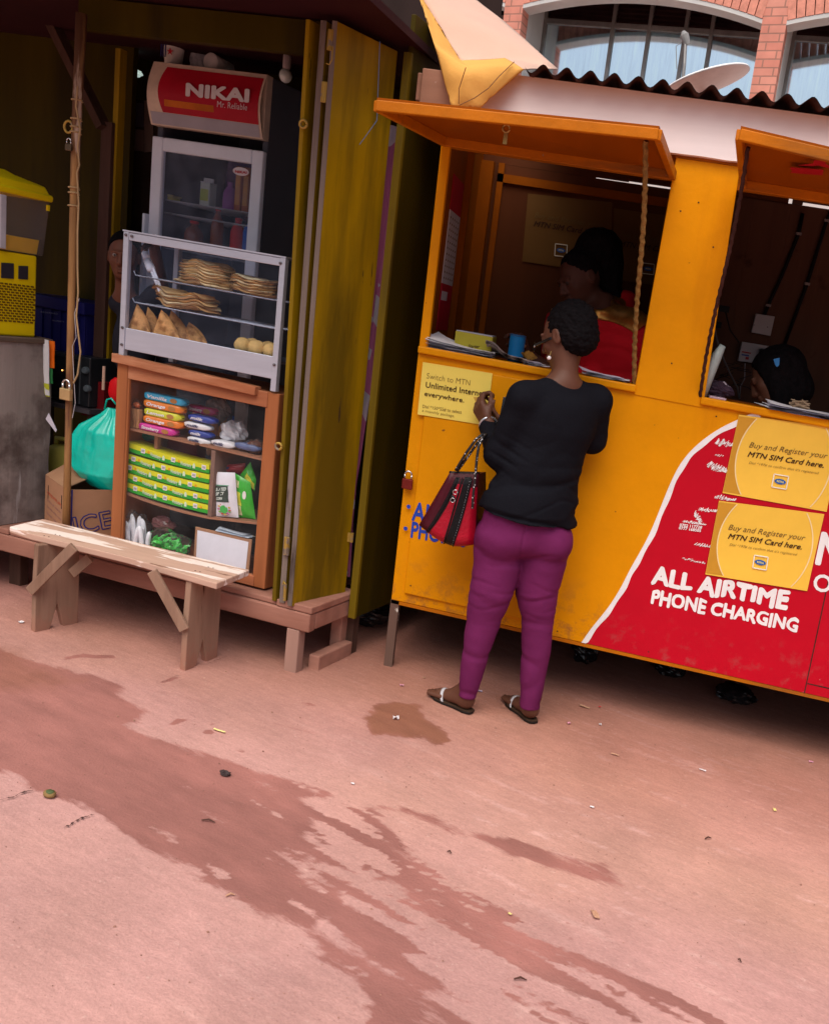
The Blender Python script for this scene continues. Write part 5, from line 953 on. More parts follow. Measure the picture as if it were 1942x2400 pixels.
t = thing('pink_box', 'dark red box seen behind the long lime boxes in the cabinet', 'box', S((-.55, .3, sag(-.55)))); xa, xb = S.at(a4(545, 900), .28)[0], S.at(a4(790, 950), .28)[0]; mb = MB(S); mb.box(xa, xb, .28, .34, sag(xb)+.012, zA-.02); part('body', mb, flat('dark_red_card', (.22, .02, .03)), t); mb = MB(S); mb.box(xa-.002, xb+.002, .278, .342, zA-.0195, zA-.012); part('lid', mb, flat('dark_red_card2', (.30, .03, .04)), t)
crumple((S.at(a4(290, 800), .24)[0], .24, sag(-.8)+.055+.16), (.09, .05, .035), 'teal_cloth', flat('teal_dim', (.01, .22, .18), .5), 'dull teal wrapped bundle above the lime boxes in the cabinet', 'bundle', jit=.2)
# --- long lime boxes
M_LIME = mat('lime_card', (.66, .66, .02), .4, var=.10, scale=12, spec=.5); M_GRN = mat('green_card', (.03, .34, .03), .35, var=.15, scale=14, spec=.5); M_LBLW = flat('barcode_white', (.78, .76, .82)); M_BAR = flat('barcode_ink', (.12, .12, .14)); M_FRUIT = flat('fruit_orange', (.75, .36, .01))
bx = [((170, 905), (893, 1108)), ((170, 1000), (893, 1190)), ((168, 1080), (890, 1275)), ((166, 1160), (888, 1362)), ((162, 1238), (885, 1445))]
ordn = ['topmost', 'second', 'third', 'fourth', 'lowest']; offs = [.165, .08, .05, .10, .105]
for i, (l, r_) in enumerate(bx):
    dd_ = CD+.045; A, C_ = S.at(a4(*l), dd_), S.at(a4(*r_), dd_); xA, xB = A[0], min(C_[0], xdv-.010); hh = .0385; sl_ = lambda x: A[2]+(C_[2]-A[2])*(x-xA)/(C_[0]-xA)-.006*math.sin(math.pi*(x-xA)/(C_[0]-xA))
    t = thing('sweet_box', ['topmost lime and green carton of the five long ones in the cabinet', 'lime and green carton lying second from the top in the cabinet', 'middle lime and green carton of the five long ones in the cabinet', 'lime and green carton lying second from the bottom in the cabinet', 'lowest lime and green carton, resting on the sagging cabinet shelf'][i], 'carton', S(((xA+xB)/2, dd_+.05, sl_((xA+xB)/2))), 'long lime and green cartons stacked in the cabinet')
    def band(f0, f1, d0_, d1_): 
        mb = MB(S); N2 = 16; vs = []
        for k in range(N2+1):
            x = xA+(xB-xA)*k/N2; z_ = sl_(x); vs += [(x, d0_, z_+hh*f0), (x, d0_, z_+hh*f1), (x, d1_, z_+hh*f1), (x, d1_, z_+hh*f0)]
        fs = [(4*k+j, 4*k+(j+1) % 4, 4*k+4+(j+1) % 4, 4*k+4+j) for k in range(N2) for j in range(4)]+[(0, 1, 2, 3), (4*N2+3, 4*N2+2, 4*N2+1, 4*N2)]; return mb.add(vs, fs)
    part('lower_half', band(.0, .44, dd_, dd_+.1), M_GRN, t); part('upper_half', band(.442, .97, dd_, dd_+.1), M_LIME, t)
    x = xA+offs[i]*.55
    while x < xB-.02:
        z_ = sl_(x); mb = MB(S); mb.box(x, x+.019, dd_-.0012, dd_-.0002, z_+hh*.30, z_+hh*.80); lb_ = part('label', mb, M_LBLW, t); mb = MB(S)
        for k in range(4): mb.box(x+.004+k*.0035, x+.0055+k*.0035, dd_-.0018, dd_-.0013, z_+hh*.42, z_+hh*.68)
        part('barcode', mb, M_BAR, lb_)
        if x+.04 < xB: mb = MB(S); mb.ball((x+.036, dd_, z_+hh*.55), (.0055, .0015, .0065), 10, 6); part('fruit_print', mb, M_FRUIT, t)
        if x+.10 < xB:
            a = Vector(S((x+.046, dd_-.0015, z_+hh*.22))); b = Vector(S((x+.096, dd_-.0015, sl_(x+.096)+hh*.22))); text('lettering', 'Wonderberry', a, b-a, (0, 0, hh*.40), flat('pale_mint', (.62, .78, .58)), t, bold=.03, shear=.25)
        if x+.12 < xB: mb = MB(S); zc_ = sl_(x+.108); mb.box(x+.102, x+.114, dd_-.0012, dd_-.0002, zc_+hh*.2, zc_+hh*.52); mb.hexa([(x+.102, dd_-.0012, zc_+hh*.522), (x+.114, dd_-.0012, zc_+hh*.522), (x+.109, dd_-.0012, zc_+hh*.75), (x+.107, dd_-.0012, zc_+hh*.75)], (0, .001, 0)); part('emblem', mb, flat('pale_mint', (.62, .78, .58)), t)
        x += .145
# --- snack bags
def bag(corn, d, bulge, mt, nm, lbl, F=S, cat='snack bag', wr=.004):
    q = [Vector(F.at(p, d)) for p in corn]; t = thing(nm, lbl, cat, F(tuple(sum(q, Vector())/4)))
    def side(sg):
        def fn(a, b):
            p = (q[0]*(1-a)+q[1]*a)*(1-b)+(q[3]*(1-a)+q[2]*a)*b; k = (math.sin(math.pi*a)*math.sin(math.pi*b))**.6; p = p.copy(); p.y += sg*bulge*k+wr*noise.noise(Vector((a*6, b*7, d*50)))*(.3+k); return tuple(p)
        return fn
    mb = MB(F); mb.grid(side(-1), 16, 18); mb.grid(lambda a, b: side(1)(1-a, b), 16, 18); part('pouch', mb, mt, t, smooth=True); return t, (lambda a, b: Vector(side(-1)(a, b)))
def on_bag(F, fn, a0, a1, b0, b1, mt, par, nm='print', off=.0015, n_=8):
    mb = MB(F); mb.grid(lambda a, b: tuple(fn(a0+(a1-a0)*a, b0+(b1-b0)*b)-Vector((0, off, 0))), n_, n_); return part(nm, mb, mt, par)
def txt_bag(F, fn, a0, b0, a1, b1, hfrac, s_, mt, par, **k):
    A = Vector(F(tuple(fn(a0, b0)-Vector((0, .004, 0))))); Bq = Vector(F(tuple(fn(a1, b1)-Vector((0, .004, 0))))); V = Vector(F(tuple(fn(a0, b0+hfrac)-Vector((0, .004, 0)))))-A
    return text('lettering', s_, A, Bq-A, V, mt, par, **k)
M_BAGW = mat('white_foil', (.74, .74, .82), .35, var=.05, bump=.3, bscale=14, spec=.6); M_BAGG = mat('green_foil', (.04, .42, .03), .3, var=.1, bump=.4, bscale=14, spec=.6)
t, fn = bag([a4(955, 1465), a4(1142, 1478), a4(1112, 1100), a4(948, 1095)], CD+.06, .018, M_BAGW, 'snack_bag', 'white snack bag with a green picture, standing right of the cabinet divider')
on_bag(S, fn, .04, .72, .34, .70, flat('charcoal_print', (.05, .07, .06)), t); on_bag(S, fn, .05, .75, .705, .72, flat('green_leaf', (.03, .30, .12)), t)
txt_bag(S, fn, .10, .58, .66, .61, .07, 'SALTED', flat('bag_text', (.75, .85, .8)), t, bold=.03, shear=.3); txt_bag(S, fn, .09, .48, .56, .51, .07, 'SPICY', MATS['bag_text'], t, bold=.03, shear=.3); txt_bag(S, fn, .12, .38, .46, .40, .06, 'CORN', MATS['bag_text'], t, bold=.03, shear=.3)
mb = MB(S); c = fn(.46, .18); mb.grid(lambda a, b: (c.x+.018*b*math.cos(a*6.28), c.y-.004, c.z+.017*b*math.sin(a*6.28)), 16, 2); part('bowl_print', mb, flat('bowl_green', (.06, .42, .08)), t)
for k in range(12):
    an = k*.55; mb = MB(S); mb.ball((c.x+.026*math.cos(an), c.y-.0015, c.z+.022*math.sin(an)), (.006, .0015, .004), 8, 5); part('vegetable_print', mb, flat(['veg_red', 'veg_yel', 'veg_pink', 'veg_gr'][k % 4], [(.5, .08, .05), (.6, .4, .08), (.5, .15, .3), (.2, .4, .08)][k % 4]), t)
t, fn = bag([a4(1118, 1470), a4(1285, 1490), a4(1240, 1180), a4(1105, 1100)], CD+.085, .016, M_BAGG, 'snack_bag', 'green snack bag with a white oval badge, leaning at the cabinet right')
on_bag(S, fn, .10, .45, .30, .62, flat('yellow_print', (.62, .62, .06)), t); on_bag(S, fn, .12, .40, .06, .29, flat('cream_print', (.62, .62, .34)), t); on_bag(S, fn, .05, .38, .72, .88, MATS['cream_print'], t)
c = fn(.68, .60); mb = MB(S); mb.grid(lambda a, b: (c.x+.009*b*math.cos(a*6.28), c.y-.003, c.z+.018*b*math.sin(a*6.28)), 16, 1); part('badge', mb, flat('badge_white', (.75, .75, .72)), t)
t, fn = bag([a4(1155, 1120), a4(1275, 1260), a4(1290, 1160), a4(1240, 1010)], CD+.11, .012, M_BAGG, 'snack_bag', 'tilted green snack bag with yellow zigzag print, behind the other green bag')
on_bag(S, fn, .30, .95, .10, .60, MATS['yellow_print'], t)
t, fn = bag([a4(985, 1100), a4(1180, 1110), a4(1200, 1020), a4(1010, 1035)], CD+.13, .018, mat('red_foil', (.32, .02, .03), .3, var=.2, bump=.4), 'snack_bag', 'red foil snack bag behind the white bag in the cabinet')
on_bag(S, fn, .25, .45, .45, .75, flat('dk_blue_print', (.05, .05, .12)), t)
# --- bottom shelf
zf = .319
for k in range(11):
    x0 = S.at(a4(185+k*19, 1600), CD+.06)[0]; x0 += .004*math.sin(k*2.1); d_ = CD+.045+.035*(k % 3)/2; hgt = .105+.022*math.sin(k*1.7+.4)+(.02 if 2 < k < 7 else 0); ln = .020*math.sin(k*1.3)
    mb = MB(S); mb.grid(lambda a, b: (x0+ln*b*b+.0105*math.cos(a*6.2832)*min(1, min(b, 1-b)*9+.25), d_+.009*math.sin(a*6.2832)*(.35+.65*min(1, min(b, 1-b)*6)), zf+.001+hgt*b+.003*math.sin(a*6.28*2+b*9)*(b*(1-b))), 12, 14)
    solo('sachet', mb, mat('silver_white_sachet', (.86, .88, .95), .3, var=.15, scale=30, spec=.5, bump=.5, bscale=40), '%s white sachet from the left in the clump at the cabinet bottom left' % ['first', 'second', 'third', 'fourth', 'fifth', 'sixth', 'seventh', 'eighth', 'ninth', 'tenth', 'eleventh'][k], 'sachet', 'white sachets bunched in a clear bag', smooth=True)
mb = MB(S); cx_ = S.at(a4(270, 1500), CD+.07)[0]; mb.ball((cx_, CD+.075, zf+.075), (.075, .042, .075), 24, 18, .35); solo('clear_bag', mb, MATS['film'], 'clear plastic bag round the white sachets at the cabinet bottom left', 'plastic bag', smooth=True)
gx_ = S.at(a4(545, 1650), CD+.08)[0]; t = thing('sweet_bag', 'clear bag of shiny green wrapped sweets on the cabinet floor', 'bag of sweets', S((gx_, CD+.09, zf)))
mb = MB(S); r5 = random.Random(5)
for k in range(70):
    an = r5.uniform(0, 6.28); rd = r5.random()**.5; x0 = gx_+.085*rd*math.cos(an); d_ = CD+.09+.040*rd*math.sin(an); z_ = zf+.012+r5.random()*.085*(1-rd*.55); v = Vector((r5.uniform(-1, 1), r5.uniform(-1, 1), r5.uniform(-1, 1))).normalized(); u_ = v.orthogonal().normalized(); w2 = v.cross(u_); c = Vector((x0, max(d_, CD+.045), z_)); sz = r5.uniform(.012, .02)
    mb.add([tuple(c+u_*sz), tuple(c+w2*sz*.7), tuple(c-u_*sz), tuple(c-w2*sz*.7), tuple(c+v*sz*.45), tuple(c-v*sz*.45)], [(0, 1, 4), (1, 2, 4), (2, 3, 4), (3, 0, 4), (1, 0, 5), (2, 1, 5), (3, 2, 5), (0, 3, 5)])
o_ = part('sweets', mb, mat('green_sweet_foil', (.05, .55, .07), .3, var=.35, scale=40, spec=.8, chip=((.45, .65, .42), .60, .64, 40)), t); o_['kind'] = 'stuff'
mb = MB(S); mb.ball((gx_, CD+.088, zf+.048), (.105, .046, .056), 26, 16, .35); part('wrap', mb, MATS['film'], t, smooth=True)
crumple((S.at(a4(500, 1450), CD+.14)[0], CD+.15, zf+.075), (.05, .03, .032), 'sweet_bag', mat('pinkish_film', (.30, .12, .12), .3, chip=((.7, .6, .6), .58, .62, 20)), 'pinkish clear bag behind the green sweets in the cabinet', 'bag of sweets')
wb = thing('whiteboard', 'small white board with a brown frame leaning inside the cabinet bottom right', 'whiteboard', S(S.at(a4(1000, 1900), CD+.05)))
q = [S.at(p, CD+.045) for p in (a4(770, 1850), a4(1225, 1990), a4(1240, 1665), a4(765, 1555))]; q = [(q[0][0], CD+.04, zf+.002), (q[1][0], CD+.04, zf+.002), (q[2][0], CD+.055, q[2][2]), (q[3][0], CD+.055, q[3][2])]
mb = MB(S); mb.poly(q, (0, .006, 0)); part('backing', mb, M_CARD, wb, bevel=.002); qq = [Vector(p) for p in q]; cen = sum(qq, Vector())/4
mb = MB(S); mb.poly([tuple(cen+(p-cen)*Vector((.90, 1, .84))-Vector((0, .0018, 0))) if False else (cen.x+(p.x-cen.x)*.90, p.y-.0018+(cen.y-p.y)*.12, cen.z+(p.z-cen.z)*.84) for p in qq], (0, .001, 0)); part('white_panel', mb, flat('board_white', (.70, .71, .80), .35, chip=((.3, .3, .32), .77, .78, 40)), wb)
mb = MB(S); c0 = S.at(a4(960, 1560), CD+.06); c1 = S.at(a4(1235, 1610), CD+.06); mb.grid(lambda a, b: (c0[0]+(c1[0]-c0[0])*a, CD+.05+.05*b, q[3][2]+(q[2][2]-q[3][2])*(.4+.6*a)+.004+.010*(1-a)*math.sin(b*3)+.004*noise.noise(Vector((a*5, b*5, 1)))), 14, 8); mb.grid(lambda a, b: (c0[0]+.01+(c1[0]-c0[0])*a*.8, CD+.05+.05*b, q[3][2]+(q[2][2]-q[3][2])*(.4+.6*a)+.010+.012*(1-a)*math.sin(b*3+.6)), 14, 8)
solo('paper', mb, mat('pale_blue_paper', (.50, .58, .68), .7, chip=((.55, .40, .15), .58, .62, 12)), 'folded pale blue papers lying on top of the small framed white board', 'papers')

# ================================================================== DISPLAY CASE
q = [S.at(p, .06) for p in (a3(175, 150), a3(1600, 400), a3(200, 1215), a3(1490, 1540))]
ex0, ex1 = -.932, -.218; ez1 = (q[0][2]+q[1][2])/2; ez0 = cz1+.036; pb0 = S.at(a3(200, 1210), .06)[2]; pb1 = S.at(a3(205, 1010), .06)[2]
M_ALC = mat('brushed_aluminium', (.50, .53, .62), .38, .45, var=.06, scale=40, grain='x', bump=.12, chip=((.22, .22, .25), .74, .76, 30))
dcs = thing('display_case', 'aluminium and glass food display case with samosas and flatbread, on top of the wooden cabinet', 'display case', S(((ex0+ex1)/2, .2, ez0)))
for x0, x1 in ((ex0, ex0+.024), (ex1-.024, ex1)):
    for d0_ in (.05, .34):
        mb = MB(S); mb.box(x0, x1, d0_, d0_+.022, ez0-.030 if d0_ < .1 else ez0-.03, ez1-.001); part('post', mb, M_ALC, dcs, bevel=.002)
mb = MB(S); mb.box(ex0+.0245, ex1-.0245, .052, .070, ez1-.032, ez1-.002); part('top_bar', mb, M_ALC, dcs, bevel=.002)
mb = MB(S); mb.box(ex0-.002, ex1+.002, .048, .364, ez1, ez1+.006); part('top_sheet', mb, M_ALC, dcs)
mb = MB(S); mb.box(ex0+.0245, ex1-.0245, .054, .066, pb0+.004, pb1); part('front_panel', mb, M_ALC, dcs, bevel=.002)
mb = MB(S); mb.box(ex0+.0245, ex1-.0245, .067, .345, pb1-.030, pb1-.020); part('tray', mb, mat('tray_steel', (.20, .23, .30), .3, .7), dcs)
for a, b, c_, d_ in ((ex0+.0245, ex1-.0245, .058, .061), ):
    mb = MB(S); mb.box(a, b, c_, d_, pb1, ez1-.033); part('pane', mb, clear_glass('case_glass', (.94, .96, 1), .05, .03, .012, (.5, .6, .8)), dcs)
mb = MB(S); mb.box(ex1-.022, ex1-.019, .073, .339, pb1, ez1-.002); part('pane', mb, MATS['case_glass'], dcs)
mb = MB(S); mb.box(ex0+.019, ex0+.022, .073, .339, pb1, ez1-.002); part('pane', mb, MATS['case_glass'], dcs)
zr1 = (S.at(a3(235, 525), .085)[2]+S.at(a3(1530, 782), .085)[2])/2; zr2 = (S.at(a3(230, 765), .085)[2]+S.at(a3(1520, 1030), .085)[2])/2
for z_ in (zr1, zr2):
    mb = MB(S)
    for k, d_ in enumerate((.085, .10, .16, .22, .28, .325)): mb.tube([(ex0+.026, d_, z_+(.016 if k == 0 else 0)), (ex0+.036, d_, z_), (ex1-.026, d_, z_)], .0030 if k in (0, 5) else .0022, 6)
    for k in range(24): x0 = ex0+.05+k*.027; mb.tube([(x0, .086, z_-.003), (x0, .325, z_-.003)], .0014, 4)
    part('wire_rack', mb, mat('rack_wire', (.28, .29, .33), .3, .8), dcs)
for q_ in (a3(210, 190), a3(262, 202), a3(1575, 440), a3(172, 1160), a3(1520, 1340), a3(178, 1010)):
    c = S.at(q_, .048); mb = MB(S); mb.lathe(c, [(.006, .0), (.0055, .003), (.002, .004)], 10, (0, -1, 0)); part('screw', mb, mat('screw_steel', (.15, .13, .14), .4, .7), dcs)
# flatbreads: folded wavy discs
M_CHAP = [mat('flatbread_%d' % i, c_, .7, var=.25, scale=16, bump=.5, bscale=40, dirt=((.34, .14, .04), .54, .68, 18, None, .75), chip=((.10, .035, .01), .66, .72, 26)) for i, c_ in enumerate([(.92, .74, .42), (.72, .44, .18), (.82, .58, .28)])]
def chapati(cx, z_, rx, ry, th, seed, mt, lbl, grp, wav=.010, tilt=0.):
    mb = MB(S); r_ = random.Random(seed); base_ = int(seed//30)*1.7; ph = [r_.uniform(0, 6.28), r_.uniform(0, 6.28), base_+r_.uniform(-.25, .25), base_*2+r_.uniform(-.3, .3)]; ox = r_.uniform(-.007, .007)
    def top(a, b, s_):
        an = a*2*math.pi; rr_ = b*(1+.07*math.sin(3*an+ph[0])+.04*math.sin(7*an+ph[1])); x = rx*rr_*math.cos(an); y = ry*rr_*math.sin(an)
        zz_ = wav*math.sin(x*38+ph[2])*b*.5+wav*.22*math.sin(x*75+y*30+ph[3])*b*b+tilt*x+.0025*noise.noise(Vector((x*50, y*50, seed))); e = 1 if b < .97 else .3
        return (cx+ox+x, .085+ry+y*1.0+.004, z_+zz_+s_*th/2*e*(1-.5*b**6)+th/2)
    mb.grid(lambda a, b: top(a, b, 1), 46, 9); mb.grid(lambda a, b: top(1-a, b, -1), 46, 9); return solo('flatbread', mb, mt, lbl, 'flatbread', grp, smooth=True)
ords = ['lowest', 'second', 'third', 'fourth', 'fifth', 'sixth', 'seventh', 'top']
def stack(cx, z_, n_, rx, step, seed, nm, grp, m0, wav, th, tilt=0, rxe=None):
    for k in range(n_):
        od = 'top' if k == n_-1 else ords[k]; rk = rx+((rxe or rx)-rx)*k/n_
        chapati(cx, z_+.001+k*step, rk, .085, th, seed+k, M_CHAP[m0 if k % 2 == 0 else (m0+2) % 3], '%s flatbread%s in the %s' % (od, '' if od in ('top', 'lowest') else ' up', nm), grp, wav, tilt)
stack(S.at(a3(905, 600), .16)[0], zr1+.006, 8, .118, .0118, 30, 'tall pale pile on the upper rack', 'tall pile of flatbread', 0, .013, .0125, .0, .100)
stack(S.at(a3(1345, 640), .16)[0], zr1+.006, 6, .088, .0110, 60, 'browner pile at the right of the upper rack', 'right pile of flatbread', 1, .010, .0115)
stack(S.at(a3(730, 830), .16)[0], zr2+.010, 5, .130, .0125, 90, 'wavy pile on the lower rack', 'lower pile of flatbread', 1, .020, .0120, -.02)
M_SAM = mat('samosa_crust', (.70, .34, .11), .6, var=.28, scale=26, bump=1., bscale=50, dirt=((.25, .09, .02), .50, .64, 22, None, .8), chip=((.70, .42, .16), .66, .74, 40, None, .7))
def samosa(apx, l, r_, d, lbl):
    A = S.at(a3(*apx), d+.02); L_ = S.at(a3(*l), d); R_ = S.at(a3(*r_), d); zb = pb1-.019; mb = MB(S)
    P = [(L_[0], d, zb), (R_[0], d, zb), ((L_[0]+R_[0])/2+.01, d+.06, zb), (A[0], d+.025, A[2])]
    def face(a, b, c_):
        a, b, c_ = map(Vector, (a, b, c_)); cen = (Vector(P[0])+Vector(P[1])+Vector(P[2])+Vector(P[3]))/4
        def fn(u, v):
            p = a*(1-u)*(1-v)+b*u*(1-v)+c_*v; n_ = (b-a).cross(c_-a).normalized(); n_ = n_ if n_.dot(p-cen) > 0 else -n_; k = 27*u*(1-u)*(1-v)*v*.9; return tuple(p+n_*(.008*k+.003*noise.noise(p*40)))
        mb.grid(fn, 12, 12)
    face(P[0], P[1], P[3]); face(P[1], P[2], P[3]); face(P[2], P[0], P[3]); face(P[0], P[1], P[2]); [None]; solo('samosa', mb, M_SAM, lbl, 'samosa', 'samosas at the left of the display case', smooth=True)
samosa((300, 800), (215, 1030), (440, 1070), .085, 'upright golden samosa in the front left corner of the display case')
samosa((515, 850), (435, 1080), (715, 1130), .085, 'largest upright samosa, front row, right of the corner one')
samosa((395, 825), (350, 1050), (520, 1080), .15, 'darker samosa standing behind and between the two front ones')
samosa((600, 850), (560, 1100), (800, 1140), .16, 'dark samosa leaning behind the largest one')
samosa((760, 960), (700, 1110), (950, 1130), .17, 'shadowed samosa at the right end of the row')
for i, (x, z_, d_, lb_) in enumerate([(1245, 1150, .10, 'round golden dough ball at the left of the front cluster'), (1365, 1185, .085, 'round dough ball in the middle of the front cluster'), (1500, 1205, .085, 'round dough ball against the right post of the display case'), (1330, 1110, .15, 'browner dough ball behind the middle one'), (1470, 1130, .15, 'browner dough ball behind the one at the right post')]):
    c = S.at(a3(x, z_), d_+.03); mb = MB(S); mb.ball((c[0], d_+.03, pb1-.019+.033), (.033, .033, .033), 24, 16, .10); solo('dough_ball', mb, mat('fried_dough', (.74, .46, .15), .65, var=.16, scale=18, bump=.6, bscale=60, chip=((.30, .13, .04), .68, .76, 18)), lb_, 'dough ball', 'fried dough balls in the display case', smooth=True)
tg = thing('tongs', 'white plastic tongs leaning inside the display case, gripped by the child', 'tongs', S(S.at(a3(500, 690), .14)))
ta, tb, tc_, td = S.at(a3(375, 350), .17), S.at(a3(400, 420), .16), S.at(a3(430, 490), .15), S.at(a3(520, 695), .12)
for k, dx in ((0, -.007), (1, .007)):
    mb = MB(S); mb.bar((tc_[0]+dx, .15, tc_[2]+.01), (td[0]+dx*.9, .12, td[2]), .010, .006, (0, 1, 0)); part('arm', mb, flat('white_plastic', (.82, .83, .88), .35), tg, bevel=.002)
mb = MB(S); mb.tube([tb, tc_, (tc_[0]+.004, .148, tc_[2]-.012)], [.016, .0175, .014], 14); part('collar', mb, MATS['white_plastic'], tg, smooth=True)
mb = MB(S); mb.tube([ta, (tb[0]-.003, .162, tb[2]+.004)], [.013, .0145], 14); part('grip', mb, MATS['white_plastic'], tg, smooth=True)

# ================================================================== LEFT COUNTER, DISPENSER AND CLUTTER
Cf = Frame((-2.39, 3.822), (.31, .9507), (-.9507, .31), 0)
ct = thing('counter', 'grey weathered counter block with a stained side, under the yellow juice dispenser', 'counter', Cf((-.25, .25, .29)))
M_CNT = mat('weathered_board', (.27, .225, .21), .9, var=.3, scale=5, grain='z', bump=.6, bscale=30, dirt=((.07, .045, .04), .46, .64, 4, None, .85), chip=((.42, .40, .40), .62, .68, 9, 'z'))
mb = MB(Cf)
def cfn(a, b):
    z_ = .295+(1.118-.295)*b; s_ = -.62+.62*a; return (s_+.006*noise.noise(Vector((z_*6, 1, 2)))*(a == 1), .008*noise.noise(Vector((s_*5, z_*5, 0))), z_)
mb.grid(cfn, 24, 30); mb.box(-.62, -.004, .012, .6, .295, 1.10); part('side_board', mb, M_CNT, ct)
mb = MB(Cf); mb.box(-.64, .002, -.008, .6, 1.104, 1.126); part('top', mb, mat('counter_top', (.13, .09, .07), .8), ct, bevel=.004)
ds_ = thing('juice_dispenser', 'yellow juice dispenser with a clear tank and yellow lid at the left edge', 'drink dispenser', Cf((-.3, .2, 1.127)))
M_DY = mat('dispenser_yellow', (.85, .64, .005), .35, var=.03, bump=.03, spec=.5)
bR = Cf.at(a2(305, 1300), .03)[0]; bt_ = Cf.at(a2(310, 895), .03)[2]
mb = MB(Cf); mb.box(-.62, bR, .03, .40, 1.127, bt_); body_ = part('body', mb, M_DY, ds_, bevel=.008)
for q_ in ([(10, 948), (115, 955), (115, 1085), (8, 1078)], [(155, 975), (235, 978), (233, 1092), (153, 1086)]):
    mb = MB(Cf); mb.poly([Cf.at(a2(*p), .029) for p in q_], (0, -.004, 0)); part('switch', mb, flat('switch_dark', (.035, .03, .04), .4), body_, bevel=.0015)
vg = [Cf.at(a2(*p), .029) for p in ((5, 1120), (280, 1140), (275, 1450), (0, 1445))]
mb = MB(Cf)
for r_ in range(15):
    for c_ in range(-9, 8):
        u_ = (c_+(.5 if r_ % 2 else 0))/7.6; v_ = r_/14.6; 
        x = vg[3][0]+(vg[2][0]-vg[3][0])*u_; z_ = vg[0][2]+(vg[3][2]-vg[0][2])*v_; mb.hexa([(x, .029, z_-.004), (x+.016, .029, z_-.004), (x+.014, .029, z_+.003), (x-.002, .029, z_+.003)], (0, -.0012, 0))
o_ = part('vent_slots', mb, flat('slot_dark', (.16, .08, .008)), body_); o_['kind'] = 'stuff'
tz1 = Cf.at(a2(400, 440), .03)[2]; tR1 = Cf.at(a2(405, 440), .03)[0]; tR0 = Cf.at(a2(360, 880), .03)[0]
def tank(off):
    mb = MB(Cf); z0, z1_ = bt_+.004, tz1+.004; o2_ = off
    mb.add([(-.62, .03+o2_, z0), (tR0-o2_, .03+o2_, z0), (tR0-o2_, .40-o2_, z0), (-.62, .40-o2_, z0), (-.62, .02+o2_, z1_), (tR1-o2_, .02+o2_, z1_), (tR1-o2_, .41-o2_, z1_), (-.62, .41-o2_, z1_)], [(3, 2, 1, 0), (0, 1, 5, 4), (1, 2, 6, 5), (2, 3, 7, 6), (3, 0, 4, 7)]); return mb
part('tank', tank(0), clear_glass('dispenser_tank', (.97, .95, .95), .08, .12, .09, (.60, .54, .57), 1), ds_)
jz = Cf.at(a2(200, 740), .05)[2]
mb = MB(Cf); mb.add([(-.60, .045, bt_+.006), (tR0-.02, .045, bt_+.006), (tR0-.02, .38, bt_+.006), (-.6, .38, bt_+.006), (-.60, .04, jz), (tR0-.012, .04, jz), (tR0-.012, .385, jz), (-.6, .385, jz)], [(3, 2, 1, 0), (4, 5, 6, 7), (0, 1, 5, 4), (1, 2, 6, 5), (2, 3, 7, 6), (3, 0, 4, 7)]); part('juice', mb, flat('mango_juice', (.85, .55, .02), .3), ds_)
lz = Cf.at(a2(385, 330), .03)[2]; lz2 = Cf.at(a2(150, 215), .15)[2]
mb = MB(Cf); prof = [(.010, tz1+.0), (.012, tz1+.024), (.0, tz1+.030), (-.012, lz+.005), (-.10, lz2-.005), (-.13, lz2+.01)]
vs = []
for o_, z_ in prof: vs += [(-.64, .02-o_, z_), (tR1+o_, .02-o_, z_), (tR1+o_, .41+o_, z_), (-.64, .41+o_, z_)]
mb.add(vs, [(4*i+j, 4*i+(j+1) % 4, 4*i+4+(j+1) % 4, 4*i+4+j) for i in range(len(prof)-1) for j in range(4)]+[(3, 2, 1, 0), tuple(4*(len(prof)-1)+j for j in range(4))]); part('lid', mb, M_DY, ds_, bevel=.006)
mb = MB(Cf); x_ = Cf.at(a2(30, 600), .015)[0]; mb.box(x_-.018, x_+.012, .010, .028, bt_+.01, tz1-.01); part('bracket', mb, mat('bracket_clear', (.55, .55, .62), .25), ds_, bevel=.003)
c = Cf.at(a2(395, 490), .02); mb = MB(Cf); mb.box(c[0]-.004, c[0]+.008, .01, .02, c[2]-.012, c[2]+.012); part('clip', mb, M_DY, ds_)
# wrapper hanging from counter corner
cA = [Cf.at(a2(*p), -.012) for p in ((395, 1592), (430, 1620), (485, 1780), (470, 1830), (440, 1850), (440, 2000), (370, 2070), (365, 1700))]
wp = thing('plastic_wrapper', 'orange, white and green plastic wrapper hanging from the grey counter corner', 'wrapper', Cf(cA[0]))
def wfn(cols, x0, x1, y0, y1, ph):
    mb = MB(Cf); mb.grid(lambda a, b: (lambda c: (c[0], -.014-.012*math.sin(a*5+ph+b*2)-.003*noise.noise(Vector((a*6, b*6, ph))), c[2]))(Cf.at(a2(x0+(x1-x0)*a+(18*b), y0+(y1-y0)*b), -.012)), 8, 12); return mb
for nm, x0, x1, y0, y1, c_ in (('white_panel', 368, 400, 1595, 2060, (.6, .6, .62)), ('orange_panel', 402, 455, 1605, 1830, (.85, .16, .01)), ('green_panel', 395, 432, 1834, 1960, (.03, .20, .06)), ('yellow_panel', 372, 400, 1962, 2070, (.45, .48, .03))):
    part(nm, wfn(None, x0, x1, y0, y1, x0*.01), flat('wrap_'+nm, c_, .4, bump=.4), wp, smooth=True)
mb = MB(S); mb.poly([S.at(a5(*p), .12) for p in ((378, 60), (440, 190), (432, 208), (355, 105))], (0, .002, 0)); solo('paper_slip', mb, flat('pale_slip', (.50, .48, .56)), 'small pale pointed paper slip hanging beside the grey counter, above the jerrycan', 'paper')
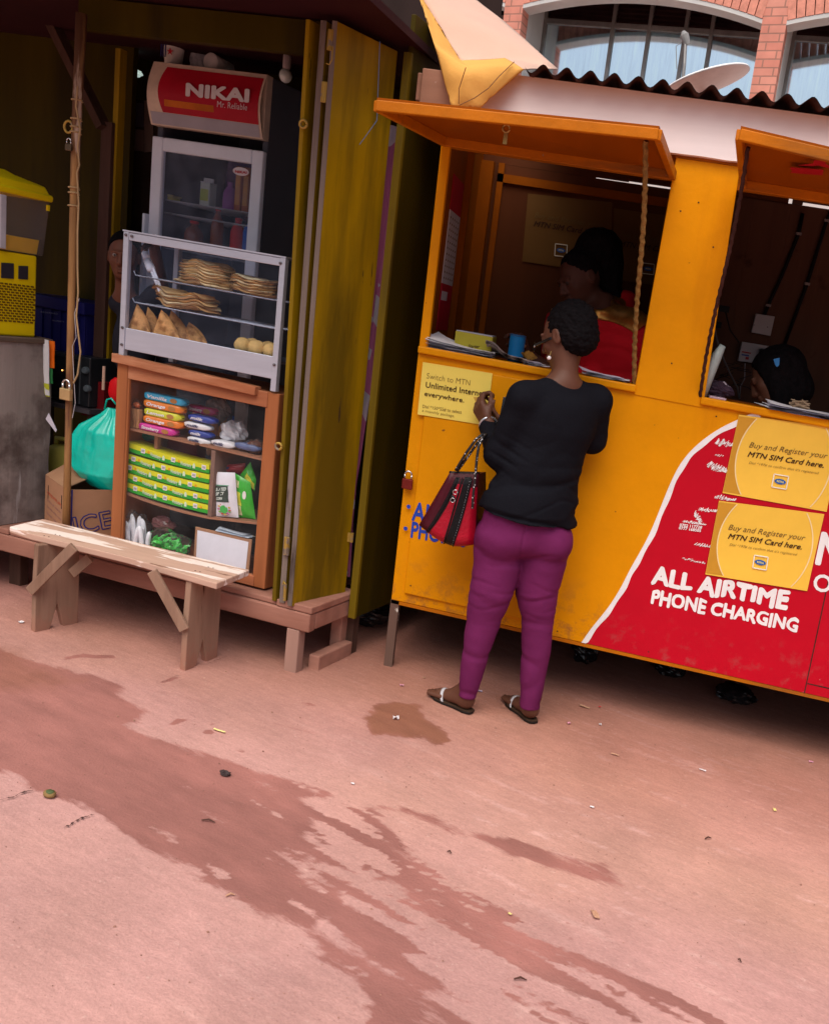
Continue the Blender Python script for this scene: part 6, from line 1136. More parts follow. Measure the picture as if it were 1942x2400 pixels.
# blue crate
Z0 = .0; cr_px = [a2(318, 1210), a2(722, 1290), a2(690, 1740), a2(305, 1640)]; CDp = .55
cq = [S.at(p, CDp) for p in cr_px]; crt = thing('crate', 'dark blue plastic crate behind the pole, stacked above the black oven', 'crate', S((cq[3][0], CDp, cq[3][2])))
cx0, cx1, cz_0, cz_1 = cq[0][0]-.06, cq[1][0]-.01, (cq[2][2]+cq[3][2])/2, (cq[0][2]+cq[1][2])/2; M_CRT = mat('crate_blue', (.012, .012, .115), .45, var=.05, bump=.05)
mb = MB(S); mb.box(cx0, cx1, CDp+.01, CDp+.02, cz_0, cz_1-.06); mb.box(cx0, cx0+.012, CDp+.021, CDp+.3, cz_0, cz_1-.06); mb.box(cx1-.012, cx1, CDp+.021, CDp+.3, cz_0, cz_1-.06); mb.box(cx0+.013, cx1-.013, CDp+.021, CDp+.3, cz_0, cz_0+.01); part('shell', mb, M_CRT, crt, bevel=.003)
mb = MB(S); mb.box(cx0-.015, cx1+.012, CDp-.012, CDp+.31, cz_1-.058, cz_1-.0); part('rim', mb, M_CRT, crt, bevel=.006)
for k in range(6):
    mb = MB(S); x0 = cx0+.03+k*(cx1-cx0-.06)/5; mb.box(x0-.004, x0+.004, CDp+.002, CDp+.0095, cz_0, cz_1-.06); part('rib', mb, M_CRT, crt)
for k, (s_, a, b) in enumerate((('REGISTERED', (345, 1368), (485, 1385)), ('PROPERTY', (440, 1440), (540, 1452)))): text_px(S, CDp+.001, s_, a2(*a), a2(*b), 3.5, flat('crate_text', (.22, .22, .34)), crt)
# black oven with knobs
ox0, ox1 = S.at(a10(-160, 1400), .5)[0], S.at(a10(510, 1400), .5)[0]; oz1 = S.at(a10(300, 950), .5)[2]; oz0 = S.at(a10(300, 1790), .5)[2]
ov = thing('oven', 'black table oven with two round grey knobs, behind the brass padlock', 'oven', S(((ox0+ox1)/2, .6, oz0)))
mb = MB(S); mb.box(ox0, ox1, .50, .78, oz0, oz1); part('body', mb, mat('black_enamel', (.018, .020, .024), .3), ov, bevel=.006)
for q_, nm in ((a10(400, 1195), 1), (a10(430, 1500), 2)):
    c = S.at(q_, .49); mb = MB(S); mb.lathe((c[0]+.01, .499, c[2]), [(.017, 0), (.017, .010), (.013, .018)], 18, (0, -1, 0)); part('knob', mb, mat('knob_grey', (.16, .20, .23), .35, .4), ov, smooth=False)
x_ = S.at(a10(350, 1400), .5)[0]; mb = MB(S); mb.box(x_-.002, x_+.001, .496, .4995, oz0+.01, oz1-.01); part('trim', mb, mat('trim_grey', (.10, .11, .12), .4), ov)
mb = MB(S); mb.box(ox0+.02, x_-.012, .494, .4992, oz0+.02, oz1-.02); part('glass_door', mb, mat('oven_glass', (.012, .013, .016), .1), ov)
c = S.at(a10(50, 1200), .49); mb = MB(S); mb.lathe(c, [(.003, 0), (.003, .003)], 8, (0, -1, 0)); part('pilot_light', mb, mat('pilot_orange', (1, .3, .05), emit=((1, .35, .08), 3)), ov)
mb = MB(S); mb.box(ox0-.05, ox1+.03, .47, .80, oz0-.025, oz0-.003); shv = thing('shelf', 'dark two-legged shelf that carries the black oven', 'shelf', S(((ox0+ox1)/2, .6, .292))); part('board', mb, mat('shelf_grey', (.08, .07, .08), .6), shv)
for k, (x, mtx) in enumerate(((ox0-.03, 0), (ox1-.01, 0))):
    mb = MB(S); mb.box(x, x+.03, .5, .53, .292, oz0-.0255); part('leg', mb, M_TIM, shv)
mb = MB(S); c = S.at(a10(600, 1450), .55); mb.box(c[0]-.07, c[0]+.05, .55, .62, oz0-.05, c[2]+.02); solo('red_box', mb, flat('dim_red', (.16, .005, .008)), 'dark red box standing right of the black oven', 'box')
c = S.at(a10(740, 1330), .45); mb = MB(S); mb.tube([(c[0], .45, c[2]-.055), (c[0], .45, c[2]+.055)], .0065, 10); solo('pale_tube', mb, flat('pale_peach', (.75, .48, .36)), 'short pale upright tube in the dark between oven and display case', 'tube')
c = S.at(a10(880, 1520), .22); mb = MB(S); mb.ball((c[0]+.02, .22, c[2]), (.035, .02, .055), 16, 12, .1); solo('red_cloth', mb, flat('bright_red', (.60, .005, .01)), 'bright red cloth corner peeking from behind the wooden cabinet', 'cloth', smooth=True)
# jerrycan
jx0, jx1 = S.at(a5(385, 400), .42)[0], S.at(a5(500, 400), .42)[0]; jz1 = S.at(a5(440, 300), .42)[2]
jr = thing('jerrycan', 'pale yellow plastic jerrycan between the grey counter and the pole', 'jerrycan', S(((jx0+jx1)/2, .46, .295)))
mb = MB(S); hw = .085; cx_ = (jx0+jx1)/2-.02; prof = [(0.0, .97, 0), (0.02, 1, 0), (jz1-.36, 1, 0), (jz1-.33, .9, 0), (jz1-.31, .62, 0)]
vs = []; NN = 20
for z_, k, _ in prof:
    for i in range(NN): an = 2*math.pi*i/NN; vs.append((cx_+hw*k*abs(math.cos(an))**.5*math.copysign(1, math.cos(an)), .49+.06*k*abs(math.sin(an))**.5*math.copysign(1, math.sin(an)), .293+z_))
mb.add(vs, [(i*NN+j, i*NN+(j+1) % NN, (i+1)*NN+(j+1) % NN, (i+1)*NN+j) for i in range(len(prof)-1) for j in range(NN)]+[tuple(range((len(prof)-1)*NN, len(prof)*NN)), tuple(range(NN-1, -1, -1))])
M_JER = mat('jerrycan_yellow', (.55, .47, .10), .45, var=.1); part('body', mb, M_JER, jr, smooth=True)
mb = MB(S); zt_ = .293+jz1-.31; mb.tube([(cx_-.05, .49, zt_-.02), (cx_-.05, .49, zt_+.03), (cx_+.02, .49, zt_+.035), (cx_+.05, .49, zt_-.01)], .012, 8); part('handle', mb, M_JER, jr, smooth=True)
mb = MB(S); mb.lathe((cx_+.05, .49, zt_), [(.018, -.01), (.018, .03)], 12); part('cap', mb, M_JER, jr)
# cardboard box
Cb = np.array([-2.13, 3.53]); u_ = np.array([-.775, .632]); v_ = np.array([.66, .751]); HB = .535; lu, lv = .245, .27
BF = lambda p: Vector((Cb[0]+u_[0]*p[0]+v_[0]*p[1], Cb[1]+u_[1]*p[0]+v_[1]*p[1], p[2]-G*(Cb[0]+u_[0]*p[0]+v_[0]*p[1])))
bxo = thing('cardboard_box', 'open brown cardboard carton with blue ICE printing, behind the bench', 'cardboard box', BF((.1, .1, .296)))
mb = MB(BF); t_ = .004; mb.box(0, lu, 0, t_, .297, HB); mb.box(0, lu, lv-t_, lv, .297, HB); mb.box(0, t_, t_+.0005, lv-t_-.0005, .297, HB-.001); mb.box(lu-t_, lu, t_+.0005, lv-t_-.0005, .297, HB-.001); mb.box(t_, lu-t_, t_, lv-t_, .297, .301); part('carton', mb, M_CARD, bxo)
# lid flap from the left face, standing over the opening
fl = [a11(540, 822), a11(70, 480), a11(690, 118), a11(1165, 512)]
P0_, P1_ = BF((0, 0, HB+.001)), BF((lu, 0, HB+.001))
def ray_at(uv, dist): r_ = ray(*uv); r_ = r_/np.linalg.norm(r_); return Vector(CP+r_*dist)
dA = (P1_-Vector(CP)).length+.02; dB = (P0_-Vector(CP)).length+.12
F2, F3 = ray_at(fl[2], dA+.06), ray_at(fl[3], dB)
mb = MB(); mb.hexa([tuple(P0_), tuple(P1_), tuple(F2), tuple(F3)], (0, 0, .004)); part('flap', mb, M_CARD, bxo)
M_INKB = flat('carton_blue', (.03, .03, .17))
mb = MB(BF); mb.box(-.0012, -.0002, .004, .034, .30, HB-.002); part('blue_band', mb, M_INKB, bxo)
for k, ch in enumerate('ICE SPRINGS'):
    if ch != ' ':
        z_ = HB-.030-k*.0185; a = Vector(BF((-.0022, .013, z_))); b = Vector(BF((-.0022, .026, z_))); text('lettering', ch, a, b-a, (0, 0, .011), flat('band_white', (.6, .6, .7)), bxo)
for w_, off, mt in ((.035, 0, M_INKB), (-.012, .0012, M_CARD)):
    a = Vector(BF((-.0014-off, .055, .335))); b = Vector(BF((-.0014-off, .215, .365))); text('lettering', 'ICE', a, b-a, Vector((0, 0, .082))+(b-a)*(-.12), mt, bxo, bold=w_)
mb = MB(BF); mb.lathe((-.0015, .226, .345), [(.016, -.0005), (.016, .0005)], 16, (1, 0, 0)); part('print_blob', mb, M_INKB, bxo)
for k in range(5):
    a = Vector(BF((.21, -.0015, .46-k*.03))); b = Vector(BF((.035, -.0015, .46-k*.03-.012))); text('lettering', ['PREMIUM', 'natural water', 'handle with care', 'keep upright', 'twelve bottles'][k], a, b-a, (0, 0, .014 if k == 0 else .008), flat('carton_red', (.50, .08, .04)) if k == 0 else flat('carton_mauve', (.20, .10, .13)), bxo)
for s_ in (.03, .20): mb = MB(BF); mb.box(s_, s_+.006, -.0015, -.0005, .44, .50); part('staple_slot', mb, flat('slot_black', (.02, .01, .01)), bxo)
# teal bag
bc = [S.at(p, .20) for p in (a5(840, 15), a5(555, 330), a5(870, 330), a5(860, 670), a5(640, 530))]
zc = S.at(a5(760, 400), .2); zt_ = bc[0][2]; zb_ = bc[3][2]
tbg = thing('plastic_bag', 'bulging teal plastic carrier bag sitting in the cardboard box beside the wooden cabinet', 'plastic bag', S((zc[0], .2, zb_)))
lx = lambda q_: S.at(a5(*q_), .2)
LE = [lx(p) for p in ((840, 15), (790, 60), (650, 140), (590, 220), (555, 330), (575, 440), (640, 530), (720, 610), (850, 678))]; zsL = [-p[2] for p in LE]; xL = [p[0] for p in LE]; xR = [p[0]+.01 for p in [lx((875, 15)), lx((960, 100)), lx((1060, 250)), lx((1110, 380)), lx((1080, 500)), lx((990, 600)), lx((900, 680))]]; zR = [-p[2] for p in [lx((875, 15)), lx((960, 100)), lx((1060, 250)), lx((1110, 380)), lx((1080, 500)), lx((990, 600)), lx((900, 680))]]
def tfn(a, b):
    z_ = zt_+(zb_-zt_)*b; l, r_ = np.interp(-z_, zsL, xL), np.interp(-z_, zR, xR); cx_ = (l+r_)/2; w2 = (r_-l)/2; an = a*2*math.pi
    fold = (.05*math.sin(an*13+4*b)+.04*math.sin(an*23-3*b))*(1-b)**1.5+.05*noise.noise(Vector((math.cos(an)*2.5, math.sin(an)*2.5, b*5)))+.035*abs(noise.noise(Vector((math.cos(an)*6, math.sin(an)*6+5, b*9))))
    return (cx_+w2*(1+fold)*math.cos(an), .20+min(w2*.62, .09)*(1+fold)*math.sin(an), z_)
mb = MB(S); mb.grid(tfn, 120, 60); part('sack', mb, mat('teal_plastic', (.002, .58, .46), .27, var=.08, scale=8, spec=.6, bump=.6, bscale=12), tbg, smooth=True)
c = bc[0]; mb = MB(S); mb.tube([(c[0]-.01, .19, c[2]-.01), (c[0]+.005, .185, c[2]+.035), (c[0]+.03, .18, c[2]+.045), (c[0]+.05, .19, c[2]+.02)], .004, 6); part('handle', mb, MATS['teal_plastic'], tbg, smooth=True)

# ================================================================== BENCH
M_BT = mat('worn_bench_top', (.54, .35, .27), .8, var=.16, scale=7, grain='x', bump=.6, bscale=40, dirt=((.86, .74, .68), .525, .545, 13, 'x', .95), chip=((.22, .11, .07), .64, .68, 22, 'x'))
M_BL = mat('bench_timber', (.30, .185, .13), .8, var=.22, scale=8, grain='z', bump=.5, bscale=40, dirt=((.16, .085, .055), .50, .66, 7, 'z', .85), chip=((.08, .03, .02), .66, .70, 14, 'z'), low=((.36, .17, .12), -.02, .14, 14, .40))
bn = thing('bench', 'rough low wooden bench with flaking white paint, in front of the snack stall', 'bench', GF((-1.75, 3.33, 0)))
HBn = .395
cs_ = [ground_pt(*p, h=HBn) for p in (a5(75, 937), a5(245, 995), a4(240, 1818), a4(960, 2028), a4(1232, 1915), a5(330, 878))]
tp_ = [(c[0], c[1], HBn) for c in cs_]; mb = MB(GF); mb.poly(tp_, (0, 0, -.026)); part('seat', mb, M_BT, bn, bevel=.004)
def leg_board(pf_, pb_, lab):
    f_ = Vector((pf_[0], pf_[1], 0)); b_ = Vector((pb_[0], pb_[1], 0)); e = (b_-f_); n_ = Vector((e.y, -e.x, 0)).normalized()*.028
    P = lambda t, h: tuple(f_+e*t+Vector((0, 0, h)))
    mb = MB(GF); top = HBn-.027; prof = [(0, -.005), (.34, -.003), (.50, .105), (.66, -.003), (1.0, -.005), (1.0, .2), (.97, top), (.03, top), (0, .2)]
    mb.poly([P(*p) for p in prof], tuple(n_)); part('leg', mb, M_BL, bn, bevel=.004); return f_, b_, e
fL, bL, eL = leg_board(ground_pt(*a5(240, 1738)), ground_pt(*a5(575, 1668)), 0)
fR, bR_, eR = leg_board(ground_pt(*a6(205, 1062)), ground_pt(*a6(425, 970)), 1)
yb = lambda u_, v_, Y: ypt(u_, v_, Y)
for (p, q_, Y0, Y1) in ((a5(232, 1440), a5(575, 1095), fL.y-.018, fL.y-.03), (a6(240, 800), a6(20, 400), fR.y-.018, fR.y-.03)):
    A_1, B_1 = yb(*p, Y0), yb(*q_, Y1); mb = MB(); mb.bar(tuple(A_1), tuple(B_1), .016, .042, (0, 1, 0)) if False else mb.bar(tuple(A_1), tuple(B_1), .042, .016, (0, 1, 0)); part('brace', mb, M_BL, bn, bevel=.003)
A_1, B_1 = yb(*a5(560, 1300), fL.y+.12), yb(*a5(700, 1180), fL.y+.12); mb = MB(); mb.bar(tuple(A_1), tuple(B_1), .04, .016, (0, 1, 0)); part('brace', mb, M_BL, bn)

for (u_, t_) in ((0, .5), (1, .3), (1, .7), (0, .25)):
    for k in range(2):
        c0_ = fL if u_ == 0 else fR; e_v = eL if u_ == 0 else eR; q_ = c0_+e_v*t_+Vector((.02*k, 0, 0)); mb = MB(GF); mb.lathe((q_.x, q_.y, HBn-.0005), [(.0035, 0), (.003, .0014)], 8); part('nail_head', mb, M_RUST, bn)
# ================================================================== TARPAULIN AND LITTER
z3 = Zm(850, 0, 3.156)
T_ = lambda x, y, Y: Vector(ypt(*z3(x, y), Y))
Ap, Bp, Cp, Dp = T_(395, -90, 3.95), T_(760, -60, 4.5), T_(1050, 160, 4.3), T_(1440, 508, 4.05)
Ep, Fp, Gp, Hp = T_(1192, 515, 3.66), T_(862, 806, 3.60), T_(652, 792, 3.60), T_(530, 330, 3.74)
Ip, Jp, Kp, Lp = T_(720, 445, 3.82), T_(780, 500, 3.58), T_(1050, 425, 3.70), T_(500, 90, 3.9)
tarp = thing('tarpaulin', 'orange-tan canvas sheet hanging in folds over the roof corner of the orange kiosk', 'tarpaulin', tuple(Gp))
def tri(a, b, c, n_=14, sag_=0.0, seed=0):
    mb = MB()
    def fn(u, v): p = a*(1-u)*(1-v)+b*u*(1-v)+c*v; k = 27*u*(1-u)*(1-v)**2*v; p = p+Vector((0, -sag_*k, 0))+Vector((0, .008*noise.noise(p*6+Vector((seed, 0, 0))), 0)); return tuple(p)
    mb.grid(fn, n_, n_); return mb
M_TARPT = mat('tan_canvas', (.66, .42, .32), .75, var=.05, scale=3, bump=.3, bscale=90, sheen=.2); M_TARPO = mat('orange_canvas', (.72, .37, .09), .7, var=.06, scale=4, bump=.3, bscale=90, dirt=((.50, .26, .12), .6, .8, 6, None, .5))
up = MB()
for tr in ((Ap, Bp, Cp), (Ap, Cp, Dp), (Ap, Dp, Ip), (Ip, Dp, Kp), (Kp, Dp, Ep)):
    m2 = tri(*tr, 12, .015); b_ = len(up.v); up.v += m2.v; up.f += [tuple(b_+i for i in f) for f in m2.f]; up.mi += m2.mi
TA = part('upper_sheet', up, M_TARPT, tarp, smooth=True)
lo_ = MB()
for tr in ((Ap, Lp, Hp), (Lp, Ip, Hp), (Ap, Ip, Lp), (Hp, Ip, Jp), (Hp, Jp, Gp), (Ip, Kp, Jp), (Gp, Jp, Fp), (Jp, Ep, Fp), (Jp, Kp, Ep)):
    m2 = tri(*tr, 12, .012, 3); b_ = len(lo_.v); lo_.v += m2.v; lo_.f += [tuple(b_+i for i in f) for f in m2.f]; lo_.mi += m2.mi
TB = part('turned_hem', lo_, M_TARPO, tarp, smooth=True)
import bmesh
for o_, it_ in ((TA, 10), (TB, 7)):
    bm = bmesh.new(); bm.from_mesh(o_.data); bmesh.ops.remove_doubles(bm, verts=bm.verts, dist=.006); bmesh.ops.recalc_face_normals(bm, faces=bm.faces)
    inn = [v for v in bm.verts if not v.is_boundary]
    for _ in range(it_): bmesh.ops.smooth_vert(bm, verts=inn, factor=.6, use_axis_x=True, use_axis_y=True, use_axis_z=True)
    for v in bm.verts:
        q_ = v.co; v.co.y += .010*noise.noise(Vector((q_.x*5, q_.z*9, 3)))+.005*noise.noise(Vector((q_.x*18, q_.z*13, 7)))
    bm.to_mesh(o_.data); bm.free(); o_.data.polygons.foreach_set('use_smooth', [True]*len(o_.data.polygons))
    md = o_.modifiers.new('thick', 'SOLIDIFY'); md.thickness = .003
sm = MB(); sm.tube([tuple(T_(x, y, Y)-Vector((0, .012, 0))) for x, y, Y in ((1120, 465, 3.655), (1010, 570, 3.60), (930, 660, 3.585), (830, 730, 3.585), (715, 785, 3.585))], .0018, 5); sm.tube([tuple(T_(x, y, Y)-Vector((0, .012, 0))) for x, y, Y in ((765, 505, 3.57), (715, 660, 3.58), (712, 775, 3.585))], .0018, 5); part('seam', sm, flat('seam_brown', (.22, .10, .04)), tarp)
# black bin bags in the dark under the stalls
M_BLKB = mat('black_bin_plastic', (.010, .010, .013), .22, spec=.5, bump=.6, bscale=25)
for (x, y, Y, r_, lb_) in [((840), 1470, 4.2, (.16, .10, .07), 'crumpled dark plastic heap under the gap between the two stalls'), (1365, 1560, 4.35, (.06, .05, .06), 'round black plastic bag under the kiosk, right of the woman'), (1720, 1640, 4.30, (.09, .08, .04), 'flattened black plastic bag on the ground under the red kiosk panel'), (1560, 1620, 4.45, (.07, .06, .04), 'dark refuse bag deep under the middle of the kiosk')]:
    p = ypt(x, y, Y); crumple((p[0], Y, 0.0), r_, 'refuse_bag', M_BLKB, lb_, 'refuse bag', F=GF, jit=.35, n_=40)
p = ground_pt(*z1(203, 812)); c_ = (p[0], p[1], .0)
t = thing('seed_pod', 'green and brown split seed pod lying on the ground at the far left', 'seed pod', GF(c_)); mb = MB(GF); mb.ball((c_[0], c_[1], .010), (.019, .016, .010), 18, 10, .2); part('husk', mb, mat('pod_brown', (.24, .15, .06), .8, bump=.5), t, smooth=True); mb = MB(GF); mb.ball((c_[0]+.001, c_[1]-.001, .016), (.013, .011, .006), 14, 8, .2); part('core', mb, mat('pod_green', (.08, .11, .045), .6), t, smooth=True)
def scrap(px_, w_, h_, rot, mt, nm, lbl, cat, lift=.003, curl=.004, grp=None):
    p = ground_pt(*px_); c, s_ = math.cos(rot), math.sin(rot); mb = MB(GF); sd_ = px_[0]
    fn = lambda z0: (lambda a, b: (p[0]+(a-.5)*w_*c-(b-.5)*h_*s_, p[1]+(a-.5)*w_*s_+(b-.5)*h_*c, z0+lift+curl*(noise.noise(Vector((a*3, b*3, sd_)))+.5)))
    mb.grid(fn(0), 6, 6); mb.grid(fn(.0012), 6, 6); return solo(nm, mb, mt, lbl, cat, grp)
M_SW = flat('scrap_white', (.72, .68, .70)); M_SP = flat('scrap_pink', (.65, .30, .40)); M_SY = flat('scrap_yellow', (.75, .65, .25)); M_SB = flat('scrap_brown', (.50, .28, .18))
scs = [(z1(1610, 497), .022, .018, .4, M_SW, 'crumpled white paper scrap lying in the brown puddle', .010), (z1(893, 547), .045, .008, -.1, M_SY, 'cream matchstick-like sliver beside the small dark ground patches', .003), (z2(822, 1243), .017, .035, .3, M_SB, 'tan wooden chip on the ground at the lower right', .004), (z2(1522, 833), .010, .016, .1, M_SY, 'small yellow scrap on the ground at the far right', .003), (z2(810, 823), .014, .007, 0, M_SW, 'white scrap on the open ground below the kiosk centre', .003), (z2(1241, 678), .026, .006, -.2, M_SW, 'thin white strip on the ground below the red panel', .003), (z2(900, 617), .030, .007, -.1, M_SB, 'pale splinter on the ground right of the woman', .003), (z2(1664, 646), .018, .008, .2, M_SP, 'pink and white scrap at the right edge below the red panel', .005), (z2(720, 495), .014, .010, .4, M_SP, 'pale pink scrap right of the woman, the nearer one', .006), (z2(842, 500), .010, .010, .1, M_SW, 'pale lilac scrap right of the woman, the farther one', .004), (z2(840, 432), .012, .005, .4, flat('scrap_red', (.6, .04, .05)), 'tiny red scrap in the kiosk shade', .004), (z2(68, 347), .016, .010, .2, M_SP, 'pink scrap left of the woman feet by the kiosk leg', .005), (z2(372, 370), .020, .010, .2, flat('scrap_lilac', (.5, .42, .55)), 'lilac scrap of paper between the woman feet', .005), (z2(155, 317), .014, .006, .2, M_SB, 'small tan scrap in front of the kiosk left leg', .003), (z1(88, 105), .022, .012, .6, M_SW, 'white crumb of litter beside the left bench leg', .006), (z1(1434, 762), .012, .006, 0, M_SW, 'tiny white scrap on the dry ground left of centre', .003), (z2(490, 1241), .010, .005, 0, M_SY, 'tiny cream scrap on the dark wet streak', .003), (z2(782, 430), .045, .014, -.15, M_SB, 'flat tan leaf-like scrap near the woman right heel', .002)]
for i, (p, w_, h_, rt, mt, lb_, cu) in enumerate(scs): scrap(p, w_, h_, rt, mt, 'litter_scrap', lb_, 'litter', curl=cu)
for i, (a, b, lb_) in enumerate([(z1(820, 912), z1(875, 920), 'short dark twig on the wet ground, left of centre'), (z2(505, 1497), z2(555, 1500), 'short dark twig on the ground at the bottom centre'), (z2(1378, 1420), z2(1392, 1430), 'tiny dark twig at the lower right'), (z2(1250, 948), z2(1275, 944), 'dark seed-like twig right of centre'), (z1(918, 1222), z1(955, 1216), 'curved pale twig on the edge of the wet patch'), (z2(245, 998), z2(262, 1004), 'dark leaf stem beside the long wet streak')]):
    A, C_ = ground_pt(*a), ground_pt(*b); mb = MB(GF); mb.tube([(A[0], A[1], .005), ((A[0]+C_[0])/2, (A[1]+C_[1])/2+.004, .008), (C_[0], C_[1], .004)], [.0018, .0028, .0014], 6); solo('twig', mb, flat('twig_brown', (.09, .04, .03)) if i != 4 else M_SB, lb_, 'twig')
p = ground_pt(*z1(917, 722)); mb = MB(GF); mb.ball((p[0], p[1], .006), (.018, .011, .007), 12, 8, .8); solo('dried_leaf', mb, flat('leaf_dark', (.05, .035, .035)), 'small dark crumpled leaf on the wet stain, centre left', 'leaf')
# pebbles and grit: uncountable
mb = MB(GF); r6 = random.Random(11)
for k in range(1500):
    x, y = r6.uniform(-2.6, 1.4), r6.uniform(1.4, 4.1); s_ = r6.uniform(.0008, .0026)*(1 if r6.random() < .96 else 2.0); hh = s_*.7
    mb.add([(x-s_, y, .001), (x, y-s_*.8, .001), (x+s_*1.1, y, .001), (x, y+s_, .001), (x, y, .001+hh*1.4)], [(0, 1, 4), (1, 2, 4), (2, 3, 4), (3, 0, 4)])
solo('grit', mb, mat('grit', (.30, .16, .12), .9, var=.5, scale=3), 'fine loose grit scattered over the ground', 'grit', kind='stuff')
# ================================================================== PEOPLE
M_SKIN = mat('dark_skin', (.115, .048, .030), .48, var=.10, scale=14, bump=.12, bscale=120, spec=.5)
M_SKIN2 = mat('deep_skin', (.075, .030, .020), .5, var=.10, scale=14, bump=.1, bscale=120)
M_HAIR = mat('black_hair', (.006, .005, .006), .85, var=.4, scale=60, bump=.8, bscale=140, spec=.12)
M_CARD2 = mat('black_knit', (.0085, .0088, .0125), .85, var=.12, scale=120, bump=.35, bscale=260, spec=.08)
M_TROU = mat('purple_twill', (.140, .018, .085), .75, var=.10, scale=10, bump=.25, bscale=300, spec=.12)
Y_ = ypt
def px_c(u, v, Y): return np.array(Y_(u, v, Y))
z5p = Zm(950, 650, 3.156); z7p = z7
ppm2 = lambda Y: FOC/Y*1.005
# --- woman in front of the kiosk
wom = thing('person', 'woman in black cardigan and purple trousers, back turned, standing at the orange kiosk', 'person', (-.14, 3.47, .008))
Fb = np.array([-.57, .82, 0]); Rb = np.array([.82, .57, 0])
hc_ = np.array([-.108, 3.512, 1.543]); Fh = np.array([-.80, .52, -.36]); Fh = Fh/np.linalg.norm(Fh)
sh_c = np.array([-.097, 3.485, 1.325]); LS = sh_c-Rb*.158+np.array([0, 0, -.020]); RS = sh_c+Rb*.158+np.array([0, 0, -.012])
LE_ = np.array([-.292, 3.455, 1.085]); LW = np.array([-.366, 3.600, 1.170]); LK = px_c(1121, 952, 3.625)
RE_ = np.array([.042, 3.635, 1.160]); RW = np.array([-.235, 3.655, 1.150]); RK = px_c(1163, 978, 3.63)
legL = [(1167, 1262, 3.475, 97), (1166, 1320, 3.465, 94), (1151, 1384, 3.455, 86), (1134, 1445, 3.455, 71), (1117, 1517, 3.45, 55), (1105, 1575, 3.455, 47), (1095, 1630, 3.46, 36)]
legR = [(1280, 1262, 3.515, 97), (1267, 1320, 3.51, 95), (1257, 1384, 3.51, 84), (1260, 1453, 3.515, 65), (1257, 1517, 3.52, 60), (1248, 1590, 3.52, 51), (1240, 1655, 3.52, 42)]
def legpts(L_): return [(px_c(u, v, Y), r_/1000) for u, v, Y, r_ in L_]
pelL, pelR = legpts(legL), legpts(legR)
heelL = ground_pt(1102, 1672); toeL = ground_pt(1034, 1640); heelR = ground_pt(1248, 1695); toeR = ground_pt(1194, 1648)
def torso(sd, g=0., k=.05):
    a_ = (Rb, None)
    for (c_, rs_) in ((sh_c+np.array([0, 0, -.045]), (.165, .085, .075)), (np.array([-.105, 3.492, 1.20]), (.160, .112, .13)), (np.array([-.130, 3.488, 1.05]), (.162, .115, .13)), (np.array([-.152, 3.490, .92]), (.178, .125, .12)), (np.array([-.160, 3.492, .80]), (.188, .132, .11))):
        sd.ell(c_, np.array(rs_)+g, np.array([Rb, Fb, (0, 0, 1)]), k)
sd = SDF((-.50, 3.28, -.03), (.16, 3.78, 1.74), .0048)
torso(sd, -.018); sd.cone(sh_c+np.array([.004, -.005, .03]), hc_+np.array([.012, -.02, -.07]), .050, .045, .03)
sd.cone(LS, sh_c+np.array([0, 0, .035]), .045, .05, .03); sd.cone(RS, sh_c+np.array([0, 0, .035]), .045, .05, .03)
headP = head(sd, hc_, Fh, (0, 0, 1), 1.02)
for a, b, ra_, rb_ in ((LS, LE_, .043, .036), (LE_, LW, .036, .026), (RS, RE_, .043, .036), (RE_, RW, .036, .026)): sd.cone(a, b, ra_, rb_, .02)
hand(sd, LW, LK, (.80, .55, .1), 1.25, 1.12, thumb=-1); hand(sd, RW, RK, (-.1, .2, .95), .75, .9, thumb=1)
for P_ in (pelL, pelR):
    for (a, ra_), (b, rb_) in zip(P_[:-1], P_[1:]): sd.cone(a, b, ra_-.012, rb_-.010, .02)
for hl, to, an in ((heelL, toeL, pelL[-1]), (heelR, toeR, pelR[-1])):
    f_ = (to-hl)/np.linalg.norm(to-hl); hp = hl+f_*.030+np.array([0, 0, .047]); sx_v = np.array([f_[1], -f_[0], 0]); ank = hp-f_*.004+np.array([0, 0, .062])
    sd.cone(an[0], ank, an[1]-.014, .027, .02); sd.ell(hp, (.031, .036, .036), rotm(f_), .02); sd.cone(ank, hp+f_*.07+np.array([0, 0, -.012]), .031, .026, .025); sd.cone(hp, hp+f_*.12+np.array([0, 0, -.018]), .029, .024, .02, flat=((0, 0, 1), 1.15))
    for j in range(5): sd.cone(hp+f_*.10+sx_v*(j-2)*.013+np.array([0, 0, -.020]), hp+f_*(.172-.007*abs(j-1.2))+sx_v*(j-2)*.0155+np.array([0, 0, -.026]), .012, .0085 if j != 1 else .010, .004)
bod = body_obj('body', sd, M_SKIN, wom, it=1)
# cardigan
sd = SDF((-.50, 3.26, .62), (.20, 3.80, 1.46), .0055); torso(sd, .006, .05); sd.ell(np.array([-.160, 3.492, .86]), (.200, .142, .16), np.array([Rb, Fb, (0, 0, 1)]), .05); sd.ell(np.array([-.163, 3.492, .78]), (.210, .150, .14), np.array([Rb, Fb, (0, 0, 1)]), .03)
sd.cone(LS+np.array([0, 0, -.0]), sh_c+np.array([0, 0, .028]), .052, .052, .03); sd.cone(RS, sh_c+np.array([0, 0, .028]), .052, .052, .03)
elL = LE_+np.array([-.002, -.01, -.006])
for a, b, ra_, rb_, k_ in ((LS, elL, .060, .052, .03), (elL, LW-np.array([0, 0, .010]), .052, .036, .025), (RS, RE_, .062, .054, .03), (RE_, RW, .052, .036, .025)): sd.cone(a, b, ra_, rb_, k_)
sd.ell(elL, (.050, .052, .055), None, .03)
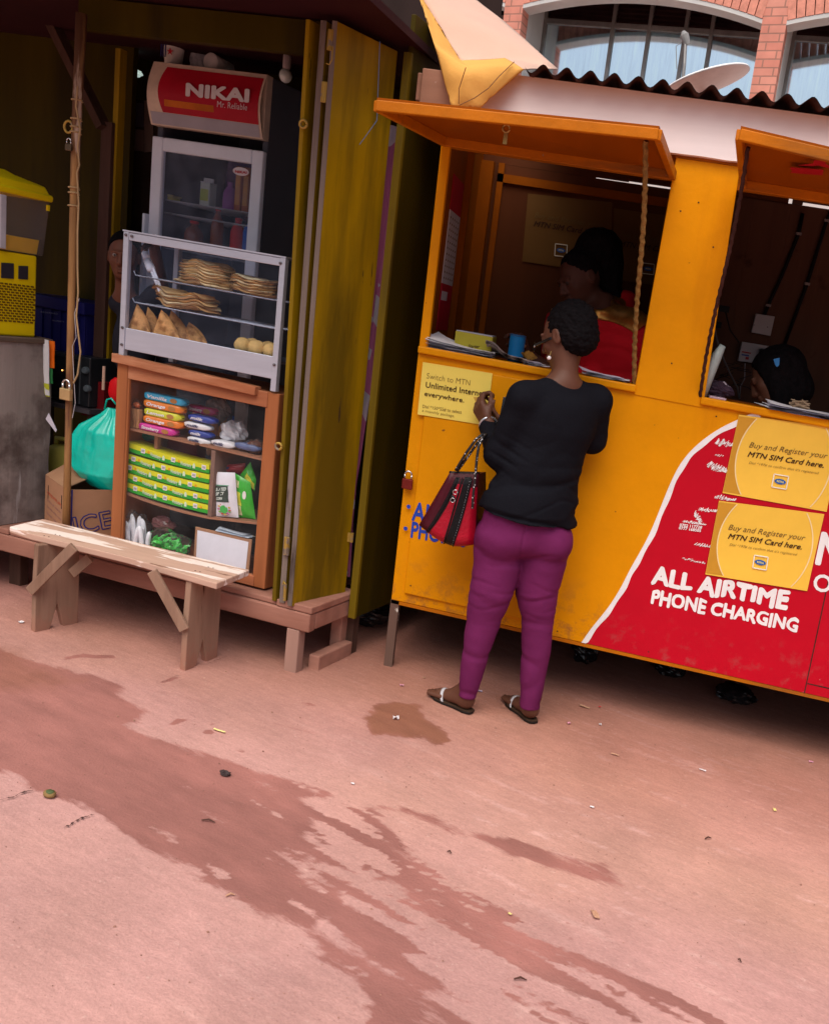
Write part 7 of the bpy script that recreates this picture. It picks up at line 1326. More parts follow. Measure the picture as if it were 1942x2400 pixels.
fd = (LW-LE_)/np.linalg.norm(LW-LE_); fr2 = (RW-RE_)/np.linalg.norm(RW-RE_)
D0 = sd.D
n1 = np.array([.10, -.12, 1.]); hemp = px_c(1232, 1238, 3.40)
hA, hB = px_c(1108, 1186, 3.42), px_c(1356, 1240, 3.52); hs_ = (hB[2]-hA[2])/(hB[0]-hA[0]); hn = np.array([hs_, 0, -1.]); sd.cutplane((hA+hB)/2, hn)
sd.ell(sh_c+np.array([.004, -.002, .122]), (.066, .064, .052), None, .01, sub=True)
def cdisp(vs):
    z_ = vs[:, 2]; low = np.clip((1.12-z_)/.2, 0, 1); d = np.zeros(len(vs))
    fold = 1-np.abs(fnoise(vs+np.array([0, 0, 0])*1., 7, 7, 26, 1.)); d -= .0125*low*np.clip(fold-.62, 0, 1)/.38
    fold2 = 1-np.abs(fnoise(vs, 16, 16, 34, 3.)); d -= .0075*np.clip(fold2-.72, 0, 1)/.28*np.clip(1.35-z_, 0, .5)
    for (c_, r_, a) in ((LE_+np.array([.05, -.05, .0]), .07, .006), ):
        q_ = np.linalg.norm(vs-c_, axis=1); d -= a*np.exp(-(q_/r_)**2)*np.clip(np.sin(z_*140+vs[:, 0]*60), 0, 1)
    return d+.0012*fnoise(vs, 50, 50, 50, 2.)
cg = body_obj('cardigan', sd, M_CARD2, wom, cdisp, 2)
# trousers
sd = SDF((-.46, 3.28, .03), (.14, 3.70, 1.0), .0052)
for c_, rs_ in ((np.array([-.160, 3.490, .85]), (.178, .124, .09)), (np.array([-.163, 3.492, .77]), (.192, .128, .085))): sd.ell(c_, np.array(rs_), np.array([Rb, Fb, (0, 0, 1)]), .05)
for q_, sg in ((pelL[0][0], -1), (pelR[0][0], 1)): sd.ell(q_+np.array([0, -.012, -.005])-Fb*.022, (.092, .094, .090), None, .03)
for P_ in (pelL, pelR):
    for (a, ra_), (b, rb_) in zip(P_[:-1], P_[1:]): sd.cone(a, b, ra_+.001, rb_+.001, .0015)
for P_ in (pelL, pelR):
    a, b = P_[-2][0], P_[-1][0]; e = (b-a)/np.linalg.norm(b-a); sd.cone(P_[-1][0], P_[-1][0]+e*.03, P_[-1][1], P_[-1][1]-.001, .008)
cut0 = (pelL[-1][0][2]+.004, pelR[-1][0][2]+.002)
ax = [sd.lo[i]+sd.res*np.arange(sd.n[i]) for i in range(3)]
split = -.150; zc_ = np.where(ax[0] < split, cut0[0]-.010, cut0[1]-.010); sd.D = np.maximum(sd.D, (zc_[:, None, None]-ax[2][None, None, :]))
def tdisp(vs):
    z_ = vs[:, 2]; x = vs[:, 0]; d = np.zeros(len(vs)); g = lambda c, w_: np.exp(-((z_-c)/w_)**2)
    lx_ = np.where(x < -.155, -1, 1); ph = x*6*lx_
    for zc_, amp, sl_, w_ in ((.705, .009, .22, .008), (.655, .006, .35, .009), (.600, .006, -.20, .008), (.565, .005, -.30, .007), (.53, .0065, .18, .009), (.50, .006, -.12, .007), (.455, .005, .25, .009), (.42, .003, -.2, .008)):
        cc = zc_+sl_*(x+.16)*lx_*.5+.010*np.sin(x*32+zc_*40)-.03*np.clip(np.abs(x+.155)-.05, 0, .1)*4*.25; amp *= .34; k = np.exp(-((z_-cc)/w_)**2); m_ = .45+.55*np.sin(x*23+zc_*77); d -= amp*k*np.clip(m_, 0, 1); d += amp*.2*np.exp(-((z_-cc-.016)/.012)**2)*np.clip(m_, 0, 1)
    fold = 1-np.abs(fnoise(vs, 9, 9, 17, 5.)); d -= .0045*np.clip(fold-.7, 0, 1)/.3*np.clip((.72-z_)/.3, 0, 1)
    mid = np.exp(-((x+.158+(z_-.75)*-.05)/.0035)**2)*np.clip((z_-.66)/.05, 0, 1); d -= .004*mid
    return d+.0008*fnoise(vs, 70, 70, 70, 2.)
trz = body_obj('trousers', sd, M_TROU, wom, tdisp, 9)
# hair: short natural crop
sd = SDF(hc_-.17, hc_+.17, .0036); R_ = rotm(Fh, (0, 0, 1)); r_, f_, u_ = R_
hp_ = lambda x, y, z: hc_+x*r_+y*f_+z*u_
sd.ell(hp_(0, -.028, .030), (.0835, .098, .096), R_, .02); sd.ell(hp_(0, -.055, -.030), (.074, .060, .060), R_, .03)
sd.cutplane(hp_(0, .062, .03), f_+u_*-.15+r_*0, .01); sd.ell(hp_(-.092, .004, -.014), (.034, .026, .036), R_, .008, sub=True); sd.ell(hp_(.092, .004, -.014), (.034, .026, .036), R_, .008, sub=True); sd.ell(hp_(-.085, .040, -.065), (.05, .066, .075), R_, .01, sub=True); sd.ell(hp_(.085, .040, -.065), (.05, .066, .075), R_, .01, sub=True)
def hdisp(vs): return .0035*fnoise(vs, 160, 160, 160, 1.)+.0025*fnoise(vs, 340, 320, 330, 4.)+.001*fnoise(vs, 50, 55, 50, 2.)
body_obj('hair', sd, M_HAIR, wom, hdisp, 0)
# glasses, earring, bracelet, sandals, red blouse showing
ear = px_c(1294, 803, 3.455); gA = px_c(1292, 800, 3.45); gB = px_c(1252, 812, 3.57)
mb = MB(); mb.bar(tuple(px_c(1290, 793, 3.445)), tuple(px_c(1252, 810, 3.560)), .006, .009); mb.tube([tuple(px_c(1252, 812, 3.562)+np.array([.0, .0, 0])+np.array([-.004*math.cos(a), .012*math.cos(a), .017*math.sin(a)])) for a in np.linspace(0, 6.3, 14)], .002, 6)
gla = part('glasses', mb, flat('glasses_black', (.01, .01, .012), .25), wom); mb = MB(); mb.ball(tuple(px_c(1253, 812, 3.556)), .0055, 10, 7); part('hinge_stud', mb, MATS['chrome'], gla, smooth=True)
mb = MB(); mb.ball(tuple(px_c(1286, 839, 3.435)), .0078, 16, 10); er = part('earring', mb, mat('pearl', (.72, .68, .70), .15, var=.02, bump=0, spec=.8), wom, smooth=True)
mb = MB(); mb.tube([tuple(px_c(1291, 823, 3.44)), tuple(px_c(1288, 833, 3.436))], .0018, 6); part('hook', mb, MATS['aged_brass'], er)
bc_ = LW+fd*-.002; bx_ = np.cross(fd, [0, 0, 1.]); bx_ /= np.linalg.norm(bx_); by_ = np.cross(bx_, fd); mb = MB(); mb.tube([tuple(bc_+(bx_*math.cos(a)+by_*math.sin(a))*.0335) for a in np.linspace(0, 6.2832, 26)], .0055, 8); part('bracelet', mb, mat('silver_band', (.62, .64, .70), .25, .8), wom, smooth=True)
for hl, to in ((heelL, toeL), (heelR, toeR)):
    f_ = (to-hl)/np.linalg.norm(to-hl); s_v = np.array([f_[1], -f_[0], 0]); outl = []
    for t in np.linspace(0, 1, 22): a = -math.pi/2+math.pi*t
    L_ = .205; prof = [(0, .0), (.004, .020), (.03, .031), (.08, .030), (.13, .040), (.17, .038), (.197, .022), (L_, .0)]
    pts = [(hl-f_*.010+f_*y+s_v*x) for y, x in prof]+[(hl-f_*.010+f_*y-s_v*x) for y, x in prof[-2:0:-1]]
    mb = MB(); mb.poly([(p[0], p[1], -G*p[0]+.001) for p in pts], (0, 0, .010)); so_ = part('sandal', mb, mat('sandal_black', (.018, .014, .012), .35), wom, bevel=.003)
    mb = MB(); mb.poly([(p[0]*.97+hl[0]*.03, p[1]*.97+hl[1]*.03, -G*p[0]+.0112) for p in pts], (0, 0, .002)); part('insole', mb, mat('insole_tan', (.06, .035, .022), .6), so_)
    c_ = hl+f_*.115+np.array([0, 0, .012]); mb = MB()
    for yo, w_ in ((.004, .013),):
        vs = []; NN = 14
        for i in range(NN+1):
            t = math.pi*i/NN; q_ = c_+f_*(yo+.018*math.sin(t))+s_v*.036*math.cos(t)+np.array([0, 0, .040*math.sin(t)]); vs += [tuple(q_-f_*w_/2), tuple(q_+f_*w_/2), tuple(q_+f_*w_/2+np.array([0, 0, .0025])+s_v*.002*math.cos(t)), tuple(q_-f_*w_/2+np.array([0, 0, .0025])+s_v*.002*math.cos(t))]
        mb.add(vs, [(4*i+j, 4*i+4+j, 4*i+4+(j+1) % 4, 4*i+(j+1) % 4) for i in range(NN) for j in range(4)])
    part('strap', mb, flat('strap_silver', (.48, .48, .52), .35), so_, smooth=True)
# phone and card
ph = thing('phone', 'black mobile phone held up in front of the woman, between her hands and the kiosk', 'phone', tuple(px_c(1183, 962, 3.62))); c_ = px_c(1188, 966, 3.625)
mb = MB(); mb.bar(tuple(c_+np.array([.0, 0, -.055])), tuple(c_+np.array([.004, 0.02, .055])), .058, .009, (0, 1, .2)); part('body', mb, mat('phone_black', (.008, .008, .010), .2), ph, bevel=.002)
mb = MB(); mb.bar(tuple(c_+np.array([0, .0075, -.045])), tuple(c_+np.array([.004, .0275, .045])), .050, .002, (0, 1, .2)); part('screen', mb, mat('phone_screen', (.02, .02, .03), .1), ph)
cd0, cd1, cd2, cd3 = [px_c(*z5p(x, y), 3.665) for x, y in ((500, 885), (578, 888), (640, 1000), (560, 1010))]
mb = MB(); mb.poly([tuple(p) for p in (cd0, cd1, cd2, cd3)], (.0005, .0012, 0)); solo('scratch_card', mb, flat('card_gold', (.50, .30, .06), .4), 'small golden airtime card pinched in the woman left hand', 'card')

# --- handbag
zb8 = Zm(960, 820, 4.47)
HB_ = lambda x, y, Y: px_c(*zb8(x, y), Y)
hbg = thing('handbag', 'red and black trapezoid handbag hanging from the woman left forearm by spotted rope handles', 'handbag', tuple(HB_(420, 2030, 3.47)))
YF = 3.405; top_l, top_r, bot_l, bot_r = HB_(415, 1290, YF+.02), HB_(720, 1300, YF+.05), HB_(95, 1835, YF+.03), HB_(690, 2035, YF+.05)
bow_ = HB_(430, 2065, YF+.02)
dpt = np.array([.06, .95, .0]); 
def bagf(a, b, dpt_k):
    tl = top_l*(1-a)+top_r*a; bl_ = bot_l*(1-a)+bot_r*a; bl_ = bl_+(bow_-(bot_l*.45+bot_r*.55))*math.sin(math.pi*a)*.85
    p = bl_*(1-b)+tl*b; w_ = .035+.060*(1-b)**1.1
    p = p+np.array([0, 1., 0])*w_*dpt_k; 
    e = min(a, 1-a)*8; e = min(e, 1)**.5; top = min((1-b)*7, 1)**.5; bt2 = min(b*9, 1)**.5
    bul = w_*.85*e*top*bt2; return p, bul
M_BAGR = mat('red_leather', (.34, .004, .018), .33, var=.2, scale=9, bump=.6, bscale=90, spec=.6); M_BAGK = mat('black_leather', (.006, .005, .006), .33, var=.1, bump=.4, bscale=80, spec=.5); M_BAGM = mat('maroon_leather', (.060, .006, .012), .35, bump=.4, bscale=80)
def fpt(a, b, off=0.): p, bl_ = bagf(a, b, 0); return tuple(p+np.array([0, -bl_*.5-off, 0]))
def bpt(a, b): p, bl_ = bagf(a, b, 2.0); return tuple(p+np.array([.02, bl_*.5, 0]))
mb = MB(); mb.grid(lambda a, b: fpt(a, b), 30, 24); mb.grid(lambda a, b: bpt(1-a, b), 30, 24)
N3 = 24
for ed in (0, 1):
    mb.grid(lambda t, s_, ed=ed: tuple(np.array(fpt(ed, t))*(1-s_)+np.array(bpt(ed, t))*s_), N3, 4); mb.grid(lambda t, s_, ed=ed: tuple(np.array(fpt(t, ed))*(1-s_)+np.array(bpt(t, ed))*s_), N3, 4)
shell_ = part('shell', mb, M_BAGM, hbg, smooth=True)
def strip(a0, a1, b0, b1, mt, nm, off, bt0=None, bt1=None, cur=0.):
    mb = MB(); mb.grid(lambda s_, t: fpt((a0+(a1-a0)*s_)*(1-t)+((bt0 if bt0 is not None else a0)+((bt1 if bt1 is not None else a1)-(bt0 if bt0 is not None else a0))*s_)*t+cur*math.sin(math.pi*t), b0+(b1-b0)*t, off), 10, 20); return part(nm, mb, mt, shell_, smooth=True)
strip(.15, .455, .02, .86, M_BAGR, 'red_panel', .002, .36, .56); strip(.60, .99, .0, .82, M_BAGR, 'red_panel', .002, .78, .99)
strip(.455, .60, .0, .96, M_BAGK, 'black_band', .0025, .56, .78); strip(.125, .165, .0, .95, M_BAGK, 'piping', .004, .28, .42)
for a_b, a_t in ((.145, .34), (.445, .50), (.60, .80)):
    mb = MB(); mb.tube([fpt(a_b*(1-t)+a_t*t, .01+.93*t, .005) for t in np.linspace(0, 1, 24)], .0035, 8); part('piping', mb, M_BAGK, shell_, smooth=True)
for k in range(26):
    t = .04+.86*k/25; mb = MB(); mb.ball(fpt((.585)*(1-t)+.765*t, t, .003), .0013, 6, 4); part('stud', mb, MATS['silver_band'], shell_)
mb = MB(); mb.tube([tuple(np.array(fpt(a, .985, .0))+np.array([0, .012, .004])) for a in np.linspace(.0, 1, 16)], .006, 8); part('frame_top', mb, M_BAGK, shell_, smooth=True)
for (x, y, r_) in ((475, 1490, .0085), (448, 1575, .0085)):
    c_ = HB_(x, y, YF-.035); mb = MB(); mb.tube([tuple(c_+np.array([r_*math.cos(a), 0, r_*math.sin(a)])) for a in np.linspace(0, 6.283, 20)], .0016, 6); part('ring', mb, MATS['chrome'], hbg, smooth=True)
c_ = HB_(448, 1560, YF-.030); mb = MB(); mb.ball(tuple(c_), (.011, .005, .014), 12, 8); part('tassel', mb, M_BAGK, hbg, smooth=True)
M_RB = bpy.data.materials.new('spotted_rope'); M_RB.use_nodes = True; n = M_RB.node_tree; tcn = n.nodes.new('ShaderNodeTexCoord'); vo = n.nodes.new('ShaderNodeTexVoronoi'); vo.inputs['Scale'].default_value = 95; n.links.new(tcn.outputs['Object'], vo.inputs[0])
mr_ = n.nodes.new('ShaderNodeMapRange'); mr_.inputs[1].default_value = .22; mr_.inputs[2].default_value = .26; n.links.new(vo.outputs['Distance'], mr_.inputs[0]); mxn = n.nodes.new('ShaderNodeMix'); mxn.data_type = 'RGBA'; mxn.inputs[6].default_value = (.6, .58, .6, 1); mxn.inputs[7].default_value = (.008, .008, .010, 1); n.links.new(mr_.outputs[0], mxn.inputs[0]); n.links.new(mxn.outputs[2], n.nodes['Principled BSDF'].inputs['Base Color'])
for pts in ([(480, 1262, 3.42), (590, 1080, 3.40), (690, 940, 3.40), (760, 885, 3.42), (800, 890, 3.50)], [(500, 1268, 3.43), (620, 1100, 3.41), (715, 965, 3.41), (790, 905, 3.45)], [(655, 1660, 3.38), (665, 1500, 3.37), (688, 1300, 3.37), (700, 1150, 3.375), (720, 1010, 3.38), (760, 920, 3.40), (800, 885, 3.46)]):
    P_ = [HB_(*p) for p in pts]; fine = []
    for i in range(len(P_)-1):
        for t in np.linspace(0, 1, 6)[:-1]: fine.append(tuple(P_[i]*(1-t)+P_[i+1]*t))
    fine.append(tuple(P_[-1])); mb = MB(); mb.tube(fine, .0055, 8); part('handle', mb, M_RB, hbg, smooth=True)

# --- vendor inside the kiosk
vd = thing('person', 'person in a red top with gold collar, head bowed, behind the kiosk counter', 'person', K((-.05, .50, .336)))
VY = 4.22; hv = px_c(1360, 652, VY)+np.array([0, 0, -.0]); Fv = np.array([-.74, -.50, -.44]); Fv /= np.linalg.norm(Fv)
vsR = px_c(1462, 712, VY+.08); vsL = px_c(1345, 738, VY-.12)
vsc = (vsR+vsL)/2
velb = px_c(1452, 880, VY+.0); vwr = px_c(1340, 885, 4.02); vhd = px_c(1240, 850, 3.98)
velb2 = px_c(1325, 890, VY-.12); vwr2 = px_c(1230, 830, 4.02)
Rv = np.array([.86, .5, 0]); Rv /= np.linalg.norm(Rv); Fvb = np.array([-.5, -.86, 0]); Fvb /= np.linalg.norm(Fvb)
sd = SDF((-.62, 3.80, .95), (.22, 4.48, 2.02), .0055)
up_v = (.10, .25, 1); head(sd, hv, Fv, up_v, 1.06); sd.cone(vsc+np.array([.01, .02, .02]), hv+np.array([.02, .03, -.07]), .058, .050, .03)
def vtorso(sd, g):
    sd.cone(vsL+np.array([.02, 0, -.02]), vsR+np.array([-.02, 0, -.02]), .055+g, .055+g, .03); R2 = np.array([Rv, Fvb, (0, 0, 1)]); c0 = vsc
    sd.ell(c0+np.array([0, 0, -.14]), np.array((.155, .105, .16))+g, R2, .05); sd.ell(c0+np.array([0, 0, -.32]), np.array((.145, .10, .14))+g, R2, .05); sd.ell(c0+np.array([0, 0, -.48]), np.array((.165, .11, .12))+g, R2, .05)
vtorso(sd, -.012)
for a, b, ra_, rb_ in ((vsR, velb, .042, .036), (velb, vwr, .036, .027), (vsL, velb2, .042, .036), (velb2, vwr2, .034, .026)): sd.cone(a, b, ra_, rb_, .02)
hand(sd, vwr, px_c(1268, 858, 3.98), (-.1, .3, -.9), .7, .9, thumb=1); hand(sd, vwr2, px_c(1215, 795, 3.99), (.1, -.3, -.9), .8, .95, thumb=-1)
body_obj('body', sd, M_SKIN2, vd)
M_REDT = mat('red_jersey', (.42, .004, .012), .8, var=.08, scale=12, bump=.2, bscale=200)
sd = SDF((-.62, 3.84, .95), (.24, 4.48, 1.80), .0062); vtorso(sd, .006)
for a, b, ra_, rb_ in ((vsR, velb, .060, .054), (velb, vwr, .054, .040), (vsL, velb2, .056, .048)): sd.cone(a, b, ra_, rb_, .03)
sd.ell(vsc+np.array([-.01, -.05, .055]), (.10, .10, .085), None, .01, sub=True)
vdisp = lambda vs: -.005*np.clip(1-np.abs(fnoise(vs, 12, 12, 26, 2.))-.6, 0, 1)/.4
body_obj('blouse', sd, M_REDT, vd, vdisp, 1)
sd = SDF(vsc-.22, vsc+.22, .0048); vtorso(sd, .0125); sd.ell(vsc+np.array([-.015, -.06, .065]), (.070, .075, .085), None, .01, sub=True)
sd.ell(vsc+np.array([-.02, -.07, -.18]), (.30, .30, .135), None, .008, sub=True); sd.cutplane(vsc+Rv*.135, Rv); sd.cutplane(vsc-Rv*.14, -Rv)
body_obj('collar', sd, mat('gold_lame', (.40, .19, .045), .28, .85, var=.3, scale=20, bump=.5, bscale=30), vd, lambda vs: .006*fnoise(vs+0., 40, 30, 20, 1.), 1)
sd = SDF(hv-.26, hv+.27, .0055); R_ = rotm(Fv, up_v); r_, f_, u_ = R_; q3 = lambda x, y, z: hv+x*r_+y*f_+z*u_
sd.ell(q3(0, -.022, .038), (.083, .100, .092), R_, .02); sd.cutplane(q3(0, .060, .055), f_*1-u_*.45, .03)
pk = px_c(1398, 575, VY+.04); sd.ell(pk, (.088, .08, .075), None, .04); sd.ell(px_c(1415, 612, VY+.06), (.078, .07, .12), None, .04); sd.cone(px_c(1425, 620, VY+.07), px_c(1434, 700, VY+.06), .058, .042, .03); sd.cone(px_c(1440, 700, VY+.06), px_c(1432, 742, VY+.06), .04, .018, .02)
body_obj('hair', sd, M_HAIR, vd, lambda vs: .0035*fnoise(vs, 120, 120, 30, 1.)+.002*fnoise(vs, 300, 300, 60, 1.), 0)
for sg in (-1, 1):
    mb = MB(); mb.ball(tuple(hv+1.06*(.030*sg*r_+.0795*f_+.004*u_)), .0105, 12, 8); part('eye', mb, flat('eye_dark', (.05, .03, .025), .6), vd, smooth=True)
# things on the counter
def sheets(px0, px1, d0_, d1_, n_, lbl, mt, curlL=0., curlR=0., F=K, z0=None, nm='papers'):
    A, C_ = F.at(px0, d0_), F.at(px1, d0_); z0 = z0 or hS-.002; t = thing(nm, lbl, nm, F(((A[0]+C_[0])/2, (d0_+d1_)/2, z0)))
    for k in range(n_):
        r_ = random.Random(k*7+int(px0[0])); dx, dy = r_.uniform(-.012, .012), r_.uniform(-.008, .008); sk = r_.uniform(-.03, .03)
        mb = MB(F); fn = lambda off: (lambda a, b: (A[0]+dx+(C_[0]-A[0])*a+sk*b, d0_+dy+(d1_-d0_)*b, z0+.002+.0042*k+off+curlL*(1-a)**3*(.4+.6*b)*(k/n_)+curlR*a**3*(k/n_)+.0022*noise.noise(Vector((a*4, b*4, k*3)))))
        mb.grid(fn(0), 14, 6); mb.grid(fn(.0014), 14, 6); part('sheet', mb, mt if k % 3 else flat('paper_lilac', (.70, .68, .84)), t, smooth=True)
    return t
M_PAP = flat('paper_white', (.92, .92, .97), .7)
z3p = Zm(1080, 680, 7.23)
sheets(z5p(150, 540), z5p(640, 630), -.012, .16, 6, 'stack of white papers on the kiosk counter corner, in front of the yellow box', M_PAP, .05, .0)
sheets(z5p(880, 668), z5p(1005, 690), -.005, .12, 4, 'white papers on the counter beside the woman chin', M_PAP)
sheets(z5p(1320, 745), z5p(1640, 790), -.008, .12, 4, 'white papers on the counter right of the woman neck, before the vendor', M_PAP, .02)
A, C_ = K.at(z3p(430, 1030), .02), K.at(z3p(1200, 1290), .02); mb = MB(K)
def nfn(off): return lambda a, b: (A[0]-.01+(C_[0]-A[0])*a, .01+.15*b, hS+.004+off+.052*(1-a)**1.6*math.sin(math.pi*min(1, b*.6+.4))+.012*math.sin(a*9)*(1-a)+.004*noise.noise(Vector((a*7, b*5, 2))))
for k in range(4): mb.grid(nfn(.0035*k), 22, 8)
solo('newspaper', mb, mat('curled_newsprint', (.42, .33, .30), .85, var=.25, scale=18, dirt=((.20, .10, .06), .55, .62, 12, None, .7), chip=((.70, .68, .74), .58, .62, 9, 'x')), 'curled grey-brown newspaper lying on the counter between the box and the glasses', 'newspaper', smooth=True)
bq = [K.at(z3p(x, y), .10) for x, y in ((-90, 690), (540, 770), (490, 1090))]
yb_ = thing('box', 'olive-yellow carton with a dark swoosh on the kiosk counter, left of the blue tin', 'box', K((bq[0][0]+.08, .15, hS))); bx0, bx1, bz_ = bq[0][0]-.0, bq[1][0], (bq[0][2]+bq[1][2])/2
M_YB = mat('olive_carton', (.42, .36, .035), .5, var=.06); mb = MB(K); mb.box(bx0, bx1, .10, .26, hS-.003, bz_-.003); part('carton', mb, M_YB, yb_, bevel=.002)
mb = MB(K); mb.box(bx0+.002, bx1-.002, .104, .256, bz_-.0025, bz_+.001); part('top_sheet', mb, flat('carton_lid', (.50, .50, .58)), yb_)
text_px(K, .10, 'Starter', z3p(115, 975), z3p(310, 985), 8, M_INK, yb_, bold=.01, shear=.3)
mb = MB(K); pts = [K.at(z3p(100+200*t, 1028-18*math.sin(t*3)+18*t), .098) for t in np.linspace(0, 1, 14)]; mb.tube([(p[0], .0985, p[2]) for p in pts], [.0006+.0018*math.sin(math.pi*i/13) for i in range(14)], 6); part('swoosh', mb, M_INK, yb_)
bl0, bl1 = K.at(z3p(800, 900), .12)[0], K.at(z3p(1060, 1000), .12)[0]; zt_ = K.at(z3p(880, 745), .12)[2]; cx_ = (bl0+bl1)/2; rr_ = (bl1-bl0)/2
tn = thing('tin', 'bright blue round tin standing on the kiosk counter behind the newspaper', 'tin', K((cx_, .12+rr_, hS))); mb = MB(K); mb.lathe((cx_, .12+rr_, hS-.003), [(rr_, 0), (rr_, zt_-hS-.004)], 30); part('can', mb, mat('tin_blue', (.01, .16, .40), .35, var=.06), tn, smooth=False)
mb = MB(K); mb.lathe((cx_, .12+rr_, zt_-.006), [(rr_*1.02, 0), (rr_*1.02, .006), (rr_*.9, .007)], 30); part('rim', mb, mat('tin_rim', (.02, .10, .25), .35), tn)
mb = MB(K); a_, b_, c__ = K.at(z3p(1010, 1070), .09), K.at(z3p(1170, 1020), .09), K.at(z3p(1290, 1150), .09)
mb.grid(lambda a, b: (a_[0]+(c__[0]-a_[0])*a, .09+.02*b, a_[2]-.018*math.sin(math.pi*a)*(b-.5)*2*1.-.006*a+.006*noise.noise(Vector((a*8, b*8, 0)))), 14, 8); solo('dry_leaf', mb, mat('leaf_gold', (.38, .20, .04), .7, var=.4, scale=30), 'golden-brown crumpled slip beside the blue tin, next to the woman glasses', 'slip of paper')
mb = MB(K); e0, e1 = K.at(z3p(860, 745), .22), K.at(z3p(1090, 960), .20); mb.tube([e0, ((e0[0]+e1[0])/2, .21, (e0[2]+e1[2])/2-.006), e1], [.006, .010, .006], 8); solo('paper_roll', mb, mat('roll_tan', (.40, .19, .07), .8, var=.4, scale=30), 'tan rolled paper held by the vendor above the blue tin', 'paper roll', smooth=True)

# --- seated person in the right window
zr = Zm(1640, 700, 5.748); PY = 4.05
sp = thing('person', 'person bent over behind the right-hand kiosk window, long dark hair with a blue clip', 'person', tuple(px_c(1820, 1010, 4.1)))
hs = px_c(*zr(1000, 1060), PY); Fs = np.array([-.78, .12, -.62]); Fs /= np.linalg.norm(Fs)
sd = SDF(hs-np.array([.30, .28, .50]), hs+np.array([.34, .34, .24]), .0055); head(sd, hs, Fs, (.3, .3, 1), 1.0); ssc = hs+np.array([.09, .10, -.20]); sd.cone(hs+np.array([.03, .04, -.05]), ssc, .05, .055, .03); sd.cone(ssc+np.array([-.13, -.06, -.03]), ssc+np.array([.14, .06, -.03]), .05, .05, .04); sd.ell(ssc+np.array([0, 0, -.16]), (.15, .11, .15), None, .05)
body_obj('body', sd, M_SKIN, sp)
sd = SDF(hs-np.array([.30, .30, .52]), hs+np.array([.36, .36, .24]), .006); sd.cone(ssc+np.array([-.13, -.06, -.035]), ssc+np.array([.14, .06, -.035]), .058, .058, .04); sd.ell(ssc+np.array([0, 0, -.17]), (.165, .125, .16), None, .05); body_obj('shirt', sd, mat('navy_shirt', (.015, .016, .07), .8), sp)
sd = SDF(hs-.30, hs+.26, .005); R_ = rotm(Fs, (.3, .3, 1)); r_, f_, u_ = R_; sd.ell(hs-.024*f_+.03*u_, (.092, .108, .098), R_, .02); sd.cutplane(hs+f_*.045+u_*.03, f_-u_*.2, .01)
sd.cone(px_c(*zr(1150, 960), PY), px_c(*zr(1240, 1220), PY+.0), .075, .075, .04); sd.cone(px_c(*zr(1240, 1220), PY), px_c(*zr(1120, 1440), PY), .070, .045, .04); sd.cone(px_c(*zr(1010, 950), PY-.05), px_c(*zr(1060, 1400), PY-.06), .045, .035, .04)
body_obj('hair', sd, M_HAIR, sp, lambda vs: .003*fnoise(vs, 150, 150, 20, 1.), 0)
mb = MB(); c_ = px_c(*zr(1030, 850), PY-.12); mb.poly([tuple(px_c(*zr(x, y), PY-.125)) for x, y in ((985, 815), (1070, 795), (1065, 890), (1035, 925), (1005, 890))], (0, .006, 0)); part('hair_clip', mb, flat('clip_blue', (.03, .20, .50), .3), sp, bevel=.002)
# --- sockets, cables and clutter on the boards
DBK = 1.098
def plate(cs_, d, nm, lbl, mt, th=.02):
    q = [K.at(p, d) for p in cs_]; t = thing(nm, lbl, nm.replace('_', ' '), K(tuple(sum(x[k] for x in q)/4 for k in range(3)))); mb = MB(K); mb.poly(q, (0, th, 0)); part('plate', mb, mt, t, bevel=.003); return t, q
M_SOC = mat('socket_white', (.50, .47, .50), .4, var=.05, bump=0)
t, q = plate([zr(685, 455), zr(945, 505), zr(1005, 240), zr(750, 200)], DBK-.03, 'wall_box', 'blank square white electrical box on the boards, above the double socket', M_SOC)
for k_ in (.15, .85): c = [q[3][i]*(1-k_)+q[2][i]*k_ for i in range(3)]; mb = MB(K); mb.lathe((c[0]-.012, DBK-.0305, c[2]-.055), [(.003, 0), (.003, .001)], 8, (0, -1, 0)); part('screw', mb, MATS['screw_steel'], t)
t, q = plate([zr(505, 840), zr(930, 895), zr(1000, 650), zr(560, 578)], DBK-.04, 'double_socket', 'white double socket on the boards with a red and blue sticker', M_SOC, .03)
for (x0, y0, x1, y1, c_, nm) in ((560, 715, 680, 735, flat('sticker_red', (.4, .05, .06)), 'sticker'), (555, 752, 655, 772, flat('sticker_blue', (.05, .10, .35)), 'sticker'), (610, 790, 650, 815, MATS['sticker_red'], 'sticker')):
    A, C_ = K.at(zr(x0, y0), DBK-.041), K.at(zr(x1, y1), DBK-.041); mb = MB(K); mb.box(A[0], C_[0], DBK-.0425, DBK-.0405, min(A[2], C_[2])-.003, max(A[2], C_[2])+.003); part(nm, mb, c_, t)
ad = thing('power_adapter', 'black phone charger plugged into the right half of the double socket', 'charger', K(K.at(zr(870, 800), DBK-.06))); c = K.at(zr(865, 780), DBK-.07)
mb = MB(K); mb.box(c[0]-.028, c[0]+.022, DBK-.085, DBK-.042, c[2]-.04, c[2]+.035); part('body', mb, flat('adapter_black', (.012, .012, .014), .35), ad, bevel=.005); mb = MB(K); mb.box(c[0]-.004, c[0]+.018, DBK-.0865, DBK-.0855, c[2]+.015, c[2]+.027); part('label', mb, flat('adapter_label', (.25, .40, .42)), ad)
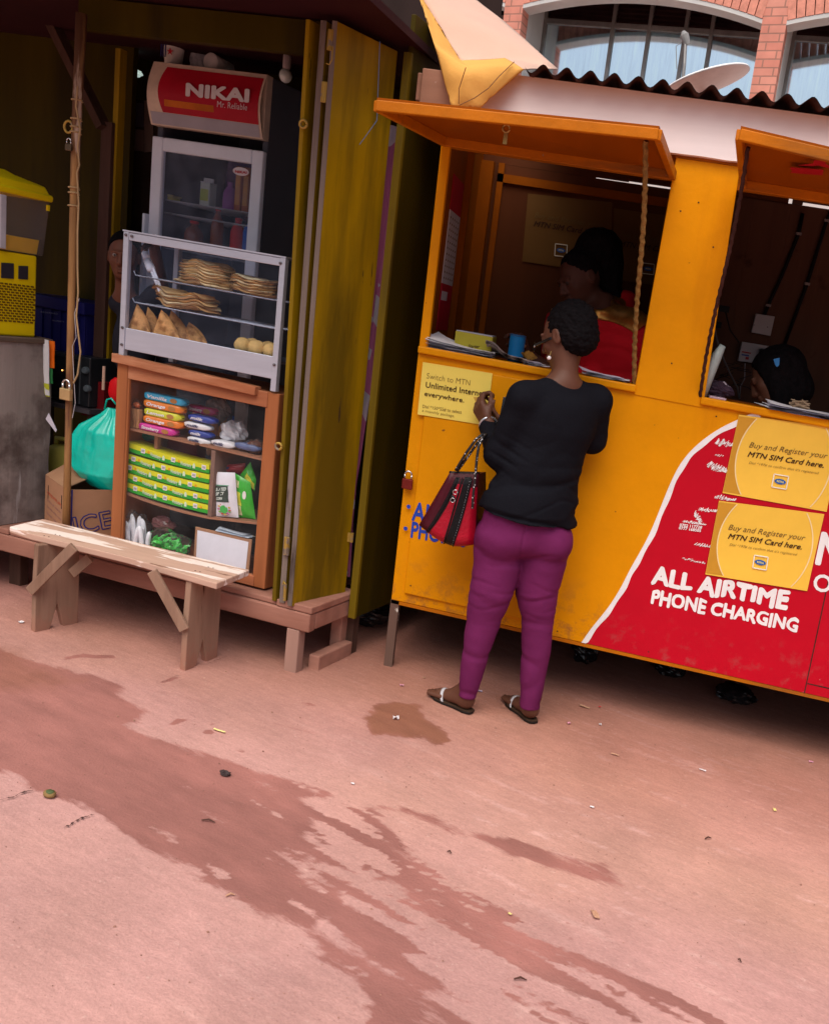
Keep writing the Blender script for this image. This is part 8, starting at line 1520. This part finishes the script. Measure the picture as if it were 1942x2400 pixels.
for k, (pts, lb_) in enumerate([([(1180, 360), (1145, 530), (1010, 870), (890, 1130), (850, 1230)], 'black conduit running down the boards to the square white box'), ([(1420, 340), (1380, 420), (1215, 950), (990, 1560)], 'longer black conduit on the boards, right of the white box')]):
    zx = Zm(1550, 400, 3.577); P_ = [K.at(zx(*p), DBK-.012) for p in pts]; cb2 = thing('conduit', lb_, 'cable', K(P_[0])); mb = MB(K); mb.tube(P_, .0085, 8); part('cable', mb, flat('cable_black', (.008, .007, .008)), cb2, smooth=True)
    for j in (1, len(P_)-2 if k else 3): c = P_[j]; mb = MB(K); mb.box(c[0]-.012, c[0]+.012, DBK-.024, DBK-.002, c[2]-.006, c[2]+.006); part('clip', mb, flat('clip_grey', (.28, .24, .24)), cb2)
cab = [([(175, 300), (215, 520), (300, 780), (400, 1010), (500, 1200), (520, 1340)], .55, .0045, (.12, .10, .10)), ([(600, 870), (595, 1080), (540, 1180), (530, 1350)], .9, .003, (.3, .28, .3)), ([(340, 180), (400, 420), (520, 590)], .95, .0035, (.03, .02, .02)), ([(230, 740), (160, 910), (210, 1000)], .5, .0018, (.4, .36, .34))]
for k, (pts, d, r_, c_) in enumerate(cab):
    mb = MB(K); mb.tube([K.at(zr(*p), d) for p in pts], r_, 6); solo('charging_cable', mb, flat('cable_%d' % k, c_), ['thick grey cable sagging down inside the right kiosk window', 'thin pale cable hanging below the double socket', 'dark thin cable running to the double socket from upper left', 'thinnest pale loop of wire beside the partition'][k], 'cable', smooth=True)
mb = MB(K); r7 = random.Random(3)
for k in range(16):
    a_ = K.at(zr(r7.uniform(150, 560), r7.uniform(880, 1180)), .6+.2*r7.random()); b_ = (a_[0]+r7.uniform(-.06, .08), a_[1]+.03, a_[2]+r7.uniform(-.03, .03)); c_ = (b_[0]+r7.uniform(-.05, .05), b_[1], b_[2]+r7.uniform(-.04, .02)); mb.tube([a_, b_, c_], .0018, 5)
solo('wire_tangle', mb, flat('wire_dark', (.012, .01, .012)), 'tangle of thin dark charger wires under the double socket', 'wires', kind='stuff')
for k, (x, y, lb_) in enumerate([(320, 140, 'upper small black charger block on the dark partition'), (215, 350, 'lower small black charger block on the dark partition')]):
    c = K.at(zr(x, y), .9); mb = MB(K); mb.box(c[0]-.028, c[0]+.022, .88, .90, c[2]-.014, c[2]+.014); solo('charger_block', mb, flat('block_black', (.008, .008, .009)), lb_, 'charger')
c = K.at(zr(200, 1240), .12); crumple((c[0], .14, hS-.002), (.07, .05, .035), 'cloth_bundle', mat('dark_print', (.05, .03, .05), .6, chip=((.5, .42, .48), .60, .63, 18)), 'dark patterned bundle in the left corner of the right kiosk window', 'bundle', F=K)
c = K.at(zr(240, 1320), .05); mb = MB(K); mb.box(c[0]-.035, c[0]+.03, .03, .09, hS-.003, hS+.008); solo('pink_phone', mb, flat('dusty_pink', (.45, .32, .40), .3), 'dusty pink flat phone on the sill at the right window corner', 'phone', bevel=.004)
c = K.at(zr(50, 1090), .04); mb = MB(K); mb.tube([(c[0], .05, hS), (c[0]+.012, .05, c[2]+.01), (c[0]+.035, .055, c[2]+.10), (c[0]+.05, .06, c[2]+.14)], [.022, .024, .02, .012], 12); solo('plastic_tube', mb, mat('milky_green', (.35, .42, .42), .3), 'milky green upright tube against the pillar in the right window', 'tube', smooth=True)
zq = Zm(1550, 400, 3.577)
sheets(zq(905, 1985), zq(1500, 2040), -.03, .15, 5, 'white papers on the sill over the red painted corner', M_PAP, .015)
mb = MB(K); a_ = K.at(zq(1150, 1975), .10); 
for k in range(20): mb.tube([(a_[0]+.035*math.cos(k*1.3), .10+.03*math.sin(k*2.1), hS+.02+.003*k*.4), (a_[0]+.035*math.cos(k*1.3+1.9), .10+.03*math.sin(k*2.1+1.5), hS+.024+.003*k*.5)], .0025, 5)
solo('rope_coil', mb, mat('pale_rope', (.40, .28, .18), .9), 'small coil of pale rope behind the papers at the right window', 'rope')
# --- child behind the display case
ch = thing('person', 'child peering from behind the left edge of the display case, gripping white tongs', 'person', S((-1.02, .42, .29)))
hcz = S.at(a3(195, 375), .47); hk = np.array(S(hcz)); Fc = np.array([.30, -.93, -.10])
sd = SDF(hk-np.array([.28, .26, .62]), hk+np.array([.36, .24, .16]), .0052); head(sd, hk, Fc, (0, 0, 1), .93); sd.cone(hk+np.array([0, .01, -.07]), hk+np.array([0, .02, -.17]), .042, .045, .02)
sd.cone(hk+np.array([-.035, 0.03, -.21]), hk+np.array([.12, .03, -.21]), .036, .036, .04); sd.ell(hk+np.array([.05, .04, -.38]), (.09, .07, .17), None, .04)
hw_ = np.array(S(S.at(a3(395, 330), .22))); he_ = hk+np.array([.20, -.02, -.12]); sd.cone(hk+np.array([.11, 0, -.21]), he_, .034, .030, .02); sd.cone(he_, hw_+np.array([.0, .05, .05]), .030, .023, .02); hand(sd, hw_+np.array([.0, .05, .05]), hw_+np.array([-.01, .0, .012]), (.2, -.3, -.9), 1.0, .8, thumb=-1)
body_obj('body', sd, mat('warm_brown_skin', (.16, .062, .040), .45, var=.08, bump=.08), ch)
sd = SDF(hk-np.array([.28, .26, .62]), hk+np.array([.36, .24, -.10]), .0065); sd.cone(hk+np.array([-.035, 0.03, -.215]), hk+np.array([.13, .03, -.215]), .046, .046, .04); sd.ell(hk+np.array([.05, .04, -.39]), (.105, .085, .185), None, .04); sd.cone(hk+np.array([.11, 0, -.21]), (hk+np.array([.11, 0, -.21]))*.4+he_*.6, .045, .045, .02); body_obj('shirt', sd, mat('dark_tshirt', (.02, .02, .03), .85), ch)
sd = SDF(hk-.13, hk+.16, .0045); R_ = rotm(Fc); r_, f_, u_ = R_; sd.ell(hk-.015*f_+.026*u_, (.0735, .092, .087), R_, .02); sd.cutplane(hk+f_*.036+u_*.045, f_-u_*.75, .01); body_obj('hair', sd, M_HAIR, ch, lambda vs: .001*fnoise(vs, 200, 200, 200, 1.), 0)
for sg in (-1, 1):
    mb = MB(); mb.ball(tuple(hk+.93*(.030*sg*r_+.0805*f_+.005*u_)), .0098, 12, 8); ey = part('eye', mb, flat('eye_white', (.30, .24, .22), .3), ch, smooth=True); mb = MB(); mb.ball(tuple(hk+.93*(.030*sg*r_+.0888*f_+.005*u_)), (.0048, .0028, .0048), 10, 6); part('iris', mb, flat('iris_dark', (.01, .006, .005), .15), ey, smooth=True)
